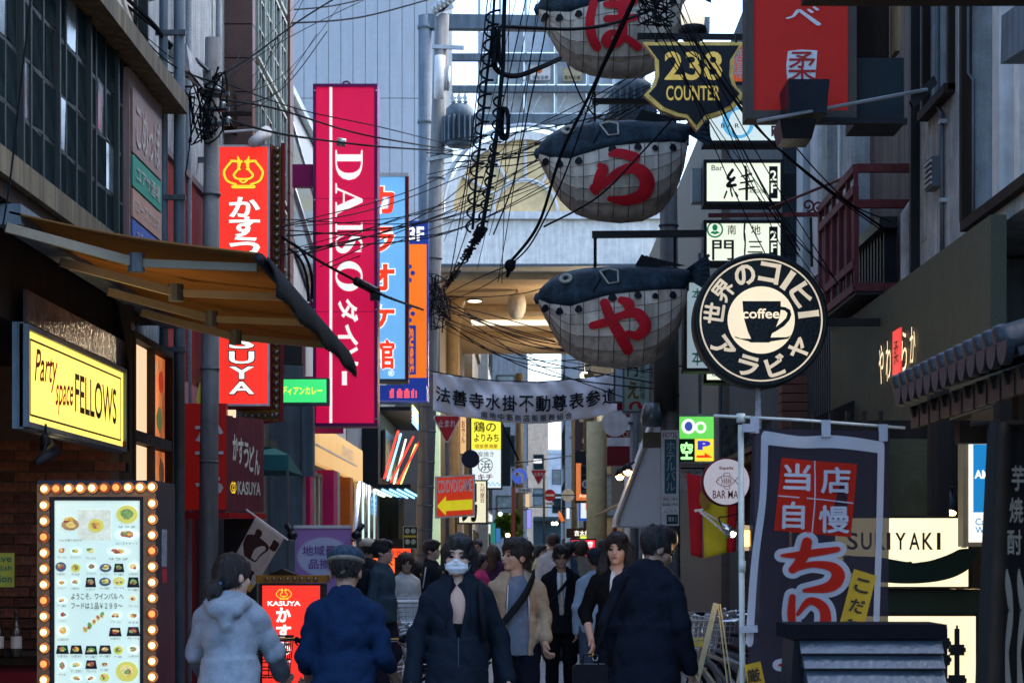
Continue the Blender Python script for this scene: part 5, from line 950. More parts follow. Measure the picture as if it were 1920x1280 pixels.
shape(S, [circ(.5, .5, .5), circ(.54, .5, .33, .4)], FY(Y), rp(1354, 200, 1414, 260, Y), mat('sky blue print', (.1, .38, .6), .5, em=(.1, .4, .65), es=.2), n=.003); pletter(S, 'B A R', 1352, 232, 1386, 240, Y, ink, n=.006, bold=.01); pletter(S, 'F', 1446, 236, 1455, 256, Y, m_bk, n=.006, bold=.03)
S = lbox('white lit bar sign with one large black brush character and floor tag', 1325, 306, 1463, 378, wg, fl='2F')
pletter(S, 'Bar', 1334, 310, 1355, 320, Y, ink, n=.004, bold=.005)
KZ = [[(.28, .9, .05), (.12, .66, .05), (.3, .6, .05)], [(.34, .66, .05), (.1, .42, .05), (.38, .44, .05)], [(.22, .44, .03), (.22, .25, .03)], [(.08, .24, .03), (.0, .05, .03)], [(.24, .2, .03), (.27, .1, .03)], [(.38, .2, .03), (.45, .1, .03)], [(.58, .7, .025), (.92, .78, .035)], [(.55, .5, .025), (.96, .56, .035)], [(.5, .3, .025), (1, .36, .035)], [(.72, 1, .035), (.76, .6, .05), (.76, 0, .045)]]
brush(S, KZ, FY(Y), rp(1358, 313, 1413, 374, Y), ink, .004); pletter(S, 'kizuna', 1405, 352, 1434, 362, Y, ink, n=.004, shear=.4)
S = lbox('lit bar sign with green round crest and black characters under the brush sign', 1325, 419, 1463, 489, wg, fl='2F')
m_grn = lit('green crest', (.0, .25, .08), .5); shape(S, [circ(.5, .5, .5), circ(.5, .5, .4)], FY(Y), rp(1325, 415, 1356, 446, Y), m_grn); shape(S, [circ(.5, .62, .16, .2)], FY(Y), rp(1325, 415, 1356, 446, Y), m_grn); shape(S, [[(.2, .3), (.5, .2), (.8, .3), (.62, .42), (.5, .36), (.38, .42)]], FY(Y), rp(1325, 415, 1356, 446, Y), m_grn)
for ch, r_ in (('南', (1364, 422, 1380, 440)), ('地', (1408, 422, 1426, 440)), ('門', (1335, 450, 1376, 488)), ('三', (1402, 452, 1430, 474))): pletter(S, ch, *r_, Y, ink, n=.004, bold=.01)
brush(S, [[(.5, 1, .2), (.3, .7, .2), (.6, .4, .2), (.45, 0, .2)]], FY(Y), rp(1393, 420, 1400, 474, Y), ink, .004, name='lettering')
S = lbox('lower lit bar sign mostly hidden behind the round coffee sign', 1325, 640, 1463, 712, wg); pletter(S, 'る', 1330, 690, 1350, 705, Y, ink, n=.004)
S = lbox('tall pale sign with green marks between lantern tail and coffee sign', 1288, 530, 1340, 690, lit('pale blue light box', (.55, .72, .78), .32), Y=20.4, w=.03)
for y0, y1 in ((541, 562), (655, 685)): pletter(S, '本', 1297, y0, 1318, y1, 20.4, mat('dull green', (.02, .3, .18)), n=.004, bold=.02)
lone('small_grey_sign_case', pbox(1298, 315, 1318, 378, 21.3, .2), mat('pale case', (.36, .42, .45), .5), 'narrow pale case beside the brush character bar sign', 'sign case')
OR = thing('orange_back_sign', 'orange sign with white marks glimpsed between shield and red sign', 'sign', tuple(W(1385, 155, 20))); obj('face', pbox(1368, 82, 1402, 152, 20, .1), mat('dull orange red', (.45, .09, .03), .5, em=(.7, .1, .03), es=.12), OR); obj('base', pbox(1366, 153, 1402, 160, 19.95, .15), m_black, OR); pletter(OR, vert('酒場'), 1372, 92, 1396, 148, 19.99, m_white, bold=.02)
# ------------------------------------------------------------------ round coffee sign
CF = thing('round_coffee_sign', 'round black coffee house sign with a cup in a lit disc', 'sign', tuple(W(1427, 730, 16)))
Y = 16.0; c = W(1427, 600, Y); rr = 126*Y/K
obj('case', MB().lathe([(rr*.98, .3), (rr*1.0, .28), (rr*1.0, 0), (rr*.97, -.02), (rr*.94, -.02), (rr*.94, .01)], c, 56, 'y'), mat('teal black rim', (.02, .035, .04), .4, streak=.3), CF, True)
obj('face', MB().lathe([(rr*.95, .01), (rr*.95, 0)], c, 56, 'y'), mat('black acrylic', (.006, .012, .018), .25), CF)
cl = lit('cream light', (1, .84, .58), .72, var=.25); cl2 = mat('dim cream light', (.4, .37, .3), .4, em=(.8, .68, .5), es=.22, emvar=.4); f = FY(Y-.004)
R_ = lambda k: (c.x-rr*k, c.z-rr*k, c.x+rr*k, c.z+rr*k)
shape(CF, [circ(.5, .5, .5, n=64), circ(.5, .5, .487, n=64)], f, R_(.915), cl2, name='ring'); shape(CF, [circ(.5, .5, .5, n=48)], f, R_(.5), cl, n=.003, name='lit_disc')
CUP = [(.22, .78), (.79, .78), (.79, .7), (.86, .69), (.93, .65), (.95, .58), (.92, .5), (.84, .41), (.74, .345), (.66, .3), (.64, .24), (.88, .245), (.94, .27), (.9, .22), (.64, .18), (.62, .165), (.34, .165), (.32, .18), (.12, .235), (.1, .26), (.2, .225), (.35, .22), (.3, .33), (.25, .5), (.23, .64)]
HOLE = [(.79, .65), (.85, .64), (.89, .6), (.87, .53), (.8, .46), (.72, .395), (.76, .5), (.78, .58)]
shape(CF, [CUP, HOLE], f, R_(.5), mat('black acrylic'), n=.007, name='cup'); letter(CF, 'coffee', f, (c.x-rr*.28, c.z+rr*.02, c.x+rr*.27, c.z+rr*.17), cl, n=.012, bold=.02)
def ringtext(chs, angs, bottom):
    for ch, a in zip(chs, angs):
        t = R(a); pc = Vector((c.x+rr*.71*math.cos(t), 0, c.z+rr*.71*math.sin(t)))
        up = Vector((math.cos(t), 0, math.sin(t)))*(-1 if bottom else 1); rt_ = Vector((up.z, 0, -up.x))
        fr = Fr((pc.x, Y-.004, pc.z), rt_, up, (0, -1, 0)); h = .155*rr; letter(CF, ch, fr, (-h*(.32 if ch in 'ー' else 1), -h, h*(.32 if ch in 'ー' else 1), h) if ch == 'ー' else (-h, -h, h, h), cl2, n=.004, bold=.035, rot=1 if ch == 'ー' else 0)
ringtext('世界のコーヒー', (172, 142, 110, 80, 56, 32, 7), False); ringtext('アラビヤ', (216, 254, 288, 323), True)
obj('post', MB().tube([W(1422, 726, Y+.1), (X_(1422, Y), Y+.1, 0)], .027, 8), mat('chipped blue white paint', (.45, .5, .55), .5, var=.6, scale=14), CF, True); obj('arm', MB().bar(c+Vector((rr*.9, .15, 0)), c+Vector((1.1, .15, 0)), .06), m_black, CF)
# ------------------------------------------------------------------ white banner
BN = thing('white_street_banner', 'white cloth banner with large black characters strung across the street', 'banner', tuple(W(985, 780, 26)))
Y = 26.0; bx0, bx1 = 812, 1168
def btop(px): t = (px-bx0)/(bx1-bx0); return 697+34*(t*(1-t))*2.2
def bpt(px, k, off=0):  # k 0 top .. 1 bottom
    t = (px-bx0)/(bx1-bx0); y = btop(px)+(78-10*abs(t-.5))*k; p = W(px, y, Y); p.y += .04*math.sin(t*26+k*5)*(.4+.6*abs(t-.5)*2)+.025*math.sin((t-.5)*18*(1-k*.6))+.05*math.sin(k*6+t*3)*(1-abs(2*t-1))+.02*math.sin(t*60-k*9)-off; return p
mb = MB(); n, m = 70, 14; mb.add([bpt(bx0+(bx1-bx0)*i/n, j/m) for j in range(m+1) for i in range(n+1)], [(j*(n+1)+i, j*(n+1)+i+1, (j+1)*(n+1)+i+1, (j+1)*(n+1)+i) for j in range(m) for i in range(n)])
o = obj('cloth', mb, mat('banner cloth', (.76, .77, .8), .8, var=.06, scale=2), BN, True); s_ = o.modifiers.new('solid', 'SOLIDIFY'); s_.thickness = .004
def bletter(body, x0, k0, x1, k1, **kw):
    a, fs = glyphs(body, kw.get('bold', 0), 0, kw.get('sp', 1), 1); mb = MB(); mb.add([bpt(x0+(x1-x0)*u, k1+(k0-k1)*v, .022+l*4) for (u, v), l in zip(a, LIFT[(body, kw.get('bold', 0), 0, kw.get('sp', 1), 1)])], fs); obj('lettering', mb, mat('banner ink', (.012, .022, .04), .7), BN, fix=False)
for k, ch in enumerate('法善寺水掛不動尊表参道'): bletter(ch, 817+k*31.2, .34, 845+k*31.2, .74, bold=.025)
for k, ch in enumerate('南地中筋商店街振興組合'): bletter(ch, 902+k*15.8, .8, 914+k*15.8, .955, bold=.012)
for px, q in ((bx0, W(800, 692, 30)), (bx1, W(1245, 690, 21))): obj('cord', MB().tube([bpt(px, 0), q], .008, 5), m_rubber, BN)
obj('top_wire', MB().tube([bpt(bx0+(bx1-bx0)*k/20, -.01) for k in range(21)], .008, 5), m_rubber, BN)
# ------------------------------------------------------------------ mid street signs
def disc(px, py, r, Y, dep=.02, n=32): return MB().lathe([(r*Y/K, dep), (r*Y/K, 0)], (X_(px, Y), Y, Z_(py, Y)), n, 'y')
def tri(px, y0, y1, hw, Y, k=1.): 
    cy = y0+(y1-y0)*.36; pts = [(px-hw*k, cy+(y0-cy)*k), (px+hw*k, cy+(y0-cy)*k), (px, cy+(y1-cy)*k)]; out = []
    for i in range(3):
        a, b, c_ = pts[i-1], pts[i], pts[(i+1) % 3]; out += [(X_(b[0]+(a[0]-b[0])*.08, Y), Z_(b[1]+(a[1]-b[1])*.08, Y)), (X_(b[0]+(c_[0]-b[0])*.08, Y), Z_(b[1]+(c_[1]-b[1])*.08, Y))]
    return out
m_sr = mat('sign red', (.42, .02, .03), .35); m_sb = mat('sign blue', (.06, .12, .55), .35, em=(.08, .15, .7), es=.12)
def stop(label, px, y0, y1, hw, Y, post=None):
    S = thing('stop_sign', label, 'traffic sign', (X_(px, Y), Y, 0)); obj('plate', MB().prism(tri(px, y0, y1, hw, Y), FY(Y), -.02, 0), m_white, S); obj('red_field', MB().prism(tri(px, y0, y1, hw, Y, .9), FY(Y), 0, .005), m_sr, S)
    pletter(S, '止まれ', px-hw*.6, y0+(y1-y0)*.16, px+hw*.6, y0+(y1-y0)*.4, Y, m_white, n=.009, bold=.02); obj('post', MB().tube([(X_(post or px, Y), Y+.06, 0), (X_(post or px, Y), Y+.06, Z_(y0, Y))], .03, 8), m_steel, S, True)
stop('red triangular stop sign next to the leaning pole under the banner', 838, 778, 834, 28, 30)
stop('smaller red triangular stop sign far down the street', 1010, 880, 910, 16, 50, 1020)
S = thing('round_sign_back', 'dark round traffic sign seen from behind above the red arrow board', 'traffic sign', (X_(882, 33), 33, 0)); obj('plate', disc(882, 860, 17, 33), mat('dark navy plate', (.012, .018, .04), .5), S); obj('post', MB().tube([(X_(882, 33), 33.05, 0), (X_(882, 33), 33.05, Z_(845, 33))], .03), m_steel, S)
S = thing('turn_left_sign', 'round blue sign with a white left turn arrow', 'traffic sign', (X_(962, 50), 50, 0)); obj('rim', disc(974, 892, 15, 50), m_white, S); obj('plate', disc(974, 892, 14, 49.99), m_sb, S)
brush(S, [[(.72, .1, .1), (.72, .45, .1), (.6, .62, .1), (.35, .65, .1)], [(.4, .82, .02), (.2, .66, .02)]], FY(49.985), rp(961, 879, 987, 905, 50), m_white, .004, name='arrow'); shape(S, [[(.08, .65), (.4, .92), (.4, .38)]], FY(49.985), rp(961, 879, 987, 905, 50), m_white, name='arrow_head')
obj('post', pbox(959, 912, 966, 1050, 50, .08), mat('rust red post', (.4, .1, .06), .5), S); obj('post_upper', MB().tube([W(963, 912, 50.05), W(963, 878, 50.05)], .04), m_steel, S); q = obj('name_plate', pbox(967, 914, 997, 923, 49.9, .03), m_white, S); pletter(q, '法善寺', 971, 916, 993, 921, 49.9, m_black)
S = thing('no_entry_sign', 'red round no entry sign with white bar over the street', 'traffic sign', tuple(W(1031, 940, 52))); obj('plate', disc(1031, 928, 11, 52), m_sr, S); obj('bar', rect(FY(52), rp(1023, 926, 1039, 930, 52), 0, .01), m_white, S); q = obj('sub_plate', pbox(1023, 941, 1038, 946, 52, .02), m_white, S); pletter(q, '自転車を除く', 1024, 942, 1037, 945, 52, m_black); obj('arm', MB().bar(W(1020, 928, 52.1), W(1100, 928, 52.1), .04), m_steel, S)
S = thing('round_sign_back', 'white round sign back hanging beside the no entry sign', 'traffic sign', tuple(W(1065, 940, 52))); obj('plate', disc(1065, 928, 12, 51.9), m_cfac, S); obj('cross_bar', rect(FY(51.9), rp(1053, 927, 1077, 928.5, 52), .001, .01), m_steel, S)
S = thing('round_sign_back', 'large blank white disc sign right of the banner', 'traffic sign', (X_(1188, 27), 27, 0)); obj('plate', disc(1153, 793, 25, 27), m_white, S); obj('arm', MB().bar(W(1153, 793, 27.06), W(1188, 793, 27.06), .04), m_steel, S); obj('post', MB().tube([(X_(1190, 27), 27.1, 0), (X_(1190, 27), 27.1, Z_(700, 27))], .06, 10), m_conc, S, True)
S = thing('red_white_sign', 'red and white box sign behind the blank disc', 'sign', tuple(W(1160, 870, 29))); Y = 29; obj('case', pbox(1138, 770, 1182, 872, Y, .3), m_dkred, S); obj('white_band', rect(FY(Y), rp(1138, 820, 1182, 836, Y), 0, .006), m_white, S); obj('white_band', rect(FY(Y), rp(1160, 782, 1182, 806, Y), 0, .006), m_white, S); pletter(S, 'CE', 1168, 809, 1180, 819, Y, m_tan, n=.004)
S = thing('pale_green_sign', 'pale green vertical eatery sign with red curved arrow below the lowest blowfish', 'sign', tuple(W(1195, 772, 23))); Y = 23.0
obj('case', pbox(1168, 640, 1220, 774, Y, .12), m_steelp, S); obj('face', rect(FY(Y), rp(1171, 642, 1217, 770, Y), 0, .005), mat('pale green face', (.3, .43, .36), .5), S); pletter(S, '門', 1176, 680, 1196, 706, Y, ink, n=.008, bold=.03); pletter(S, 'え', 1176, 715, 1198, 748, Y, mat('gilt ink', (.16, .1, .02), .3), n=.008, bold=.03); pletter(S, vert('特羅一品料理'), 1200, 676, 1209, 748, Y, ink, n=.008)
brush(S, [[(.1, .1, .1), (.1, .5, .12), (.35, .85, .12), (.65, .8, .12), (.75, .45, .12)]], FY(Y), rp(1180, 752, 1206, 768, Y), m_sr, .008, name='arrow'); shape(S, [[(.55, .5), (1, .5), (.76, 0)]], FY(Y), rp(1180, 752, 1206, 768, Y), m_sr, n=.012, name='arrow_head'); obj('bracket', MB().bar(W(1220, 690, Y+.05), W(1250, 690, Y+.05), .03).bar(W(1220, 705, Y+.06), W(1250, 705, Y+.06), .03), m_steel, S)
S = thing('blank_light_box', 'slim blank white box beside the pale green sign', 'sign', tuple(W(1160, 755, 23.5))); obj('case', pbox(1151, 672, 1168, 755, 23.5, .1), m_steel, S); obj('face', pbox(1154, 675, 1167, 752, 23.49, .008), mat('cool white face', (.5, .6, .68), .4), S); q = obj('red_tab', pbox(1157, 755, 1168, 769, 23.6, .05), m_sr, S)
# white slanted canopy panel
S = thing('white_canopy_panel', 'big white slanted awning side panel next to the hotel plate', 'awning', tuple(W(1205, 987, 24))); Y = 24.0
obj('panel', MB().prism([(X_(a, Y), Z_(b, Y)) for a, b in ((1158, 985), (1244, 987), (1244, 740), (1160, 968))], FY(Y), -1.6, 0), mat('pale canvas', (.78, .8, .8), .7, var=.05), S); obj('edge_tube', MB().tube([W(1158, 985, Y-.02), W(1160, 968, Y-.02), W(1244, 740, Y-.02)], .025, 8), mat('cream edge', (.5, .44, .34), .6), S)
S = thing('red_parasol', 'folded dark red parasol standing before the tan pillar', 'parasol', (X_(1148, 26), 26, 0)); p0 = W(1154, 987, 26); obj('cover', MB().tube([p0, p0.lerp(W(1138, 1075, 26), .3), W(1140, 1075, 26), W(1134, 1150, 26)], [.02, .06, .12, .1], 10), mat('dark red canvas', (.22, .008, .015), .7), S, True); obj('finial', MB().ball(tuple(p0), .025), m_white, S, True); obj('pole', MB().tube([(X_(1140, 26), 26, 0), W(1140, 1100, 26)], .025), m_steel, S)
S = thing('twin_spotlights', 'pair of warm spotlights on an arm left of the white awning panel', 'lamp', tuple(W(1168, 890, 25)))
for px, py in ((1162, 892), (1177, 883)): c_ = W(px, py, 25); o = obj('shade', MB().lathe([(.02, .1), (.05, .06), (.07, 0)], c_, 12), m_black, S, True); obj('bulb', MB().ball((c_.x, c_.y-.02, c_.z-.005), .05), m_lamp, o, True)
obj('arm', MB().tube([W(1190, 866, 25), W(1172, 872, 25), W(1162, 884, 25)], .015), m_black, S); obj('long_bar', MB().tube([W(1172, 940, 25.5), W(1118, 966, 26)], .02), m_tan, S)
# CD/DVD board etc on the left
S = thing('red_arrow_board', 'red banner board with yellow left arrow and white lettering', 'sign', (X_(846, 28), 28, 0)); Y = 28.0
f = Fr((X_(818, Y), Y, Z_(970, Y)), (1, 0, .06), (0, 0, 1), (0, -1, 0)); w_, h_ = 70*Y/K, 76*Y/K; obj('board', rect(f, (-.02, -.01, w_+.02, h_+.01), -.05, 0), m_white, S); obj('red_field', rect(f, (.01, .015, w_-.01, h_-.015), 0, .005), mat('red orange vinyl', (.5, .04, .015), .35, em=(.8, .05, .01), es=.1), S)
shape(S, [[(.02, .28), (.26, .52), (.26, .4), (.97, .4), (.97, .15), (.26, .15), (.26, .04)]], f, (0, 0, w_, h_), mat('lemon arrow', (.7, .6, .02), .4, em=(.8, .7, .02), es=.12), n=.009, name='arrow'); letter(S, 'CD/DVD/GAME', f, (.02, h_*.6, w_-.02, h_*.92), wpt, n=.009, bold=.02); obj('post', pbox(853, 970, 857, 1120, Y+.05, .03), m_cream, S)
S = thing('cream_tavern_sign', 'cream lit vertical tavern sign tucked behind the red arrow board', 'sign', tuple(W(888, 980, 31))); Y = 31; obj('case', pbox(858, 899, 914, 982, Y, .2), m_black, S); obj('face', rect(FY(Y), rp(861, 902, 911, 979, Y), 0, .006), lit('cream light box', (1, .93, .62), .6), S); pletter(S, vert('九州屋台'), 900, 905, 909, 942, Y, mat('rust red print', (.4, .05, .02)), n=.01, bold=.01); pletter(S, '男', 866, 905, 895, 978, Y, ink, n=.01, bold=.03)
S = thing('yellow_izakaya_sign', 'tall yellow and white tavern sign under the banner', 'sign', tuple(W(910, 915, 38))); Y = 38; obj('case', pbox(881, 780, 942, 917, Y, .25), m_black, S); obj('yellow_face', rect(FY(Y), rp(884, 782, 939, 842, Y), 0, .006), lit('lemon light box', (1, .88, .05), .75), S); obj('white_face', rect(FY(Y), rp(884, 842.5, 939, 914, Y), 0, .006), lit('soft white light box', (.9, .97, .95), .62), S)
for s_, r_ in (('勢のよりみち', None),): pass
pletter(S, '鶏の', 888, 790, 930, 810, Y, ink, n=.01, bold=.02); pletter(S, 'よりみち', 889, 813, 935, 828, Y, ink, n=.01, bold=.02); pletter(S, '個室居酒屋', 890, 832, 933, 840, Y, mat('orange print', (.6, .12, .01)), n=.01, bold=.015); pletter(S, '炭焼き', 896, 846, 926, 856, Y, ink, n=.01)
shape(S, [circ(.5, .5, .5), circ(.5, .5, .45)], FY(Y), rp(896, 858, 924, 886, Y), ink, n=.01); pletter(S, '浜', 901, 862, 920, 882, Y, ink, n=.01, bold=.01); pletter(S, 'キチ', 896, 888, 924, 900, Y, m_sr, n=.01, bold=.02); pletter(S, '〜〜〜', 914, 903, 938, 911, Y, mat('sky blue print'), n=.01)
lone('thin_dark_sign', pbox(942, 800, 957, 910, 40, .3), mat('dark sign case', (.02, .025, .03), .5), 'narrow dark sign box right of the yellow tavern sign', 'sign')
S = thing('peach_side_sign', 'narrow peach lit sign left of the yellow tavern sign', 'sign', tuple(W(868, 850, 39))); obj('case', pbox(862, 778, 876, 852, 39, .2), m_wood, S); obj('face', pbox(863, 780, 874, 850, 38.98, .015), lit('peach light box', (1, .55, .22), .55), S); pletter(S, vert('おでん'), 865, 788, 872, 830, 38.98, m_sr, n=.003, bold=.02)
S = thing('poster_stand', 'black and yellow photo poster fixed to the foot of the leaning pole', 'poster', tuple(W(770, 1030, 31))); obj('sheet', pbox(756, 986, 783, 1028, 31, .02), mat('black poster', (.02, .025, .02), .4), S); obj('border', frame_mb(FY(31), rp(757, 987, 782, 1027, 31), .012, 0, .004), mat('khaki border', (.4, .42, .25)), S); obj('yellow_band', rect(FY(31), rp(758, 1003, 781, 1007, 31), .001, .004), mat('poster yellow', (.5, .4, .05)), S)
for k in range(4): obj('poster_photo', MB().prism(circ(X_(764+k % 2*11, 31), Z_(995+k//2*20, 31), .04, .045, 9), FY(31), .001, .005), mat('poster grey', (.35, .4, .33), .5, var=.6, scale=30), S)
S = thing('red_led_frontage', 'red glowing arrow shaped shop sign at street level behind the crowd', 'sign', tuple(W(728, 1075, 33))); Y = 33; m_rg = lit('hot red glow', (1, .07, .02), 1.1); m_og = lit('orange red glow', (1, .16, .03), .8)
obj('backing', pbox(690, 1010, 772, 1090, Y, .2), m_black, S); obj('arrow_bar', MB().prism([(X_(a, Y), Z_(b, Y)) for a, b in ((692, 1038), (712, 1016), (722, 1016), (704, 1038))], FY(Y), 0, .02), m_rg, S); obj('red_panel', rect(FY(Y), rp(708, 1028, 770, 1044, Y), 0, .02), m_rg, S); obj('orange_panel', rect(FY(Y), rp(693, 1046, 740, 1074, Y), 0, .02), m_og, S); obj('red_edge', MB().bar(W(770, 1044, Y-.03), W(758, 1066, Y-.03), .06), m_rg, S); pletter(S, 'BOX\nALL', 698, 1048, 738, 1072, Y, m_bk, n=.024, bold=.03); pletter(S, '大開放中', 712, 1031, 767, 1041, Y, m_bk, n=.024)
# right mid signs
S = thing('orange_lantern_sign', 'tall orange brown glowing sign on the right of the far street', 'sign', tuple(W(1096, 940, 46))); Y = 46; obj('case', pbox(1078, 845, 1108, 942, Y, .3), m_black, S); obj('face', rect(FY(Y), rp(1080, 868, 1090, 938, Y), 0, .01), lit('ember orange', (1, .25, .06), .45), S); obj('lower_face', rect(FY(Y), rp(1090.5, 926, 1106, 938, Y), 0, .01), lit('ember orange'), S); pletter(S, 'Amo', 1086, 926, 1104, 932, Y, lit('pale glow text', (1, .85, .6), 1), n=.02)
S = thing('crest_plate_sign', 'small dark plate sign with a white round crest on the right', 'sign', tuple(W(1099, 923, 44))); Y = 44; obj('plate', pbox(1089, 872, 1109, 924, Y, .05), m_steel, S); obj('field', rect(FY(Y), rp(1090.5, 891, 1107.5, 918, Y), 0, .01), m_bk, S); obj('field', rect(FY(Y), rp(1090.5, 874, 1107.5, 889, Y), 0, .01), m_bk, S); obj('crest', disc(1099, 907, 8, Y-.012, .01), m_white, S); pletter(S, '紅', 1094, 902, 1104, 912, Y-.02, m_bk, bold=.02)
S = thing('blue_white_sign', 'blue edged white lit box sign on the right far side', 'sign', tuple(W(1096, 975, 48))); Y = 48; obj('case', pbox(1085, 938, 1110, 976, Y, .2), lit('blue case', (.02, .15, .7), .3), S); obj('face', rect(FY(Y), rp(1089, 941, 1110, 971, Y), 0, .01), lit('soft white light box'), S); obj('orange_tab', rect(FY(Y), rp(1098, 941, 1108, 956, Y), .011, .016), lit('orange panel'), S)
S = thing('brown_name_board', 'brown shop board with glowing white characters above the crowd', 'sign', tuple(W(1086, 1012, 42))); Y = 42; obj('board', pbox(1062, 990, 1110, 1008, Y, .1), mat('brown board', (.09, .04, .02), .5), S); pletter(S, '吉太郎', 1077, 994, 1106, 1004, Y, lit('glow white text', (1, .9, .75), 1.2), n=.01, bold=.02); obj('yellow_lamps', rect(FY(Y), rp(1088, 1004.5, 1107, 1009, Y), .01, .02), lit('lime lamps', (.8, 1, .1), .8), S)
S = thing('red_wine_board', 'red lit standing board with white characters behind the crowd on the right', 'sign', tuple(W(1092, 1200, 36))); Y = 36; obj('case', pbox(1069, 1009, 1118, 1110, Y, .15), m_black, S); obj('face', rect(FY(Y), rp(1071, 1012, 1116, 1106, Y), 0, .01), lit('wine red light', (1, .03, .05), .75), S); pletter(S, 'ワかき', 1075, 1014, 1112, 1025, Y, m_wl, n=.014, bold=.03); pletter(S, '飲み処', 1075, 1030, 1112, 1042, Y, m_wl, n=.014, bold=.03); obj('leg', pbox(1088, 1110, 1098, 1190, Y, .1), m_black, S)
S = thing('triangle_sign_back', 'tan triangular sign back seen on the right of the far street', 'traffic sign', tuple(W(1116, 890, 40))); obj('plate', MB().prism(tri(1116, 850, 890, 20, 40), FY(40), -.03, 0), mat('tan sign back', (.25, .19, .13), .6), S); obj('arm', MB().bar(W(1116, 852, 40.05), W(1140, 850, 40.05), .04), m_steel, S)
S = thing('navy_noren_sign', 'navy vertical sign with white carp drawing beyond the banner', 'sign', tuple(W(1098, 850, 60))); Y = 60; obj('panel', pbox(1078, 778, 1112, 870, Y, .2), mat('navy cloth', (.02, .022, .07), .6), S); pletter(S, '居', 1086, 782, 1096, 791, Y, m_white, n=.02)
for px, py, rx, ry in ((1101, 812, 5, 7), (1097, 826, 5, 8), (1093, 847, 8, 3)): obj('carp_mark', MB().prism(circ(X_(px, Y), Z_(py, Y), rx*Y/K, ry*Y/K, 9), FY(Y), 0, .02), m_white, S)
# parking / credit signs
S = thing('green_parking_sign', 'green and yellow lit parking sign with vacancy character', 'sign', tuple(W(1305, 865, 23))); Y = 22.2
obj('case', pbox(1272, 775, 1340, 868, Y, .2), m_white, S); obj('green_face', rect(FY(Y), rp(1274, 781, 1338, 822, Y), 0, .006), lit('lime green light', (.16, .75, .12), .75), S); obj('yellow_face', rect(FY(Y), rp(1303, 822.5, 1338, 864, Y), 0, .006), lit('parking yellow', (1, .78, .05), .8), S); q = obj('vacancy_panel', rect(FY(Y), rp(1274, 823, 1302, 865, Y), 0, .006), mat('dark green screen', (.005, .06, .01), .3), S)
pletter(q, '空', 1276, 828, 1299, 861, Y, lit('green glow char', (.35, 1, .3), 1.3, var=0), n=.01, bold=.05); shape(S, [circ(.5, .5, .5), circ(.5, .5, .3)], FY(Y), rp(1278, 785, 1304, 813, Y), m_wl, n=.008); shape(S, [circ(.5, .5, .5), circ(.5, .5, .3)], FY(Y), rp(1303, 790, 1324, 812, Y), m_wl, n=.009); obj('blue_half', MB().prism(circ(X_(1291, Y), Z_(799, Y), .045, .055, 14), FY(Y), .007, .0085), m_sb, S)
pletter(S, 'P', 1308, 826, 1332, 843, Y, lit('royal blue', (.05, .05, .75), .6), n=.01, bold=.06); shape(S, [[(0, .2), (0, .55), (.5, .55), (.5, 1), (1, .2)]], FY(Y), rp(1306, 848, 1336, 860, Y), m_rl, n=.01, name='arrow')
S = thing('credit_card_notice', 'white credit card notice below the parking sign', 'notice', tuple(W(1305, 920, 22))); Y = 22.3; obj('sheet', pbox(1274, 869, 1330, 918, Y, .03), m_white, S); obj('black_strip', rect(FY(Y), rp(1276, 876, 1326, 879, Y), 0, .004), m_bk, S); pletter(S, 'Credit Card', 1277, 881, 1314, 887, Y, mat('teal print', (.02, .12, .2)), bold=.015); pletter(S, 'クレジットカード', 1277, 870, 1322, 875, Y, m_bk); pletter(S, 'ご利用', 1276, 890, 1290, 896, Y, m_sr)
# flag and round bar sign
SF = thing('spanish_flag', 'red and yellow striped flag hanging below the round bar sign', 'flag', tuple(W(1332, 1040, 17))); Y = 17.2
for a, b, m_ in ((0, .3, 'flag red'), (.3, .82, 'flag yellow'), (.82, 1., 'flag red')):
    x0, x1 = 1284+95*a, 1284+95*b; cloth('stripe', SF, (W(x0+3, 886+22*a, Y), W(x1+3, 886+22*b, Y), W(x1+6*(1-b), 1040+6*math.sin(b*5), Y), W(x0+12*(1-a), 1040+6*math.sin(a*5), Y)), mat(m_, (.55, .016, .025) if 'red' in m_ else (.75, .58, .03), .75, bump=.2), n=8, m=16, amp=.015, fr=(4, 3))
obj('flag_crest', MB().prism(circ(X_(1320, Y), Z_(935, Y), .045, .09, 14), FY(Y-.045), -.004, .004), mat('crest ochre', (.35, .2, .03)), SF)
S = thing('round_bar_sign', 'round white bar sign with red outline fish and red rim', 'sign', tuple(W(1362, 950, 16.2))); Y = 16.2; c_ = W(1362, 903, Y); rr = 45*Y/K
obj('case', MB().lathe([(rr, .18), (rr*1.02, .12), (rr*1.02, .0), (rr*.95, -.012)], c_, 40, 'y'), mat('dark red rim', (.16, .012, .02), .4), S, True); obj('face', MB().lathe([(rr*.95, .0), (rr*.95, -.016)], c_, 40, 'y'), mat('pinkish white acrylic', (.5, .47, .5), .4, em=(.8, .74, .78), es=.08), S)
m_fm = mat('maroon line', (.22, .02, .03)); fz = FY(Y-.018)
FI = [[(.05, .5, .015), (.2, .72, .015), (.45, .8, .015), (.7, .68, .015), (.95, .32, .015)], [(.05, .5, .015), (.2, .3, .015), (.45, .22, .015), (.7, .36, .015), (.95, .75, .015)], [(.35, .8, .012), (.4, .95, .012), (.6, .92, .012), (.6, .76, .012)], [(.35, .23, .012), (.45, .08, .012), (.6, .1, .012), (.58, .26, .012)], [(.25, .72, .012), (.3, .5, .012), (.25, .3, .012)]]+[[(.36+.08*k, .74-.02*k, .01), (.4+.08*k, .5, .01), (.36+.08*k, .28+.02*k, .01)] for k in range(4)]+[[(.28, .58-.07*k, .008), (.68, .58-.07*k, .008)] for k in range(3)]+[[(.15, .56, .02), (.16, .55, .02)]]
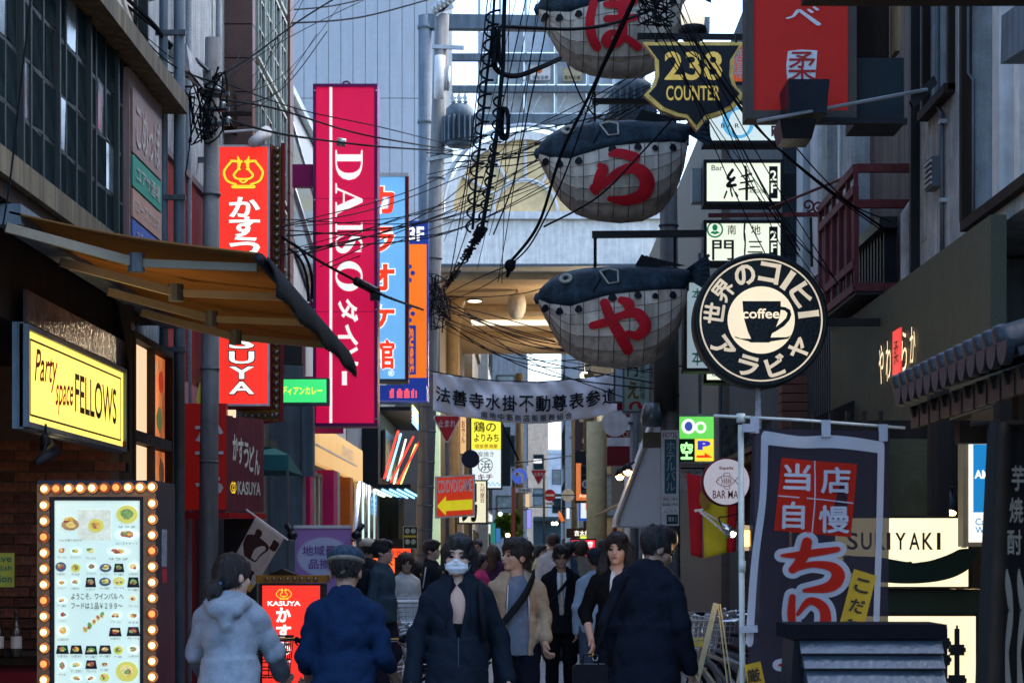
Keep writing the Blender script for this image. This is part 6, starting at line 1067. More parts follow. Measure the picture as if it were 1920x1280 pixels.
brush(S, FI, fz, rp(1340, 885, 1386, 919, Y), m_fm, .004, name='fish_drawing'); pletter(S, 'España', 1349, 874, 1375, 881, Y-.018, m_fm, bold=.02); letter(S, 'BAR MAR', fz, rp(1336, 919, 1392, 934, Y), m_fm, bold=.005)
S = thing('clamp_lamp', 'chrome clamp spot lamp on a grey arm in front of the flag', 'lamp', tuple(W(1360, 990, 15.6))); Y = 15.6
obj('arm', MB().bar(W(1302, 957, Y), W(1318, 955, Y), .02).bar(W(1312, 958, Y), W(1362, 1000, Y), .018).bar(W(1318, 958, Y+.05), W(1370, 990, Y+.05), .012), m_gal, S); obj('reflector', MB().tube([W(1353, 984, Y), W(1362, 990, Y), W(1374, 1001, Y)], [.02, .035, .05], 12), m_chrome, S, True); obj('bulb', MB().ball(tuple(W(1373, 1000, Y-.02)), .03), m_lampw, S, True); obj('wire', MB().tube(spline([W(1353, 985, Y), W(1348, 970, Y), W(1362, 968, Y), W(1384, 962, Y)], 5), .005), m_rubber, S)
S = thing('wall_lantern', 'glowing amber wall lantern beside the flag pole of the banner', 'lamp', tuple(W(1400, 1035, 13))); Y = 13.5; obj('cap', pbox(1385, 984, 1412, 993, Y, .12), m_steel, S); obj('glass', pbox(1390, 994, 1408, 1024, Y+.02, .08), lit('amber glass', (1, .5, .08), 5), S); obj('base', pbox(1386, 1025, 1410, 1032, Y, .12), m_steel, S)
l = bpy.data.lights.new('lantern_light', 'POINT'); l.energy = 4; l.color = (1, .6, .25); l.shadow_soft_size = .05; o = bpy.data.objects.new('lantern_light', l); C.objects.link(o); o.parent = S; o.location = W(1399, 1008, 13.2)-base(S)
# ------------------------------------------------------------------ foreground right: tall banner, lit boxes, roofs
NB = thing('tall_banner_flag', 'tall dark purple cloth banner with red brush characters on a white pole', 'banner', (X_(1395, 8.4), 8.4, 0)); Y = 8.4
ncl = shader_trans('purple banner cloth', (.042, .036, .05), .5, .08); nwh = shader_trans('white banner print', (.62, .62, .66), .5); nred = shader_trans('red banner print', (.62, .035, .02), .5); nyl = shader_trans('yellow banner print', (.7, .45, .05), .5); nbk = mat('black banner print', (.015, .012, .015), .8)
nx0, nx1, ny0, ny1 = X_(1412, Y), X_(1668, Y), .42, Z_(803, Y)
def npt(u, v, off=0):   # u 0..1 across, v 0..1 up
    x = nx0+(nx1-nx0)*u-.02*math.sin((1-v)*3)*(1-u)+.012*math.sin(v*9)*u*(1-v); z = ny0+(ny1-ny0)*v-.012*u*(v > .5)
    return Vector((x, Y+.035*math.sin(u*5+v*2.2)*(1.05-v)+.012*math.sin(u*11-v*4)-off, z))
def npx(px, py): return ((px-1412)/256., (Z_(py, Y)-ny0)/(ny1-ny0))
mb = MB(); n, m = 22, 44; mb.add([npt(i/n, j/m) for j in range(m+1) for i in range(n+1)], [(j*(n+1)+i, j*(n+1)+i+1, (j+1)*(n+1)+i+1, (j+1)*(n+1)+i) for j in range(m) for i in range(n)])
obj('cloth', mb, ncl, NB, True, fix=False)
def npoly(name, pts, m_, off, sub=8):
    out = []
    for k in range(len(pts)):
        a, b = pts[k], pts[(k+1) % len(pts)]; out += [(a[0]+(b[0]-a[0])*t/sub, a[1]+(b[1]-a[1])*t/sub) for t in range(sub)]
    c = (sum(p[0] for p in out)/len(out), sum(p[1] for p in out)/len(out)); mb = MB(); mb.add([npt(*npx(*c), off)]+[npt(*npx(*p), off) for p in out], [(0, 1+k, 1+(k+1) % len(out)) for k in range(len(out))]); return obj(name, mb, m_, NB, fix=False)
def nstroke(name, strokes, r, m_, off, grow=0.):
    mb = MB()
    for i, st in enumerate(strokes):
        v, fs = ribbon(st, grow); mb.add([npt(*npx(r[0]+(r[2]-r[0])*x, r[3]+(r[1]-r[3])*y), off+i*.0006) for x, y in v], fs)
    return obj(name, mb, m_, NB, fix=False)
def nletter(body, r, m_, off, bold=0., rotdeg=0):
    a, fs = glyphs(body, bold); mb = MB(); cx_, cy_ = (r[0]+r[2])/2, (r[1]+r[3])/2; ca, sa = math.cos(R(rotdeg)), math.sin(R(rotdeg)); vs = []
    for x, y in a:
        dx, dy = (x-.5)*(r[2]-r[0]), (.5-y)*(r[3]-r[1]); vs.append(npt(*npx(cx_+dx*ca-dy*sa, cy_+dx*sa+dy*ca), off+LIFT[(body, bold, 0, 1., 1.)][len(vs)]*1.5))
    mb.add(vs, fs); return obj('lettering', mb, m_, NB, fix=False)
bp = [(1434, 822), (1470, 827), (1560, 826), (1655, 832)]
nstroke('white_border', [[(0, 1, .028), (.3, .985, .024), (.6, .99, .026), (1, .97, .024)]], (1434, 820, 1652, 1280), nwh, .004)
nstroke('white_border', [[(0, 1, .03), (.0, .7, .028), (-.05, .4, .03), (-.09, .0, .032)]], (1434, 820, 1652, 1200), nwh, .0046)
nstroke('white_border', [[(1, .97, .03), (.985, .6, .028), (.975, .3, .026), (.94, -.3, .03)]], (1434, 820, 1652, 1280), nwh, .005)
npoly('red_square', [(1466, 857), (1606, 866), (1595, 1003), (1456, 993)], nred, .004)
nstroke('square_cross', [[(.49, 1, .008), (.5, .5, .008), (.47, .02, .008)], [(.03, .52, .008), (.5, .49, .008), (.97, .44, .008)]], (1458, 862, 1602, 1000), nwh, .007)
for ch, r in (('当', (1470, 867, 1522, 918)), ('店', (1540, 872, 1594, 922)), ('自', (1470, 938, 1512, 990)), ('慢', (1537, 944, 1592, 996))): nletter(ch, r, nwh, .008, .03)
CH = [[(.02, .72, .03), (.3, .74, .07), (.62, .8, .07), (.9, .86, .05)], [(.42, 1.0, .08), (.36, .7, .09), (.2, .45, .07)], [(.2, .45, .05), (.5, .56, .06), (.82, .52, .09), (.92, .34, .11), (.78, .14, .1), (.4, .06, .04)]]
RI = [[(.18, .98, .07), (.16, .6, .09), (.2, .3, .07)], [(.3, .6, .04), (.55, .9, .08), (.85, .75, .11), (.88, .35, .12), (.7, .0, .1)]]
nstroke('outline', CH, (1470, 1012, 1582, 1110), nwh, .004, .1); nstroke('brush_character', CH, (1470, 1012, 1582, 1110), nred, .008)
nstroke('outline', RI, (1478, 1115, 1560, 1200), nwh, .0052, .12); nstroke('brush_character', RI, (1478, 1115, 1560, 1200), nred, .0096)
nstroke('outline', CH, (1468, 1222, 1570, 1310), nwh, .0052, .1); nstroke('brush_character', CH, (1468, 1222, 1570, 1310), nred, .0096)
npoly('yellow_tag', [(1602, 1062), (1645, 1074), (1606, 1240), (1560, 1230)], nyl, .01)
for k, ch in enumerate('こだわり'): nletter(ch, (1604-k*9, 1080+k*38, 1632-k*9, 1106+k*38), nbk, .013, .02, 14)
npoly('yellow_tag', [(1404, 1246), (1434, 1239), (1446, 1300), (1412, 1300)], nyl, .01); nletter('厳', (1408, 1252, 1434, 1278), nbk, .013, .02, -10)
wp = mat('white tube', (.55, .55, .48), .5, streak=.2)
obj('pole', MB().tube([(X_(1396, Y), Y+.03, 0), W(1389, 796, Y+.03)], .0125, 10), wp, NB, True); obj('pole_joint', MB().tube([W(1392, 1050, Y+.03), W(1391.5, 1072, Y+.03)], .0155, 10), wp, NB, True)
obj('crossbar', MB().tube([W(1338, 779, Y+.02), W(1500, 787, Y+.02), W(1697, 802, Y+.02)], .0062, 8), wp, NB, True); obj('cap', MB().tube([W(1389, 775, Y+.03), W(1389, 792, Y+.03)], .019, 10), wp, NB, True)
for a, b in ((1414, 786), (1548, 793), (1655, 801)): obj('tab', MB().prism([(X_(a-7, Y), Z_(b+26, Y)), (X_(a+9, Y), Z_(b+26, Y)), (X_(a+9, Y), Z_(b-6, Y)), (X_(a-7, Y), Z_(b-6, Y))], FY(Y-.006), -.02, 0), mat('grey tab', (.3, .31, .34), .7), NB)
obj('tab', MB().bar(W(1392, 802, Y-.01), W(1416, 802, Y-.01), .02, .035), mat('grey tab'), NB); obj('tab', MB().bar(W(1386, 1180, Y-.01), W(1420, 1178, Y-.01), .02, .03), mat('grey tab'), NB); obj('base', MB().lathe([(.2, 0), (.2, .05), (.05, .09)], (X_(1396, Y), Y+.03, 0), 20), mat('grey base', (.12, .12, .13), .6), NB, True)
# lit sukiyaki boxes
crm = lit('cream lit acrylic', (1, .82, .46), .95, var=.08); Y = 10.4
SK = thing('cream_lit_sign', 'cream lit sign with dark lettering and a bowl shaped stroke behind the tall banner', 'sign', tuple(W(1700, 1100, Y)))
obj('case', pbox(1562, 966, 1820, 1103, Y, .2), m_wood, SK); obj('face', rect(FY(Y), rp(1566, 971, 1815, 1099, Y), 0, .006), crm, SK); obj('corner_post', pbox(1804, 966, 1813, 1026, Y-.03, .02), m_wood, SK)
dk = mat('dark brown lettering', (.035, .02, .012), .5)
for k, ch in enumerate('SUKIYAKI'): a = (1588, 1614, 1640, 1662, 1678, 1704, 1729, 1756)[k]; pletter(SK, ch, a, 998, a+(7 if ch == 'I' else 20), 1030, Y, dk, n=.008, bold=.015)
brush(SK, [[(0, .8, .05), (.12, .66, .2), (.35, .42, .3), (.6, .38, .29), (.8, .54, .22), (.92, .78, .13), (.985, .95, .09)]], FY(Y), (X_(1590, Y), Z_(1098, Y), X_(1815, Y), Z_(1098, Y)+.19), mat('bottle green black', (.006, .014, .006), .5), .008, name='bowl_stroke')
SK2 = thing('cream_lit_sign', 'lower cream lit sign with bold black brush lettering behind the roofed stand', 'sign', tuple(W(1740, 1340, Y)))
obj('case', pbox(1600, 1150, 1838, 1420, Y+.05, .2), m_wood, SK2); obj('face', rect(FY(Y+.05), rp(1604, 1155, 1833, 1416, Y), 0, .006), crm, SK2)
pletter(SK2, '牡', 1758, 1172, 1815, 1290, Y, m_bk, n=-.03, bold=.07); pletter(SK2, '丹', 1690, 1170, 1752, 1290, Y, m_bk, n=-.03, bold=.05)
obj('green_beam', pbox(1560, 1104, 1850, 1149, Y+.06, .2), mat('green black beam', (.02, .028, .012), .5), SK2)
AX = thing('blue_card_sign', 'blue and white lit card sign in a wooden frame, partly hidden at the right', 'sign', tuple(W(1850, 1022, 9.8))); Y = 9.8
obj('frame', pbox(1806, 814, 1905, 1024, Y, .12), mat('tan frame', (.3, .2, .1), .5), AX); obj('face', rect(FY(Y), rp(1816, 826, 1900, 1016, Y), 0, .006), lit('warm white light box', (1, .92, .74), .8), AX); obj('blue_field', rect(FY(Y), rp(1824, 833, 1896, 960, Y), .007, .011), lit('card blue', (.01, .25, .55), .55), AX)
pletter(AX, 'AMERICAN', 1826, 881, 1920, 897, Y, m_wl, n=.014, bold=.03); pletter(AX, 'EXPRESS', 1850, 906, 1920, 921, Y, m_wl, n=.014, bold=.03); cb = lit('card blue'); pletter(AX, 'Cards', 1828, 971, 1868, 984, Y, cb, n=.008, bold=.01); pletter(AX, 'Welcome', 1828, 987, 1892, 999, Y, cb, n=.008, bold=.01)
p = W(1785, 945, 11.3); spot(p.x, 11.3, p.z, 'small warm downlight inside the shop behind the card sign', (-.2, -.5, -.8), 6)
# noren cloth at the right edge
NR = thing('dark_noren', 'dark shop curtain with pale brush characters at the right edge', 'curtain', tuple(W(1880, 1280, 7.4))); Y = 7.4
mb = MB(); n, m = 16, 20; nr = lambda u, v, o=0: W(1852+u*110-30*(1-v)*(1-u)*.9+(0 if u else -0), 790+(1-v)*560, Y-.05*math.sin(u*9)-o)
mb.add([nr(i/n, j/m) for j in range(m+1) for i in range(n+1)], [(j*(n+1)+i, j*(n+1)+i+1, (j+1)*(n+1)+i+1, (j+1)*(n+1)+i) for j in range(m) for i in range(n)]); o = obj('cloth', mb, mat('charcoal noren', (.016, .014, .013), .8), NR, True); s_ = o.modifiers.new('solid', 'SOLIDIFY'); s_.thickness = .004
gp = mat('grey print', (.13, .12, .1), .8)
for k, ch in enumerate('芋焼酎'): pletter(NR, ch, 1896-k*4, 872+k*60, 1921-k*3, 920+k*60, Y-.06, gp, bold=.03)
for x in (0, 1): brush(NR, [[(.3, 1, .12), (.55, .75, .16), (.3, .4, .12), (.4, .0, .2)]], FY(Y-.06), rp(1872+x*22, 1090, 1900+x*22, 1300, Y), gp, .004+.002*x)
obj('rod', MB().tube([W(1820, 795, Y), W(1990, 790, Y)], .012), m_wood, NR)
# tiled little eave
TE = thing('tiled_eave', 'small dark glazed tile eave jutting in from the right', 'eave', (2.1, 8, 2.2))
m_tile = mat('blue black glazed tile', (.014, .02, .028), .4, var=.3, scale=10, spec=.25)
ex = 1.72; z0 = Z_(745, 9); tp = 0
til = MB().lathe([(.045, -.01), (.062, 0), (.062, .03), (.056, .04), (.056, 1.2)], n=14, ax='x'); flat = MB()
tm = mesh_of('round_tile', til.v, til.f, m_tile, smooth=True)
fl_ = MB(); fl_.hexa([(0, -.075, -.03), (1.2, -.075, -.03), (1.2, .075, -.03), (0, .075, -.03), (0, -.075, .0), (1.2, -.075, .0), (1.2, .075, .0), (0, .075, .0)]); fm = mesh_of('flat_tile', fl_.v, fl_.f, m_tile)
lip = mesh_of('tile_lip', *(lambda m: (m.v, m.f))(MB().prism([(.075*math.cos(t), .02-.085*math.sin(t)) for t in np.linspace(0, math.pi, 12)], Fr((0, 0, 0), (0, 1, 0), (0, 0, 1), (-1, 0, 0)), 0, .03)), m_tile)
for k in range(13):
    y = 9.15-.165*k; a = inst('round_tile', tm, TE, (ex, y, z0+.055), (0, R(-18), 0)); inst('flat_tile', fm, TE, (ex+.03, y-.0825, z0+.02), (0, R(-18), 0)); inst('tile_lip', lip, TE, (ex+.02, y-.0825, z0+.03))
obj('fascia', B(ex+.08, ex+.12, 5.4, 9.2, z0-.12, z0-.03), m_wood, TE)
for k in range(16): obj('rafter', MB().bar((ex+.06, 9.1-.22*k, z0-.06), (ex+.9, 9.1-.22*k, z0+.18), .03, .05), mat('pale rafter end', (.3, .22, .16), .6) if 0 else m_wood, TE)
for k in range(16): obj('rafter_gap', B(ex+.075, ex+.079, 9.1-.22*k-.09, 9.1-.22*k+.09, z0-.13, z0-.05), m_bk, TE)
obj('soffit', MB().hexa([(ex+.1, 5.4, z0-.13), (3.0, 5.4, z0+.3), (3.0, 9.2, z0+.3), (ex+.1, 9.2, z0-.13), (ex+.1, 5.4, z0-.1), (3.0, 5.4, z0+.33), (3.0, 9.2, z0+.33), (ex+.1, 9.2, z0-.1)]), mat('warm brown soffit', (.14, .09, .045), .6), TE)
obj('bracket', MB().bar((ex+.25, 9.0, z0-.16), (2.9, 9.0, z0-.16), .1), m_wood, TE); obj('post', B(2.2, 2.32, 8.8, 8.92, 0, z0), m_wood, TE)
# roofed sign stand at the bottom
RSd = thing('roofed_sign_stand', 'black lacquered sign stand with a small ridged roof in the foreground', 'sign stand', (X_(1625, 6.6), 6.6, 0)); Y = 6.6
obj('ridge', pbox(1477, 1170, 1776, 1197, Y-.04, .3), mat('black ridge', (.006, .007, .01), .8, spec=.02), RSd)
m_lb = mat('slate blue lacquer', (.03, .045, .06), .16, var=.4, scale=4, spec=.8)
for k in range(7):
    za, zb = Z_(1197+k*27, Y), Z_(1222+k*27, Y); o_ = .02+.028*k; x0, x1 = X_(1497+k*4, Y), X_(1762-k*1, Y)
    obj('roof_batten', MB().hexa([(x0, Y-o_-.05, zb), (x1, Y-o_-.05, zb), (x1, Y+.1, zb), (x0, Y+.1, zb), (x0, Y-o_, za), (x1, Y-o_, za), (x1, Y+.1, za), (x0, Y+.1, za)]), m_lb, RSd); obj('batten_gap', B(x0+.003, x1-.003, Y-o_-.04, Y+.09, zb-.006, zb-.0005), m_bk, RSd)
obj('end_board', MB().prism([(X_(1487, Y), Z_(1200, Y)), (X_(1497, Y), Z_(1200, Y)), (X_(1520, Y), Z_(1330, Y)), (X_(1478, Y), Z_(1330, Y))], FY(Y), -.25, .02), m_lac, RSd); obj('cabinet', B(X_(1500, Y), X_(1755, Y), Y+.1, Y+.24, 0, Z_(1200, Y)), m_lac, RSd); obj('foot', B(X_(1490, Y), X_(1765, Y), Y-.1, Y+.35, 0, .06), m_lac, RSd)

# ------------------------------------------------------------------ overhead cables
def cable(label, pts, r=.012, n=8, name='overhead_cable', smooth=True):
    P = [np.array(W(*p)) for p in pts]; S = spline(P, n) if len(P) > 2 else [np.array(v) for v in sag(P[0], P[1], .12, 14)]
    return lone(name, MB().tube([tuple(p) for p in S], r, 5), m_rubber, label, 'cable', 'overhead cables')
CB = [
 ('cable running from the upper left facade down to the street lamp', [(210, -10, 14.5), (262, 30, 15), (300, 62, 15.6), (345, 110, 16.4), (392, 150, 17)], .018),
 ('thick cable beside the street lamp cable on the upper left', [(230, -10, 14.5), (290, 48, 15.2), (318, 90, 16), (380, 152, 17)], .022),
 ('cable drooping in a loop below the street lamp', [(300, 60, 15.6), (302, 150, 15.8), (312, 200, 16), (330, 212, 16.2), (343, 190, 16.5), (346, 168, 16.8)], .014),
 ('thin wire crossing the lattice windows from the lower left', [(-5, 325, 11), (150, 262, 13), (250, 210, 15), (400, 165, 17)], .008),
 ('thin wire crossing the top of the lattice windows', [(-5, 66, 11), (130, 40, 13), (240, 12, 15), (330, -10, 17)], .008),
 ('thin wire slanting over the left edge of the lattice windows', [(58, -5, 10), (40, 150, 10), (20, 330, 10), (5, 425, 10)], .007),
 ('wire swinging from the left pole to the leaning pole past the magenta sign top', [(405, 185, 17), (520, 205, 19), (650, 245, 22), (740, 264, 23.5), (850, 282, 32)], .014),
 ('lower wire from the left pole across the magenta letters to the leaning pole', [(405, 218, 17), (520, 250, 19), (645, 268, 21.6), (735, 277, 23.2), (850, 284, 32)], .016),
 ('thin wire above the lettering of the magenta sign', [(405, 150, 17), (560, 205, 20), (720, 240, 22.3), (830, 268, 32)], .009),
 ('black cable across the pale tower, upper of two', [(395, 20, 22), (520, 20, 24), (620, 12, 26), (700, -6, 28)], .014),
 ('black cable across the pale tower, lower of two', [(395, 44, 22), (540, 44, 24), (680, 32, 27), (830, -8, 30)], .017),
 ('diagonal wire rising from the left pole over the pale tower', [(400, 150, 17), (480, 100, 18), (560, 40, 19), (640, -10, 20)], .012),
 ('second thin diagonal wire over the pale tower', [(408, 160, 17), (500, 95, 19), (600, 40, 21), (700, -8, 23)], .006),
 ('sagging bundle cable from the udon sign to the leaning pole', [(530, 445, 19), (600, 490, 21), (665, 525, 22.2), (722, 555, 22.8), (800, 583, 31)], .022),
 ('wire from the udon sign over the sky blue sign, first of the fan', [(528, 425, 19), (690, 395, 21.8), (820, 350, 25), (1010, 268, 24)], .009),
 ('wire from the magenta sign rising right to the blowfish, second of the fan', [(560, 480, 20), (730, 415, 22.2), (880, 365, 25), (1060, 275, 22)], .009),
 ('wire from the magenta sign rising right, third of the fan', [(600, 500, 21), (760, 430, 23), (900, 375, 27), (1090, 270, 22)], .009),
 ('wire low over the magenta sign rising right, fourth of the fan', [(620, 500, 22), (780, 440, 25), (920, 385, 27), (1120, 262, 22)], .009),
 ('heavy black cable strand hanging down left of centre with hanger rings', [(927, -10, 12), (922, 70, 12), (912, 150, 12), (903, 240, 12), (893, 330, 12), (886, 430, 12)], .013),
 ('thickest dark cable trunk hanging from the top centre', [(946, -10, 12), (944, 50, 12), (943, 120, 12), (938, 170, 12), (932, 240, 12), (920, 330, 12), (903, 430, 12)], .02),
 ('cable continuing from the hanging trunk to the leaning pole', [(903, 425, 12), (880, 470, 14), (845, 525, 20), (815, 560, 30)], .012),
 ('thin crinkled wire hanging between trunk and blowfish', [(1027, -10, 14), (1022, 60, 14), (1010, 120, 14), (992, 200, 14), (980, 260, 14), (960, 350, 14), (925, 440, 14)], .008),
 ('long rod like cable sweeping from top right across the blowfish', [(1192, -10, 13), (1150, 80, 13.5), (1100, 190, 14), (1052, 290, 14.5), (1010, 420, 15), (958, 490, 15.5)], .017),
 ('second strand of the sweeping cable ending in the black clamp', [(1196, -10, 13), (1160, 70, 13.5), (1118, 160, 14), (1058, 330, 14.5), (1000, 450, 15), (962, 492, 15.5)], .009),
 ('thick blue black cable loop bending back from the trunk', [(935, 90, 13), (926, 118, 13), (940, 138, 13.2), (970, 142, 13.6), (1010, 128, 14), (1050, 110, 15)], .026),
 ('pair of heavy cables bowing below the top beam', [(940, 50, 14), (1000, 53, 15), (1080, 55, 16), (1150, 44, 17), (1215, 22, 18)], .02),
 ('diagonal wire crossing the middle blowfish', [(1290, 190, 17.5), (1200, 290, 17), (1120, 370, 16.5), (1020, 425, 16)], .012),
 ('wire falling from the shield past the bar signs', [(1230, 20, 16), (1290, 110, 16), (1350, 200, 16), (1420, 330, 16), (1500, 470, 16)], .009),
 ('wire falling from above the shield to the iron balcony, thicker', [(1290, 60, 15), (1380, 190, 15), (1450, 270, 15), (1560, 360, 15.5), (1660, 430, 16)], .013),
 ('wire falling to the iron balcony, running close to the thicker one', [(1300, 50, 15), (1390, 195, 15), (1460, 280, 15), (1570, 372, 15.5), (1665, 440, 16)], .008),
 ('wire from the top looping over the gold number', [(1220, 10, 16.5), (1260, 70, 16.5), (1330, 130, 16.5), (1395, 215, 16.5)], .007),
 ('wire from below the red sign to the iron balcony', [(1480, 262, 15), (1540, 330, 15.4), (1600, 385, 15.8), (1670, 415, 16)], .008),
 ('thin line from the lantern beam down to the arcade banner, left', [(960, 495, 15.5), (900, 520, 20), (850, 545, 26), (812, 565, 31)], .008),
 ('thin line from the black clamp fanning left, lower', [(955, 505, 15.5), (890, 545, 20), (812, 575, 31)], .006),
 ('thin line from the leaning pole to the lowest blowfish, top of three', [(815, 570, 31), (900, 585, 26), (1040, 625, 22)], .009),
 ('thin line from the leaning pole to the lowest blowfish, middle of three', [(815, 580, 31), (900, 600, 26), (1040, 640, 22)], .009),
 ('thin line from the leaning pole sloping past the banner', [(815, 565, 31), (890, 610, 28), (1000, 680, 25), (1170, 745, 23)], .009),
 ('dark wire over the banner towards the right pole', [(820, 590, 31), (920, 660, 28), (1060, 690, 25), (1245, 650, 21)], .011),
 ('festoon wire with hooks under the gate ceiling', [(820, 555, 30), (900, 557, 28), (980, 550, 26), (1030, 535, 24)], .009),
 ('wire along the top of the arcade gate', [(815, 288, 32), (900, 292, 30), (1010, 285, 26)], .012),
 ('black drooping cables near the udon sign bulbs, outer', [(536, 450, 18.5), (565, 470, 18.5), (583, 510, 18.6), (585, 560, 18.7)], .02),
 ('black drooping cables near the udon sign bulbs, inner', [(540, 465, 18.6), (562, 485, 18.6), (575, 520, 18.7), (578, 565, 18.7)], .018),
 ('thin vertical wire down the left pole', [(365, 180, 16.8), (352, 300, 16.8), (330, 420, 16.8)], .008),
 ('wire between the two blowfish crossing to the transformer', [(1060, 110, 20), (1100, 200, 20), (1150, 220, 22), (1280, 140, 22)], .012),
 ('far street wire below the banner, left', [(940, 790, 40), (958, 830, 40), (972, 862, 42)], .03),
 ('far street wire high beyond the gate', [(880, 860, 50), (960, 868, 60), (1100, 850, 70)], .025),
 ('far street wire low beyond the gate', [(900, 955, 60), (1000, 950, 70), (1100, 955, 80)], .03)]
for lab, pts, r in CB: cable(lab, pts, r*.72)
def web(label, ends, n, r, seed):
    rg = random.Random(seed); S = thing('wire_web', label, 'cable', tuple(W(*ends[0]))); J_ = lambda p, a: np.array(W(p[0]+rg.uniform(-a, a), p[1]+rg.uniform(-a, a), p[2]))
    for k in range(n):
        a, b = J_(ends[0], ends[2]), J_(ends[1], ends[3]); m = (a+b)/2; m[2] -= rg.uniform(.02, .35); obj('wire', MB().tube([tuple(p) for p in spline([a, m, b], 7)], r*rg.uniform(.6, 1.2), 4), m_rubber, S)
web('web of thin wires from the leaning pole head over the middle blowfish', ((830, 300, 31), (1290, 150, 20), 40, 60), 10, .008, 1)
web('web of thin wires from the udon sign across to the gate arch', ((540, 440, 19), (1010, 300, 26), 40, 50), 9, .007, 2)
web('web of thin wires from the leaning pole down to the right pole', ((812, 575, 31), (1250, 690, 21), 25, 50), 9, .007, 3)
web('web of thin wires hanging behind the cable trunk', ((960, -10, 20), (880, 480, 24), 60, 70), 8, .006, 4)
web('web of thin wires from the left pole head up over the brown building', ((400, 190, 17), (560, -20, 22), 25, 90), 7, .006, 5)
web('web of thin wires from the shield to the coffee sign', ((1240, 0, 16), (1500, 520, 17), 50, 80), 7, .006, 6)
web('service wires slanting over the lattice windows and street lamp', ((170, -10, 13.5), (380, 180, 17), 40, 30), 9, .007, 7)
def coils(label, pts, r, pitch, rad=.007):
    P = [np.array(W(*p)) for p in pts]; S = spline(P, 60); mb = MB(); out = []; acc = 0
    for i, p in enumerate(S):
        if i: acc += np.linalg.norm(p-S[i-1])
        a = 2*math.pi*acc/pitch; out.append((p[0]+r*math.cos(a), p[1]+r*math.sin(a)*.8, p[2]+r*.6*math.sin(a)))
    return lone('spiral_hanger', MB().tube(out, rad, 4), m_rubber, label, 'cable', 'spiral hangers')
coils('spiral wire rings wound along the heavy hanging strand', [(925, 20, 12), (912, 150, 12), (903, 240, 12), (893, 330, 12), (886, 430, 12)], .04, .085)
coils('spiral wire rings wound along the lower trunk cable', [(935, 180, 12), (932, 240, 12), (920, 330, 12), (903, 430, 12)], .03, .07)
coils('fine spiral hanger along the cable to the leaning pole', [(903, 430, 12), (880, 470, 14), (845, 525, 20), (815, 560, 30)], .035, .1)
coils('fine spiral hanger on the bundle in front of the sky blue sign', [(700, 545, 25), (740, 562, 27), (800, 583, 31)], .03, .12)
mb = MB()
for k in range(9): mb.tube([W(943+k*.7+9*math.cos(t)*(1-.04*k), 232+30*math.sin(t), 12+.012*k) for t in np.linspace(0, 6.28, 18)], .008, 4, False)
tag(obj('cable_coil', mb, m_rubber), 'coiled spare cable tied to the hanging trunk', 'cable')
mb = MB()
for k in range(26):
    a = [W(930+random.uniform(-9, 9), 70+random.uniform(-20, 60), 12+random.uniform(-.1, .1)) for _ in range(4)]; mb.tube([tuple(p) for p in spline(a, 5)], .006, 4)
tag(obj('wire_tangle', mb, m_rubber), 'knotted wire tangle on the trunk near the top centre', 'cable', kind=None)
mb = MB()
for k in range(13):
    a = [W(388+random.uniform(-34, 36), 175+random.uniform(-50, 95), 16.85+random.uniform(-.15, .1)) for _ in range(4)]; mb.tube([tuple(p) for p in spline(a, 5)], .007, 4)
tag(obj('wire_tangle', mb, m_rubber), 'tangle of black wires around the head of the left pole', 'cable')
mb = MB()
for k in range(18):
    a = [W(808+random.uniform(-18, 36), 560+random.uniform(-50, 65), 31.7+random.uniform(-.2, .2)) for _ in range(4)]; mb.tube([tuple(p) for p in spline(a, 5)], .01, 4)
tag(obj('wire_tangle', mb, m_rubber), 'tangle of wires tied to the leaning pole above the banner', 'cable')
mb = MB()
for k in range(13):
    a = [W(1225+random.uniform(-30, 40), 20+random.uniform(-30, 30), 17+random.uniform(-.3, .3)) for _ in range(4)]; mb.tube([tuple(p) for p in spline(a, 5)], .007, 4)
tag(obj('wire_tangle', mb, m_rubber), 'loops of wire above the shield sign at the top', 'cable')
lone('cable_clamp', MB().ball(tuple(W(956, 498, 15.5)), (.045, .05, .05), 9, 6).tube([W(962, 488, 15.5), W(950, 520, 15.5)], [.03, .01]), m_rubber, 'black lump clamp where the sweeping cables end', 'clamp', smooth=True)
S = thing('splice_case', 'grey cable splice case in front of the magenta sign', 'splice case', tuple(W(690, 535, 24))); obj('case', MB().tube([W(668, 527, 22.2), W(704, 546, 22.6)], .05, 10), m_black, S, True); obj('box', pbox(694, 540, 712, 562, 22.5, .1), m_black, S); obj('lamp_clamp', MB().tube([W(632, 266, 22.4), W(648, 268, 22.4)], .05, 8), m_gal, S, True)
S = thing('iron_scroll_bracket', 'long thin oxide red scroll bracket in front of the pale columns', 'bracket', tuple(W(1480, 400, 19))); obj('bar', MB().bar(W(1330, 404, 19.5), W(1580, 402, 18.6), .04), m_redi, S); obj('stay', MB().tube([W(1440, 392, 19.2), W(1640, 310, 18)], .014), m_redi, S)
for cx_, cy_, s in ((1515, 385, 1), (1535, 388, -1), (1562, 435, 1)): obj('scroll', MB().tube([W(cx_+s*(3+1.1*t)*math.cos(t), cy_+(3+1.1*t)*math.sin(t), 18.9) for t in np.linspace(0, 8, 26)], .011, 5), m_redi, S)
obj('chain', MB().tube([W(1520, 408, 19), W(1522, 500, 19)], .014, 5), m_black, S)
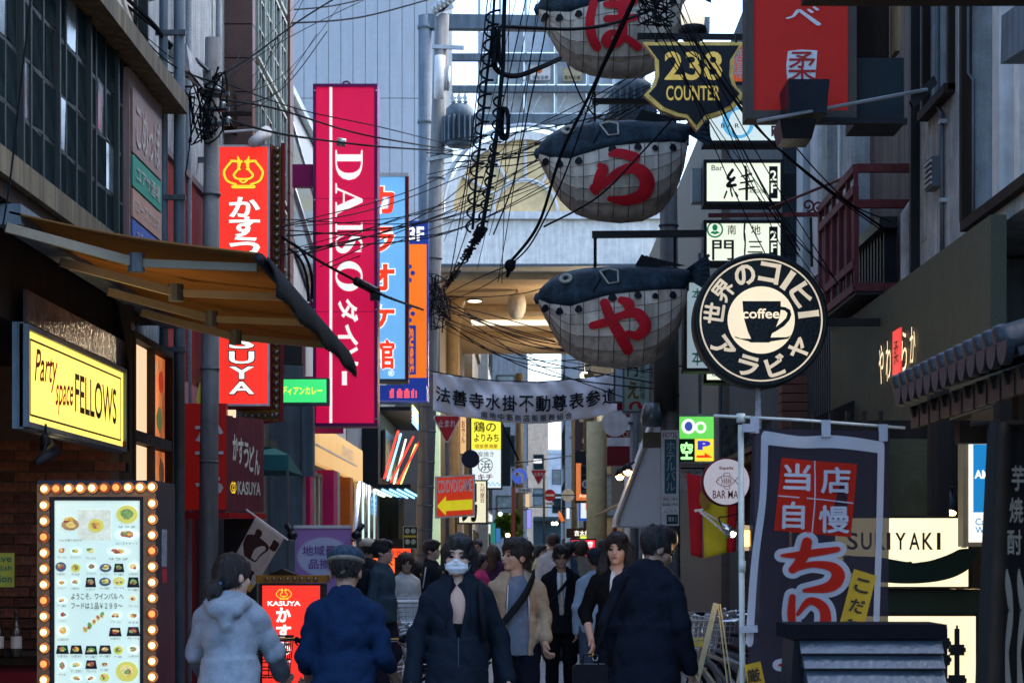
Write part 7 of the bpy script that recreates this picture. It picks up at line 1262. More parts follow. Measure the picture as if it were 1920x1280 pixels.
# ------------------------------------------------------------------ people: smooth distance-field bodies
def V3(*a): return np.array(a, float)
class Field:
    def __init__(s, lo, hi, h):
        s.lo = np.array(lo, np.float32); s.h = h; n = np.maximum(4, np.ceil((np.array(hi)-lo)/h).astype(int)+1); s.F = np.full(n, .2, np.float32); s.ax = [s.lo[i]+np.arange(n[i], dtype=np.float32)*h for i in range(3)]
    def sub(s, lo, hi):
        sl = tuple(slice(max(0, int((lo[i]-s.lo[i])/s.h)), max(0, min(s.F.shape[i], int((hi[i]-s.lo[i])/s.h)+2))) for i in range(3))
        return sl, s.ax[0][sl[0]][:, None, None], s.ax[1][sl[1]][None, :, None], s.ax[2][sl[2]][None, None, :]
    def put(s, sl, d, k, op):
        f = s.F[sl]
        if op == 'cut': f2, d2 = -f, d; g = np.maximum(k-np.abs(f2-d2), 0)/k; s.F[sl] = -(np.minimum(f2, d2)-g*g*k*.25)
        else: g = np.maximum(k-np.abs(f-d), 0)/k; s.F[sl] = np.minimum(f, d)-g*g*k*.25
    def prim(s, p, op='add'):
        t = p[0]; k = p[-1]
        if t == 'cap':
            a, b, ra, rb = V3(*p[1]), V3(*p[2]), p[3], p[4]; r = max(ra, rb)+k+s.h*2; sl, X, Y, Z = s.sub(np.minimum(a, b)-r, np.maximum(a, b)+r)
            if 0 in s.F[sl].shape: return
            ba = b-a; L = max(1e-9, ba@ba); u = np.clip(((X-a[0])*ba[0]+(Y-a[1])*ba[1]+(Z-a[2])*ba[2])/L, 0, 1)
            d = np.sqrt((X-a[0]-ba[0]*u)**2+(Y-a[1]-ba[1]*u)**2+(Z-a[2]-ba[2]*u)**2)-(ra+(rb-ra)*u)
        elif t == 'ell':
            c, r, M = V3(*p[1]), V3(*p[2]), p[3]; R_ = r.max()+k+s.h*2; sl, X, Y, Z = s.sub(c-R_, c+R_)
            if 0 in s.F[sl].shape: return
            X, Y, Z = X-c[0], Y-c[1], Z-c[2]
            if M is not None: X, Y, Z = M[0][0]*X+M[1][0]*Y+M[2][0]*Z, M[0][1]*X+M[1][1]*Y+M[2][1]*Z, M[0][2]*X+M[1][2]*Y+M[2][2]*Z
            q = np.sqrt((X/r[0])**2+(Y/r[1])**2+(Z/r[2])**2); g = np.sqrt((X/r[0]**2)**2+(Y/r[1]**2)**2+(Z/r[2]**2)**2)+1e-6; d = q*(q-1)/g
        elif t == 'fru':   # upright elliptical frustum c0(bottom) c1(top), radii
            a, b, ra, rb = V3(*p[1]), V3(*p[2]), p[3], p[4]; r = max(max(ra), max(rb))+k+s.h*2; sl, X, Y, Z = s.sub(np.minimum(a, b)-r, np.maximum(a, b)+r)
            if 0 in s.F[sl].shape: return
            u = np.clip((Z-a[2])/(b[2]-a[2]), 0, 1); rx = ra[0]+(rb[0]-ra[0])*u; ry = ra[1]+(rb[1]-ra[1])*u; xx = X-(a[0]+(b[0]-a[0])*u); yy = Y-(a[1]+(b[1]-a[1])*u)
            q = np.sqrt((xx/rx)**2+(yy/ry)**2); d = (q-1)*np.minimum(rx, ry); d = np.maximum(d, np.maximum(a[2]-Z, Z-b[2]))
        s.put(sl, d.astype(np.float32), k, op)
    def wrinkle(s, amp, seed, fz=1., mode='fold'):
        idx = np.nonzero(np.abs(s.F) < .03); rng = np.random.RandomState(seed); P = [s.ax[i][idx[i]] for i in range(3)]; w = 0
        if mode == 'pleat': w = 3*np.sin(230*P[2])
        elif mode == 'hair':
            for j in range(6):
                t = rng.uniform(0, 6.3); k = rng.uniform(70, 190); ph = rng.uniform(0, 6.3); w = w+1-2*np.abs(np.sin(.5*(k*math.cos(t)*P[0]+k*math.sin(t)*P[1]+rng.uniform(-25, 25)*P[2]+ph+1.5*np.sin(20*P[2]+ph))))
        else:
            for j in range(8):
                sc_ = 1. if j < 4 else 2.1; kx, ky, kz = rng.uniform(-26, 26)*sc_, rng.uniform(-20, 20)*sc_, rng.uniform(10, 34)*fz*sc_*(1 if j % 2 else -1); ph = rng.uniform(0, 6.3)
                w = w+(1-2*np.abs(np.sin(.5*(kx*P[0]+ky*P[1]+kz*P[2]+ph+2.2*np.sin(9*P[0]*(1+j % 3)+8*P[2]+ph)))))/sc_
        s.F[idx] += (amp*w/3).astype(np.float32)
    def mesh(s):
        F, h, lo = s.F, s.h, s.lo; F[[0, -1]] = .2; F[:, [0, -1]] = .2; F[:, :, [0, -1]] = .2; S = F < 0
        c = np.zeros(tuple(np.array(F.shape)-1), np.int8)
        for i in (0, 1):
            for j in (0, 1):
                for k in (0, 1): c += S[i:F.shape[0]-1+i, j:F.shape[1]-1+j, k:F.shape[2]-1+k]
        act = (c > 0) & (c < 8); ids = np.argwhere(act); num = np.full(act.shape, -1, np.int32); num[act] = np.arange(len(ids)); pos = np.zeros((len(ids), 3)); cnt = np.zeros(len(ids))
        for a in ((0, 0, 0), (1, 0, 0), (0, 1, 0), (1, 1, 0), (0, 0, 1), (1, 0, 1), (0, 1, 1), (1, 1, 1)):
            for ax in range(3):
                if a[ax]: continue
                b = list(a); b[ax] = 1; fa = F[ids[:, 0]+a[0], ids[:, 1]+a[1], ids[:, 2]+a[2]]; fb = F[ids[:, 0]+b[0], ids[:, 1]+b[1], ids[:, 2]+b[2]]; m = (fa < 0) != (fb < 0)
                t = fa[m]/(fa[m]-fb[m]); q = np.tile(np.array(a, float), (m.sum(), 1)); q[:, ax] += t; pos[m] += q; cnt[m] += 1
        v = (ids+pos/cnt[:, None])*h+lo; Q = []
        for ax in range(3):
            A = np.moveaxis(S, ax, 0); N_ = np.moveaxis(num, ax, 0); e = A[:-1, 1:-1, 1:-1] != A[1:, 1:-1, 1:-1]; i, j, k = np.nonzero(e); fl = A[:-1, 1:-1, 1:-1][i, j, k]
            q = np.stack([N_[i, j, k], N_[i, j+1, k], N_[i, j+1, k+1], N_[i, j, k+1]], 1); q[~fl] = q[~fl][:, ::-1]
            if ax == 1: q = q[:, ::-1]
            Q.append(q)
        return v, np.concatenate(Q)
def field_of(prims, cuts=(), h=.012, wr=0., seed=1, fz=1., pad=.03, mode='fold'):
    lo, hi = [], []
    for p in prims:
        r = max(p[3], p[4]) if p[0] == 'cap' else (max(p[2]) if p[0] == 'ell' else max(max(p[3]), max(p[4])))
        for q in ((p[1], p[2]) if p[0] != 'ell' else (p[1],)): lo.append(np.array(q)-r-pad); hi.append(np.array(q)+r+pad)
    f = Field(np.min(lo, 0), np.max(hi, 0), h)
    for p in prims: f.prim(p)
    for p in cuts: f.prim(p, 'cut')
    if wr: f.wrinkle(wr, seed, fz, mode)
    return f.mesh()
def add_np(name, v, q, m_, parent):
    me = bpy.data.meshes.new(name); me.vertices.add(len(v)); me.vertices.foreach_set('co', v.astype(np.float32).ravel()); me.loops.add(len(q)*4); me.loops.foreach_set('vertex_index', q.astype(np.int32).ravel()); me.polygons.add(len(q)); me.polygons.foreach_set('loop_start', np.arange(len(q), dtype=np.int32)*4); me.polygons.foreach_set('use_smooth', np.ones(len(q), bool)); me.update(calc_edges=True); me.validate(); me.materials.append(m_)
    o = bpy.data.objects.new(name, me); C.objects.link(o); o.parent = parent; return o
def cloth_m(name, col, rough=.85, var=.15): return mat('cloth '+name, col, rough, var=var, scale=14, bump=.2, bscale=60, var2=.05, spec=.08)
m_hair = mat('black hair', (.012, .011, .012), .45, var=.6, scale=30, bump=.6, bscale=140, spec=.4); m_hairb = mat('brown hair', (.045, .024, .014), .5, var=.5, scale=30, bump=.5, bscale=90, spec=.35)
skins = [mat('skin %d' % i, c, .5, var=.1, scale=12, bump=.08, bscale=90) for i, c in enumerate(((.58, .37, .27), (.5, .32, .225), (.42, .26, .18)))]
m_eye = mat('eye dark', (.012, .008, .007), .2, bump=0); m_lip = mat('lip', (.3, .12, .1), .5, bump=0); m_shoe = mat('shoe black', (.015, .015, .016), .4)
HS = 1.08
JD = dict(sh=(.155, .012, 1.35), el=(.2, .04, 1.11), wr=(.21, -.03, .865), hip=(.088, 0, .9), kn=(.095, -.015, .5), an=(.1, .025, .09))
def person(label, px, Y, H=1.65, face=0, pose=None, top=None, bottom=None, hair='short', skin=0, head=(0, 0, 0), lean=0, dz=0., h=.013, extras=None, w=1., seed=0, hairm=None, cat='person', group=None, hands=True):
    s = H/1.70; pose = pose or {}; T = Matrix.Translation((0, 0, .94)) @ Matrix.Rotation(R(lean), 4, 'X') @ Matrix.Translation((0, 0, -.94))
    tv = lambda p: np.array(T @ Vector(p)); J = {}
    for k, p in JD.items():
        for sd, sg in (('L', 1), ('R', -1)):
            q = (p[0]*sg*w, p[1], p[2]); J[k+sd] = tv(q) if k in ('sh', 'el', 'wr') else np.array(q)
    for k, p in pose.items(): J[k] = np.array(p, float)
    Rt = np.array(T.to_3x3()); HM = T @ Matrix.Translation((0, .012, 1.47)) @ Matrix.Rotation(R(head[0]), 4, 'Z') @ Matrix.Rotation(R(head[1]), 4, 'X') @ Matrix.Rotation(R(head[2]), 4, 'Y') @ Matrix.Scale(HS, 4) @ Matrix.Translation((0, -.012, -1.47))
    Rh = np.array(HM.to_3x3())/HS; hp = lambda *p: np.array(HM @ Vector(p))
    E = lambda c, r, k=.03: ('ell', tv(c), r, Rt, k); EH = lambda c, r, k=.015: ('ell', hp(*c), tuple(x*HS for x in r), Rh, k); CH_ = lambda a, b, ra, rb, k=.012: ('cap', hp(*a), hp(*b), ra*HS, rb*HS, k); Cp = lambda a, b, ra, rb, k=.025: ('cap', a, b, ra, rb, k)
    def torso(i=0.):
        return [E((0, 0, 1.26), (.142*w+i, .104+i, .18+i)), E((0, -.005, 1.07), (.13*w+i, .1+i, .16+i)), E((0, .012, .94), (.15*w+i, .115+i, .12+i)), ('cap', tv((-.12*w, .012, 1.355)), tv((.12*w, .012, 1.355)), .046+i*.8, .046+i*.8, .04), ('cap', tv((-.1*w, .02, 1.39)), tv((0, .02, 1.44)), .03+i, .05+i, .04), ('cap', tv((.1*w, .02, 1.39)), tv((0, .02, 1.44)), .03+i, .05+i, .04)]
    body = torso()+[('cap', tv((0, .02, 1.41)), hp(0, .005, 1.52), .055, .05, .025)]
    body += [EH((0, .018, 1.612), (.074, .091, .087)), EH((0, -.022, 1.55), (.057, .066, .072)), EH((0, -.066, 1.5), (.024, .02, .018), .02), CH_((0, -.082, 1.592), (0, -.099, 1.558), .008, .0125, .01), EH((.034, -.05, 1.56), (.026, .03, .026)), EH((-.034, -.05, 1.56), (.026, .03, .026)), CH_((-.03, -.07, 1.615), (.03, -.07, 1.615), .012, .012), EH((.074, .012, 1.57), (.011, .024, .032), .006), EH((-.074, .012, 1.57), (.011, .024, .032), .006), EH((0, -.088, 1.533), (.022, .008, .01), .008)]
    for sd, sg in (('L', 1), ('R', -1)):
        body += [Cp(J['sh'+sd], J['el'+sd], .05, .038), Cp(J['el'+sd], J['wr'+sd], .037, .025), Cp(J['hip'+sd], J['kn'+sd], .08, .052), Cp(J['kn'+sd], J['an'+sd], .05, .034), Cp(J['an'+sd], J['an'+sd]+V3(.01*sg, -.14, -.045), .035, .03)]
        if hands:
            d = J.get('hd'+sd); d = (J['wr'+sd]-J['el'+sd]) if d is None else d; d = d/np.linalg.norm(d); side = J.get('hs'+sd); side = V3(0, -1, 0) if side is None else side; side = side-d*(side@d); side /= np.linalg.norm(side); nrm = np.cross(d, side)*(-sg); wv = J['wr'+sd]; curl = J.get('curl'+sd, .35)
            body += [('cap', wv+d*.01, wv+d*.075, .022, .022, .012), ('cap', wv+d*.04+side*.022, wv+d*.085+side*.026, .014, .013, .012), ('cap', wv+d*.04-side*.022, wv+d*.08-side*.026, .014, .013, .012)]
            for fi, (o_, L) in enumerate(((.03, .068), (.011, .076), (-.009, .072), (-.028, .056))):
                a = wv+d*.085+side*o_; m1 = a+(d*math.cos(curl)+nrm*math.sin(curl))*L*.5; e = m1+(d*math.cos(curl*2.3)+nrm*math.sin(curl*2.3))*L*.55; body += [('cap', a, m1, .0098, .009, .004), ('cap', m1, e, .009, .0078, .004)]
            a = wv+d*.03+side*.03; m1 = a+(d*.75+side*.6+nrm*.25)*.04; body += [('cap', a, m1, .013, .0105, .006), ('cap', m1, m1+(d*.95+side*.1+nrm*.3)*.032, .0105, .009, .004)]
    v, q = field_of(body, [EH((.032, -.098, 1.588), (.017, .014, .009), .006), EH((-.032, -.098, 1.588), (.017, .014, .009), .006)], h=h)
    root = add_np('person', v, q, skins[skin], None); tag(root, label, cat, group)
    root.location = (X_(px, Y), Y, dz); root.rotation_euler = (0, 0, R(face)); root.scale = (s, s, s)
    def gar(name, prims, m_, cuts=(), wr=.004, fz=1., hh=None):
        v, q = field_of(prims, cuts, hh or max(h, .009), wr, seed+len(name), fz); return add_np(name, v, q, m_, root)
    def small(name, mb, m_): me = mesh_of(name, mb.v, mb.f, m_, smooth=True); o = bpy.data.objects.new(name, me); C.objects.link(o); o.parent = root; return o
    # --- garments
    for g in (top or []):
        kd, m_, i = g['k'], g['m'], g.get('i', .02); pr = torso(i); sl = g.get('sleeve', 1.); hem = g.get('hem', .86); fl = g.get('flare', .0)
        pr.append(('fru', tv((0, .012, hem))*V3(1, 1, 0)+V3(0, 0, hem), tv((0, 0, 1.1)), (.155*w+i+fl, .125+i+fl*.6), (.14*w+i, .112+i), .03))
        for sd in 'LR':
            if sl > 0:
                pr.append(Cp(J['sh'+sd], J['el'+sd] if sl > .5 else J['sh'+sd]+(J['el'+sd]-J['sh'+sd])*sl*2, .047+i*.6, .038+i*.65))
                if sl > .5: pr.append(Cp(J['el'+sd], J['el'+sd]+(J['wr'+sd]-J['el'+sd])*min(1.04, (sl-.5)*2.08), .038+i*.65, .029+i*.65))
        cuts = [('cap', tv((0, -.03 if g.get('vneck') else .0, 1.47)), tv((0, .0, 1.62)), g.get('neck', .068), .08, .01)]
        if g.get('v'):   # open front: wedge from the neck down to depth v
            dv, wd_ = g['v'], g.get('vw', .07)
            cuts.append(('fru', tv((0, -.15, dv)), tv((0, -.15, 1.52)), (max(.008, wd_*(1-g.get('vt', 1.))), .12), (wd_, .12), .006))
        if g.get('hood'): pr += [('cap', tv((-.085, .09, 1.42)), tv((.085, .09, 1.42)), .05, .05, .02), ('cap', tv((-.05, .14, 1.39)), tv((.05, .14, 1.39)), .055, .055, .02), ('cap', tv((0, .145, 1.37)), tv((0, .14, 1.3)), .06, .035, .03), ('cap', tv((-.085, .04, 1.435)), tv((-.05, -.06, 1.40)), .028, .022, .02), ('cap', tv((.085, .04, 1.435)), tv((.05, -.06, 1.40)), .028, .022, .02)]
        if g.get('collar'): pr += [('cap', tv((-.06, .05, 1.455)), tv((-.05, -.05, 1.43)), .018, .014, .012), ('cap', tv((.06, .05, 1.455)), tv((.05, -.05, 1.43)), .018, .014, .012), ('cap', tv((-.06, .06, 1.46)), tv((.06, .06, 1.46)), .018, .018, .012)]
        gar(kd, pr, m_, cuts, g.get('wr', .004), g.get('fz', 1.))
    if bottom:
        kd, m_, i = bottom['k'], bottom['m'], bottom.get('i', .018)
        if kd != 'none':
            pr = [E((0, .012, .93), (.146*w+i*.5, .112+i*.5, .11)), ('cap', V3(0, 0, .95), V3(0, 0, 1.0), .1, .1, .05)]
            lo = bottom.get('len', 1.)
            for sd in 'LR':
                pr.append(Cp(J['hip'+sd], J['kn'+sd], .085+i, .058+i))
                if lo > .5: pr.append(Cp(J['kn'+sd], J['kn'+sd]+(J['an'+sd]-J['kn'+sd])*min(.97, (lo-.5)*2), .056+i, .05+i))
            gar(kd, pr, m_, (), bottom.get('wr', .004))
    for sd in 'LR':
        a = J['an'+sd]; gar('shoe', [('ell', a+V3(0, -.06, -.05), (.05, .135, .042), None, .02), ('cap', a+V3(0, .02, -.03), a+V3(0, .02, .0), .046, .042, .02)], m_shoe, [], 0, hh=max(h, .014))
    # --- hair
    hm = hairm or m_hair; up = [EH((0, .02, 1.618), (.084, .103, .094), .02)]; cut = [EH((0, -.128, 1.55), (.07, .085, .088), .015), ('ell', hp(0, .02, 1.40), tuple(HS*x for x in (.2, .2, .115)), Rh, .02)]
    if hair == 'short': up += [EH((.015, -.06, 1.668), (.05, .035, .028), .03), EH((-.02, .0, 1.688), (.05, .07, .028), .03), EH((.03, .06, 1.66), (.05, .05, .04), .03)]; cut += [EH((.088, -.03, 1.54), (.03, .05, .055), .012), EH((-.088, -.03, 1.54), (.03, .05, .055), .012)]
    if hair == 'crop': up = [EH((0, .022, 1.62), (.079, .097, .087), .02)]
    if hair in ('bob', 'long', 'pony'):
        up += [CH_((.074, .025, 1.6), (.082, .025, 1.52), .03, .022, .03), CH_((-.074, .02, 1.6), (-.082, .02, 1.52), .03, .022, .03), EH((0, .06, 1.57), (.085, .072, .085), .03), EH((.03, -.06, 1.668), (.05, .035, .026), .03)]; cut = [EH((-.008, -.13, 1.55), (.075, .09, .1), .015)]
    if hair == 'pony': up = up[:1]+[EH((0, .05, 1.585), (.08, .078, .08), .03), EH((0, .128, 1.49), (.042, .038, .05), .015), CH_((0, .14, 1.49), (.01, .125, 1.37), .036, .014, .015)]
    if hair == 'long':
        for sg in (1, -1): up += [CH_((sg*.08, .01, 1.58), (sg*.1, -.02, 1.44), .032, .034, .03), CH_((sg*.1, -.02, 1.44), (sg*.115, -.05, 1.31), .034, .014, .03)]
        up += [CH_((0, .08, 1.55), (0, .11, 1.36), .08, .06, .04)]
    if hair == 'puff': up += [EH((0, .03, 1.64), (.102, .112, .088), .03), EH((.09, .02, 1.57), (.036, .055, .06), .03), EH((-.09, .02, 1.57), (.036, .055, .06), .03), EH((0, .09, 1.56), (.09, .06, .08), .03)]; cut = cut[:1]
    if hair != 'none':
        v, q = field_of(up, cut, max(h*.75, .0065), .0075 if h < .012 else .005, seed+3, 2.2, mode='hair'); hr = add_np('hair', v, q, hm, root)
        if h < .0105:   # loose strands breaking the outline
            rg = np.random.RandomState(seed); c0 = hp(0, .02, 1.6); P = v[rg.randint(0, len(v), 520)]; nn = P-c0; kp = nn @ (Rh @ V3(0, -1, 0)) < .05; P, nn = P[kp], nn[kp]; nn /= np.linalg.norm(nn, axis=1)[:, None]; g = V3(0, 0, -1)-nn*(nn @ V3(0, 0, -1))[:, None]; g += rg.normal(size=g.shape)*.28; g /= np.linalg.norm(g, axis=1)[:, None]; L = rg.uniform(.02, .06, (len(P), 1)); sd = np.cross(g, nn)*.0013; A = P-nn*.002; M_ = P+g*L*.5+nn*rg.uniform(.003, .008, (len(P), 1)); Z2 = P+g*L+nn*rg.uniform(-.002, .01, (len(P), 1)); mb = MB()
            for k in range(len(P)): mb.add([A[k]-sd[k], A[k]+sd[k], M_[k]+sd[k], M_[k]-sd[k], Z2[k]], [(0, 1, 2, 3), (3, 2, 4)])
            small('hair_strands', mb, hm)['kind'] = 'stuff'
    for sg in (1, -1):
        mb = MB().ball((0, 0, 0), (.015, .006, .008), 8, 6); mb.v = [tuple(hp(p[0]+sg*.032, p[1]-.082, p[2]+1.587)) for p in mb.v]; small('eye', mb, m_eye)
        small('eyebrow', MB().tube([tuple(hp(sg*.014, -.086, 1.609)), tuple(hp(sg*.032, -.085, 1.615)), tuple(hp(sg*.052, -.072, 1.608))], [.0035, .004, .002], 5), hm)
    mb = MB().ball((0, 0, 0), (.02, .005, .0065), 8, 6); mb.v = [tuple(hp(p[0], p[1]-.0935, p[2]+1.531)) for p in mb.v]; small('mouth', mb, m_lip)
    ctx = dict(root=root, hp=hp, tv=tv, EH=EH, E=E, J=J, small=small, gar=gar, h=h, s=s)
    if extras: extras(ctx)
    return root
def mask(c):
    v, q = field_of([c['EH']((0, -.046, 1.533), (.063, .056, .047), .01), c['EH']((0, -.093, 1.56), (.016, .016, .018), .02)], [c['EH']((0, -.02, 1.535), (.058, .05, .06), .006)], .005, .0016, 5, 4, mode='pleat'); add_np('face_mask', v, q, mat('surgical mask', (.72, .74, .76), .8, var=.05), c['root'])
    for sg in (1, -1): c['small']('ear_loop', MB().tube([tuple(c['hp'](sg*.06, -.05, 1.56)), tuple(c['hp'](sg*.082, .01, 1.575)), tuple(c['hp'](sg*.06, -.045, 1.51))], .0022, 4), mat('surgical mask'))
def glasses(c):
    mb = MB()
    for sg in (1, -1): mb.tube([tuple(c['hp'](sg*.034+.024*math.cos(t), -.094, 1.586+.016*math.sin(t))) for t in np.linspace(0, 6.28, 14)], .0022, 4, False).tube([tuple(c['hp'](sg*.058, -.092, 1.59)), tuple(c['hp'](sg*.08, .01, 1.585))], .002, 4)
    mb.tube([tuple(c['hp'](-.01, -.095, 1.59)), tuple(c['hp'](.01, -.095, 1.59))], .002, 4); c['small']('glasses', mb, m_black)
def strap(c, pts, wd=.035, m_=None, name='bag_strap'):
    P = spline([np.array(p) for p in pts], 8); mb = MB(); up = V3(0, 0, 1); vs = []
    for i, p in enumerate(P):
        t = P[min(len(P)-1, i+1)]-P[max(0, i-1)]; n_ = p-V3(0, 0, p[2]); n_ = n_/(np.linalg.norm(n_)+1e-6); sd = np.cross(t, n_); sd /= np.linalg.norm(sd)+1e-6; vs += [p-sd*wd/2, p+sd*wd/2, p+sd*wd/2+n_*.006, p-sd*wd/2+n_*.006]
    mb.add([tuple(v) for v in vs], [(i*4+a, i*4+(a+1) % 4, i*4+4+(a+1) % 4, i*4+4+a) for i in range(len(P)-1) for a in range(4)]); return c['small'](name, mb, m_ or m_strap)
m_strap = cloth_m('strap black', (.012, .014, .018)); m_navy = cloth_m('dark navy fleece', (.011, .017, .026)); m_blue = cloth_m('denim blue shirt', (.007, .022, .06)); m_grey = cloth_m('grey hoodie', (.26, .31, .36)); m_beige = cloth_m('beige hoodie', (.36, .29, .2)); m_tee = cloth_m('slate tee', (.14, .18, .24)); m_suit = cloth_m('navy suit', (.011, .015, .024)); m_suit2 = cloth_m('charcoal suit', (.008, .010, .014)); m_shirt = cloth_m('white shirt', (.62, .66, .7)); m_blk = cloth_m('black knit', (.007, .008, .010)); m_dress = cloth_m('white dress', (.6, .58, .54)); m_jean = cloth_m('dark jeans', (.009, .012, .022)); m_tr = cloth_m('black trousers', (.006, .007, .010))
JK = lambda k, m_, **a: dict(k=k, m=m_, **a)
# masked woman
def ex_mask(c):
    mask(c); tv = c['tv']
    c['small']('zip', MB().tube([tuple(tv((0, -.155, 1.12))), tuple(tv((0, -.152, .95))), tuple(tv((0, -.155, .84)))], .0025, 4), m_steel)
    for sg in (1, -1): c['small']('drawstring', MB().tube([tuple(tv((sg*.07, -.115, 1.36))), tuple(tv((sg*.075, -.14, 1.25))), tuple(tv((sg*.072, -.143, 1.17)))], .0035, 4), m_navy)
    c['small']('backpack_strap', MB().tube([tuple(tv((.135, .09, 1.44))), tuple(tv((.135, -.06, 1.42))), tuple(tv((.14, -.125, 1.3))), tuple(tv((.16, -.1, 1.1)))], .022, 6), m_strap)
person('woman in white face mask and dark navy zip jacket walking toward the viewer', 858, 11, 1.59, face=4, w=.92, h=.0085, seed=11, hair='bob', head=(-8, 2, 3), extras=ex_mask, bottom=JK('trousers', m_tr),
       top=[JK('tank_top', m_blk, i=.006, sleeve=0, v=1.2, vw=.065, vt=.3, wr=.001), JK('jacket', m_navy, i=.03, v=1.1, vw=.075, vt=.75, hem=.78, flare=.02, collar=1, wr=.01)], pose={'elL': (.245, .06, 1.12), 'wrL': (.29, .0, .88), 'elR': (-.235, .05, 1.12), 'wrR': (-.27, -.02, .87)})
# cyclist in grey hoodie
def ex_hood(c):
    mb = MB()
    for k in range(7): mb.ball(tuple(c['hp'](.03*math.cos(k*.9), .118+.01*math.sin(k*2), 1.515+.028*math.sin(k*.9))), .012, 6, 4)
    c['small']('hair_tie', mb, mat('blue scrunchie', (.05, .2, .35), .6)); c['small']('earring', MB().ball(tuple(c['hp'](-.08, .0, 1.535)), .006, 6, 4), m_chrome)
cyc = {'knL': (.12, -.36, .66), 'anL': (.1, -.25, .3), 'knR': (-.12, -.3, .55), 'anR': (-.1, -.12, .16), 'elL': (.23, -.13, 1.13), 'wrL': (.23, -.36, 1.0), 'elR': (-.24, -.13, 1.13), 'wrR': (-.24, -.36, 1.0), 'curlL': 1.0, 'curlR': 1.0}
person('cyclist in pale grey hoodie with black ponytail, seen from behind on the left', 430, 11, 1.6, face=176, w=.97, h=.0085, seed=21, hair='pony', head=(-40, 4, 0), lean=6, dz=-.115, extras=ex_hood, bottom=JK('trousers', m_jean), top=[JK('hoodie', m_grey, i=.03, hem=.87, hood=1, wr=.008)], pose=cyc)
def ex_cap(c):
    v, q = field_of([c['EH']((0, .015, 1.655), (.098, .118, .062), .02), c['EH']((0, -.09, 1.645), (.07, .06, .014), .015)], [], .008, .002, 4); add_np('flat_cap', v, q, mat('navy tweed cap', (.03, .05, .075), .9, var2=.5), c['root'])
    v, q = field_of([c['EH']((0, .016, 1.632), (.1, .12, .03), .01)], [c['EH']((0, -.08, 1.63), (.12, .11, .05), .01)], .008, .0, 4); add_np('cap_band', v, q, mat('tan cap band', (.2, .17, .14), .9), c['root'])
cyc2 = dict(cyc); cyc2.update({'elL': (.215, -.06, 1.1), 'wrL': (.23, -.3, .97), 'elR': (-.22, .0, 1.12), 'wrR': (-.28, -.2, .96)})
person('cyclist in dark blue shirt and flat cap, seen from behind', 645, 11, 1.70, face=180, w=.99, h=.0085, seed=31, hair='crop', skin=2, head=(-4, 6, 0), lean=8, dz=-.175, extras=ex_cap, bottom=JK('trousers', m_jean), top=[JK('shirt', m_blue, i=.022, hem=.84, sleeve=.68, flare=.01, collar=1, wr=.011)], pose=cyc2)
# woman in white dress
def ex_dress(c):
    glasses(c); c['gar']('dress_skirt', [('fru', V3(0, .0, .5), V3(0, .0, 1.2), (.24, .19), (.165, .125), .03)], m_dress, (), .006, .4)
person('older woman in white dress with glasses standing by the parked bicycles', 762, 23, 1.49, face=35, h=.011, seed=41, hair='puff', hairm=m_hairb, head=(-20, 0, 0), extras=ex_dress, top=[JK('dress_top', m_dress, i=.024, hem=.9, sleeve=.82, wr=.004)], skin=1)
# man in beige hoodie
def ex_beige(c):
    tv = c['tv']; strap(c, [tv((.13, .1, 1.45)), tv((.13, -.06, 1.46)), tv((.05, -.15, 1.3)), tv((-.08, -.165, 1.13)), tv((-.2, -.09, .98)), tv((-.19, .05, .92))], .055)
    for sg in (1, -1): c['small']('drawstring', MB().tube([tuple(tv((sg*.075, -.125, 1.37))), tuple(tv((sg*.085, -.145, 1.2))), tuple(tv((sg*.085, -.14, 1.12)))], .0045, 4), m_shirt)
    c['small']('chest_bag', MB().ball(tuple(tv((-.24, .06, .9))), (.09, .13, .12)), m_strap)
person('young man in open beige hoodie with black cross strap looking aside', 968, 14.2, 1.59, face=6, h=.009, seed=51, hair='short', head=(-62, -3, 0), skin=1, extras=ex_beige, bottom=JK('jeans', m_jean), top=[JK('tee_shirt', m_tee, i=.014, hem=.84, sleeve=.3, wr=.004), JK('hoodie', m_beige, i=.026, sleeve=.86, v=.80, vw=.11, vt=.2, hem=.84, hood=1, wr=.01)], pose={'elL': (.22, .04, 1.12), 'wrL': (.21, -.14, .92), 'elR': (-.22, .06, 1.12), 'wrR': (-.24, .0, .88), 'curlL': .7})
# suit man
def ex_tie(c):
    tv = c['tv']; glasses(c); v, q = field_of([('cap', tv((0, -.108, 1.41)), tv((0, -.112, 1.40)), .017, .014, .01), ('cap', tv((0, -.118, 1.38)), tv((0, -.134, 1.2)), .012, .022, .01), ('cap', tv((0, -.134, 1.2)), tv((0, -.136, 1.0)), .022, .03, .01)], [], .008, .001, 3); add_np('tie', v, q, mat('pale patterned tie', (.42, .38, .3), .6, var=.4, scale=60), c['root'])
    strap(c, [tv((.1, .1, 1.45)), tv((.11, -.06, 1.46)), tv((.05, -.15, 1.33)), tv((-.1, -.15, 1.15)), tv((-.2, -.05, 1.0))], .035)
person('man in black suit with pale tie and glasses walking toward the viewer', 1052, 19.8, 1.57, face=2, h=.01, seed=61, hair='short', skin=2, head=(0, 2, 0), extras=ex_tie, bottom=JK('trousers', m_tr), top=[JK('shirt', m_shirt, i=.01, sleeve=.2, collar=1, v=1.42, wr=.001), JK('jacket', m_suit2, i=.03, v=1.02, vw=.085, vt=.75, hem=.78, flare=.015, collar=1, wr=.004)], pose={'elL': (.225, .05, 1.1), 'wrL': (.235, .0, .85), 'elR': (-.22, .05, 1.1), 'wrR': (-.225, -.02, .85)})
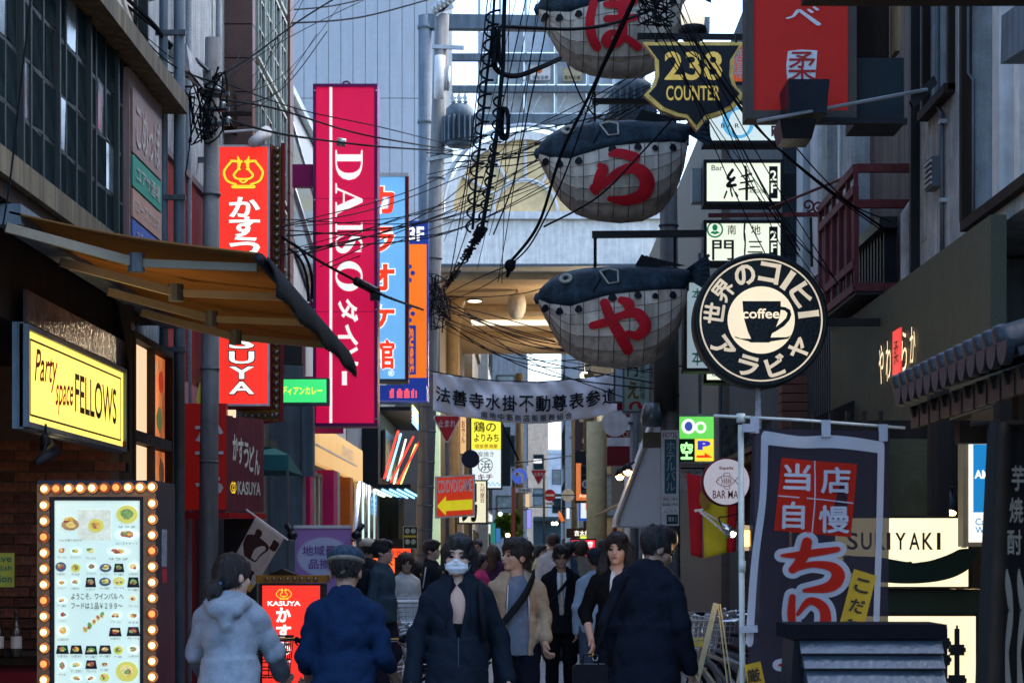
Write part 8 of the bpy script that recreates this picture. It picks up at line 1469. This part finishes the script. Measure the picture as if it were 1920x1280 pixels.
# woman with long hair
person('person with long black hair in a black cardigan over white top', 1158, 14.5, 1.64, face=-4, h=.009, seed=71, hair='long', head=(-10, 0, 0), bottom=JK('jeans', m_jean), top=[JK('white_top', m_shirt, i=.01, sleeve=0, v=1.36, vw=.06, hem=.9, wr=.002), JK('cardigan', m_blk, i=.022, sleeve=.66, v=.9, vw=.075, vt=.4, hem=.85, wr=.005)], pose={'elR': (-.25, .05, 1.12), 'wrR': (-.2, -.1, .92)})
# suit man from behind
def ex_case(c): pass
person('man in dark navy suit bowing his head, seen from behind at the right', 1212, 12.3, 1.69, face=152, h=.0085, seed=81, hair='short', skin=2, head=(-42, 22, 0), lean=5, w=1.08, dz=-.03, bottom=JK('trousers', m_suit), top=[JK('shirt', m_shirt, i=.016, sleeve=.2, collar=1, wr=.001, neck=.055), JK('jacket', m_suit, i=.034, hem=.74, flare=.03, v=1.0, vw=.07, wr=.008)], pose={'elL': (.24, .04, 1.1), 'wrL': (.24, -.06, .86), 'elR': (-.23, .0, 1.1), 'wrR': (-.24, -.12, .84)})
BF = thing('briefcase', 'black briefcase carried low beside the suited man at right', 'briefcase', (X_(1105, 12.4), 12.3, .6)); xa, xb = X_(1074, 12.3), X_(1140, 12.3)
obj('body', MB().prism([(xa, .5), (xb, .5), (xb, .8), (xb-.02, .82), (xa+.02, .82), (xa, .8)], FY(12.3), -.1, .0), mat('black leather', (.01, .011, .014), .4), BF); obj('handle', MB().tube([(xa+.06, 12.35, .82), (xa+.07, 12.35, .88), (xb-.07, 12.35, .88), (xb-.06, 12.35, .82)], .008), m_black, BF); obj('ring', MB().tube([(X_(1116, 12.3)+.018*math.cos(t), 12.3, .865+.025*math.sin(t)) for t in np.linspace(0, 6.28, 10)], .004, 4), m_chrome, BF); obj('shoulder_strap', MB().tube([(X_(1116, 12.3), 12.3, .89), (X_(1140, 12.3), 12.25, 1.1), (X_(1175, 12.3), 12.1, 1.38)], .012), m_strap, BF)
# the crowd behind
CR = [
 ('man in dark teal jacket with backpack in profile near the red glowing sign', 718, 20.5, 1.63, 70, 'short', (.04, .07, .09), (.02, .02, .03), {}),
 ('person in white and black cap by the chrome shop front', 690, 24, 1.66, 160, 'crop', (.03, .03, .035), (.02, .02, .02), {'cap': (.5, .45, .36)}),
 ('dark haired person seen from behind next to the woman in white dress', 780, 26, 1.42, 175, 'bob', (.05, .02, .03), (.02, .02, .03), {}),
 ('man in black track jacket with white stripe behind the masked woman', 810, 25, 1.66, 75, 'short', (.015, .018, .022), (.015, .015, .02), {'stripe': 1}),
 ('short haired man in dark jumper and white collar lit by orange light', 895, 33, 1.74, 5, 'crop', (.03, .04, .05), (.02, .02, .03), {'glasses': 1, 'shirt': 1}),
 ('small woman in bright pink jacket in the middle distance', 902, 27, 1.5, 80, 'bob', (.55, .05, .16), (.03, .03, .04), {}),
 ('woman with brown hair in a dark purple coat behind the pink jacket', 925, 32, 1.64, 170, 'long', (.06, .03, .07), (.03, .03, .03), {'hm': 1}),
 ('person in pale blue shirt left of the olive coat', 951, 34, 1.66, 180, 'short', (.4, .5, .6), (.03, .03, .05), {}),
 ('long brown haired woman in olive coat seen from behind', 984, 36, 1.64, 180, 'long', (.1, .08, .05), (.03, .03, .03), {'hm': 1}),
 ('woman in pale yellow patterned blouse with dark hair', 1014, 35, 1.66, 60, 'bob', (.5, .46, .26), (.04, .05, .07), {}),
 ('man in white shirt with cropped hair behind the suited man', 1038, 28, 1.78, 175, 'crop', (.6, .6, .6), (.03, .03, .05), {'hm': 1}),
 ('dark haired person in blue jacket right behind the suited man', 1066, 30, 1.66, 170, 'short', (.04, .07, .12), (.02, .02, .03), {}),
 ('woman in grey green jumper in front of the red wine board', 1092, 30, 1.7, 150, 'bob', (.2, .2, .16), (.04, .04, .05), {'hm': 1}),
 ('man in dark shirt facing the red wine board', 1080, 33, 1.7, 120, 'short', (.03, .03, .05), (.02, .02, .03), {}),
 ('man in light blue denim shirt and dark cap seen from behind', 1118, 19, 1.53, 178, 'crop', (.28, .4, .5), (.06, .08, .12), {'cap': (.02, .025, .04)}),
 ('person in black coat by the tan pillar', 1133, 33, 1.72, 160, 'short', (.02, .02, .025), (.02, .02, .02), {}),
 ('far pedestrian in pale coat beside the rust red post', 968, 48, 1.68, 180, 'short', (.4, .4, .4), (.05, .05, .06), {}),
 ('far pedestrian in black under the dark canopy', 1003, 55, 1.72, 10, 'short', (.03, .03, .04), (.03, .03, .04), {}),
 ('far pedestrian in brown near the street end', 1050, 58, 1.7, 180, 'long', (.12, .08, .06), (.05, .05, .06), {'hm': 1})]
for i, (lab, px, Y, H, fc, hr, c1, c2, ex) in enumerate(CR):
    def exf(c, ex=ex, i=i):
        if 'cap' in ex: v, q = field_of([c['EH']((0, .015, 1.66), (.098, .112, .07), .02), c['EH']((0, -.1, 1.645), (.06, .06, .012), .015)], [c['EH']((0, .0, 1.56), (.2, .2, .06), .01)], .012); add_np('cap', v, q, mat('crowd cap %d' % i, ex['cap'], .8), c['root'])
        if 'glasses' in ex: glasses(c)
        if 'stripe' in ex:
            for sg in (1, -1): c['small']('sleeve_stripe', MB().tube([tuple(c['J']['shL']*V3(sg, 1, 1)+V3(.07*sg, 0, .03)), tuple(c['J']['elL']*V3(sg, 1, 1)+V3(.062*sg, 0, 0))], .008, 5), m_shirt)
        if i == 0: c['small']('backpack', MB().ball(tuple(c['tv']((0, .19, 1.2))), (.15, .1, .22)), m_strap)
    tops = [JK('shirt', m_shirt, i=.012, sleeve=0, collar=1, wr=0)] if 'shirt' in ex else []
    tops += [JK('top', cloth_m('crowd %d' % i, c1), i=.026, hem=.84, collar=1, wr=.005, v=1.25 if 'shirt' in ex else None, vw=.06)]
    rnd = random.Random(i); st = rnd.uniform(-.12, .12)
    person(lab, px, Y, H, face=fc, h=.016 if Y < 26 else .021, seed=100+i*7, hair=hr, skin=i % 3, head=(rnd.uniform(-20, 20), 0, 0), hairm=m_hairb if 'hm' in ex else None, extras=exf, hands=Y < 26, bottom=JK('trousers', cloth_m('crowd legs %d' % i, c2), wr=.003), top=tops, group='people strolling in the street', pose={'knL': (.1, -.02-st, .5), 'anL': (.1, .03+st, .09), 'knR': (-.1, -.02+st*.5, .5), 'anR': (-.1, .03-st, .09)})
# ------------------------------------------------------------------ bicycles
def bicycle(label, loc, rz, col, basket=True, lean=0, bcol=None, hmode=0):
    S = thing('bicycle', label, 'bicycle', loc, 'bicycles'); BASE[S.name] = Vector((0, 0, 0)); fm_ = mat('bike paint %s' % col[0], col[1], .3, .2, spec=.6); bm_ = bcol or m_gal
    w0, w1, r = (-.5, 0, .33), (.56, 0, .33), .33      # rear, front; forward = +x
    for c in (w0, w1):
        wh = obj('wheel', MB().lathe([(.04, -.03), (.04, .03)], c, 10, 'y'), m_chrome, S, True); ring = lambda rad, th, n=6: MB().tube([(c[0]+rad*math.cos(t), 0, c[2]+rad*math.sin(t)) for t in np.linspace(0, 2*math.pi, 33)], th, n, False)
        obj('tyre', ring(r-.018, .018), m_rubber, wh, True); obj('rim', ring(r-.04, .01, 5), m_chrome, wh, True); mb = MB()
        for k in range(18): t = 2*math.pi*k/18; mb.tube([(c[0]+.035*math.cos(t+.6), .02*(-1)**k, c[2]+.035*math.sin(t+.6)), (c[0]+(r-.045)*math.cos(t), 0, c[2]+(r-.045)*math.sin(t))], .0018, 3, False)
        obj('spokes', mb, m_chrome, wh); obj('mudguard', MB().tube([(c[0]+(r+.02)*math.cos(t), 0, c[2]+(r+.02)*math.sin(t)) for t in np.linspace(R(10 if c is w0 else 40), R(190 if c is w0 else 170), 14)], .02, 6), m_gal if hmode else m_black, S, True)
    bb, st, hd = (-.06, 0, .3), (-.2, 0, .74), (.38, 0, .78)
    mb = MB()
    for a, b, t in ((bb, st, .016), (bb, (.4, 0, .68), .02), ((-.17, 0, .62), (.385, 0, .76), .016), (w0, (-.18, 0, .68), .009), (w0, bb, .01), ((.36, 0, .84), (.42, 0, .6), .018)): mb.tube([a, b], t, 8)
    obj('frame', mb, fm_, S, True)
    for sg in (1, -1): obj('fork', MB().tube([(.42, .03*sg, .6), (.48, .045*sg, .45), (w1[0], .05*sg, w1[2])], .01, 6), fm_, S, True)
    hb = obj('handlebar', MB().tube([(.35, 0, .84), (.33, 0, .98)], .013, 8).tube([(p[0], p[1], p[2]) for p in [tuple(q) for q in spline([(.14, .3, 1.0), (.25, .28, 1.0), (.34, .12, .99), (.35, 0, .98), (.34, -.12, .99), (.25, -.28, 1.0), (.14, -.3, 1.0)], 5)]], .011, 6), m_chrome, S, True)
    for sg in (1, -1): obj('grip', MB().tube([(.12, .302*sg, 1.0), (.23, .285*sg, 1.0)], .017, 8), m_rubber, hb, True); obj('brake_lever', MB().tube([(.27, .27*sg, .98), (.16, .3*sg, .97)], .006, 5), m_chrome, hb)
    obj('bell', MB().ball((.32, .15, 1.02), (.025, .025, .018)), m_chrome, hb, True)
    obj('seat_post', MB().tube([st, (-.225, 0, .84)], .013), m_chrome, S); obj('saddle', MB().hexa([(-.36, -.1, .84), (-.05, -.02, .86), (-.05, .02, .86), (-.36, .1, .84), (-.37, -.1, .9), (-.05, -.018, .885), (-.05, .018, .885), (-.37, .1, .9)]), m_black, S)
    obj('crank', MB().lathe([(.1, .05), (.1, .055)], bb, 16, 'y').bar((bb[0], -.06, bb[2]), (bb[0]+.12, -.07, bb[2]-.12), .015).bar((bb[0], .06, bb[2]), (bb[0]-.12, .07, bb[2]+.12), .015), m_chrome, S); obj('chain_guard', MB().bar((-.48, .06, .34), (.0, .06, .33), .01, .1), fm_, S)
    obj('rack', MB().tube([(-.25, .06, .72), (-.72, .06, .72), (-.72, -.06, .72), (-.25, -.06, .72)], .006, 5).tube([(-.7, 0, .72), w0], .006, 4), m_chrome, S); obj('kickstand', MB().tube([(-.45, .08, .3), (-.5, .2, .02)], .008), m_chrome, S); obj('reflector', MB().lathe([(.025, 0), (.025, .01)], (-.74, 0, .68), 10, 'x'), mat('red reflector', (.5, .02, .02), .2), S); obj('head_lamp', MB().tube([(.5, .05, .74), (.58, .05, .74)], [.02, .032], 10), m_chrome, S, True)
    if basket:
        x0, x1, y_, z0, z1 = .42, .68, .17, .76, 1.0; mb = MB(); T_ = lambda x, y, z: (x0+(x1-x0)*x-(.0 if z else 0)+(.04*(x-.5) if z else 0)*2, y*y_*(1.12 if z == 1 else 1.), z0+(z1-z0)*z)
        for z in (0, .2, .4, .6, .8, 1): mb.tube([T_(0, -1, z), T_(1, -1, z), T_(1, 1, z), T_(0, 1, z), T_(0, -1, z)], .0035 if z < 1 else .006, 4, False)
        for k in range(9):
            y = -1+k/4; mb.tube([T_(0, y, 1), T_(0, y, 0), T_(1, y, 0), T_(1, y, 1)], .003, 4, False)
        for k in range(5):
            x = k/4
            for y in (-1, 1): mb.tube([T_(x, y, 0), T_(x, y, 1)], .003, 4, False)
        obj('basket', mb, bm_, S)
    S.location = loc; S.rotation_euler = (R(lean), 0, R(rz)); return S
bicycle('blue bicycle ridden by the cyclist in the grey hoodie', (X_(430, 11), 11.5, 0), 88, ('blue', (.02, .04, .2)), True, bcol=m_rubber)
bicycle('black bicycle ridden by the cyclist in the flat cap', (X_(645, 11), 11.42, 0), 92, ('black', (.015, .015, .02)), False)
bikeL = [(728, 20.8, 12, 'silver', (.3, .32, .33), 'silver bicycle nearest in the parked row behind the blue shirt cyclist'), (725, 21.5, 18, 'green', (.02, .1, .08), 'green bicycle second in the parked row on the left'), (718, 22.3, 8, 'grey', (.12, .13, .14), 'grey bicycle third in the parked row on the left'), (712, 23.6, 15, 'wine', (.14, .02, .03), 'wine red bicycle last in the parked row on the left')]
for px, Y, rz, cn, c, lab in bikeL: bicycle(lab, (X_(px, Y)-.3, Y, 0), rz, (cn, c), True, lean=random.uniform(-6, 6), hmode=1)
bikeR = [(1330, 15.4, 228, 'white', (.5, .5, .42), 'bicycle with wire basket nearest among the bikes parked on the right'), (1345, 16.2, 222, 'silver', (.3, .32, .33), 'second bicycle from the front among the bikes parked on the right'), (1362, 16.9, 232, 'black', (.015, .015, .02), 'black bicycle third among the bikes parked on the right'), (1372, 17.3, 215, 'wine', (.14, .02, .03), 'red framed bicycle farthest among the bikes parked on the right')]
for px, Y, rz, cn, c, lab in bikeR: bicycle(lab, (X_(px, Y)+.15, Y, 0), rz, (cn, c), True, lean=random.uniform(-8, 8), hmode=1)
S = thing('parking_barrier', 'slanted cream post with two thin struts amid the parked bikes on the right', 'barrier', (X_(1310, 13.4), 13.4, 0)); obj('post', MB().bar((X_(1300, 13.3), 13.3, .55), W(1342, 1130, 13.3), .035, .035), mat('cream post', (.55, .52, .3), .5), S); obj('post_foot', MB().bar((X_(1294, 13.3), 13.3, 0), (X_(1300, 13.3), 13.3, .548), .035, .035), mat('cream post'), S)
for k in range(2): obj('strut', MB().bar(W(1346+k*4, 1132, 13.35), W(1366+k*8, 1300, 13.35), .01), mat('cream post'), S)
lone('parcel', B(X_(1294, 15), X_(1318, 15), 14.9, 15.05, .8, .87), mat('yellow parcel', (.6, .55, .1), .5), 'yellow parcel lying in a bicycle basket on the right', 'parcel')
# van far away
V = thing('van', 'white van roof and windscreen far down the street', 'van', (X_(1028, 75), 76, 0)); Y = 75; x0, x1 = X_(1008, Y), X_(1044, Y)
obj('body', MB().hexa([(x0, Y, .3), (x1, Y, .3), (x1, Y+3.5, .3), (x0, Y+3.5, .3), (x0+.06, Y+.25, 1.9), (x1-.06, Y+.25, 1.9), (x1-.06, Y+3.4, 1.9), (x0+.06, Y+3.4, 1.9)]), m_white, V); obj('windscreen', MB().hexa([(x0+.08, Y+.08, 1.15), (x1-.08, Y+.08, 1.15), (x1-.08, Y+.12, 1.15), (x0+.08, Y+.12, 1.15), (x0+.12, Y+.2, 1.75), (x1-.12, Y+.2, 1.75), (x1-.12, Y+.26, 1.75), (x0+.12, Y+.26, 1.75)]), m_glass2, V)
for sg in (x0+.08, x1-.08): obj('wheel', MB().lathe([(.3, -.08), (.3, .08)], (sg, Y+.7, .3), 14, 'x'), m_rubber, V); obj('headlight', MB().ball((sg, Y+.0, .75), (.09, .04, .06)), m_lampw, V)
# trees far left, street lamps beyond
def tree(label, px, Y, zt, rad):
    x = X_(px, Y); S = thing('street_tree', label, 'tree', (x, Y, 0)); mb = MB().tube([(x, Y, 0), (x+.1, Y, zt*.5), (x, Y, zt*.8)], [.16, .11, .05], 8)
    for k in range(6): t = k*1.05; mb.tube([(x+.05, Y, zt*.5), (x+rad*.6*math.cos(t), Y+rad*.6*math.sin(t), zt*.75)], [.06, .02], 5)
    obj('trunk', mb, m_wood, S, True); rng = np.random.RandomState(3); n = 2600; d = rng.normal(size=(n, 3)); d /= np.linalg.norm(d, axis=1)[:, None]; cl = rng.normal(size=(16, 3))*rad*.45; c = cl[rng.randint(0, 16, n)]+d*rad*.35*rng.uniform(.3, 1, n)[:, None]; c[:, 2] = c[:, 2]*1.3+zt*.72; c[:, 0] += x; c[:, 1] += Y; vs = []; fs = []
    for k in range(n):
        a, b = rng.normal(size=3)*.09, rng.normal(size=3)*.09; vs += [tuple(c[k]-a), tuple(c[k]+b), tuple(c[k]+a), tuple(c[k]-b)]; fs.append((4*k, 4*k+1, 4*k+2, 4*k+3))
    m = MB(); m.add(vs, fs); o = obj('crown', m, mat('leaf green', (.09, .22, .045), .6, var=.5, scale=3), S, fix=False)
tree('green street tree behind the rust red post', 953, 58, 3.2, .22)
for lab, px, py, Y, c in (('round pale green street lamp left of the far street', 938, 963, 52, 'mint white neon'), ('small amber lamp below the green one', 952, 1003, 56, 'warm lamp glow'), ('pair of white globe lamps over the far street', 1040, 981, 58, 'white lamp glow'), ('curved orange neon lamp by the far shops', 1052, 968, 56, 'ember orange')):
    S = thing('far_street_lamp', lab, 'lamp', tuple(W(px, py, Y))); m_ = MATS[c]
    if 'pair' in lab:
        for d in (-3, 3): obj('globe', MB().ball(tuple(W(px+d, py, Y)), .05*Y/58), m_, S, True)
    elif 'curved' in lab: obj('tube', MB().tube([W(px-4, py-10, Y), W(px-1, py, Y), W(px+4, py+9, Y)], [.02, .06, .05], 6), m_, S, True)
    else: obj('globe', MB().ball(tuple(W(px, py, Y)), .06), m_, S, True)
    obj('stem', MB().tube([W(px, py-2, Y+.1), W(px+(-8 if px < 960 else 8), py-8, Y+.3)], .02), m_steel, S)
for k, (px, y0, Y, lab) in enumerate(((974, 700, 62, 'slim far pole left of the street centre'), (1078, 760, 66, 'slim far pole right of the street centre'), (1104, 700, 55, 'dark far pole beside the crest plate sign'), (1128, 740, 57, 'thick dark far pole behind the red wine board'))):
    S = thing('utility_pole', lab, 'pole', (X_(px, Y), Y, 0)); obj('shaft', MB().tube([(X_(px, Y), Y, 0), W(px, y0, Y)], .12 if k < 2 else .15, 10), m_conc if k < 2 else m_steel, S, True); obj('crossarm', MB().bar(W(px-12, y0+20, Y), W(px+12, y0+20, Y), .08), m_steel, S); obj('crossarm', MB().bar(W(px-10, y0+60, Y), W(px+10, y0+60, Y), .08), m_steel, S)
for k, (x0, y0, x1, y1, Y, c, lab) in enumerate(((930, 990, 938, 1016, 44, (.1, .35, .8), 'blue and white nobori banner on the left of the far street'), (920, 980, 929, 1018, 43, (.05, .4, .3), 'green nobori banner on the left of the far street'), (1120, 1020, 1128, 1060, 40, (.7, .65, .4), 'pale nobori banner on the right of the far street'), (988, 955, 996, 990, 60, (.3, .3, .9), 'blue glowing strip sign far left'), (1062, 952, 1068, 972, 58, (.8, .9, 1), 'small white lit box sign far right'), (985, 925, 993, 950, 66, (.7, .5, .3), 'tan lit sign far left of centre'), (1000, 860, 1016, 868, 70, (.8, .85, .9), 'white lit roof sign far centre'), (955, 962, 960, 980, 62, (1, .9, .6), 'tiny warm lit sign by the tree'))):
    S = thing('far_shop_sign', lab, 'sign', tuple(W((x0+x1)/2, y1, Y))); obj('case', pbox(x0-.5, y0-.5, x1+.5, y1+.5, Y, .15), m_black, S); obj('face', pbox(x0, y0, x1, y1, Y-.015, .012), lit('far sign %d' % k, c, .7 if k > 2 else .25), S); obj('mount', MB().bar(W((x0+x1)/2, y0, Y+.1), W((x0+x1)/2+(-14 if x0 < 1000 else 14), y0, Y+.1), .05), m_steel, S)
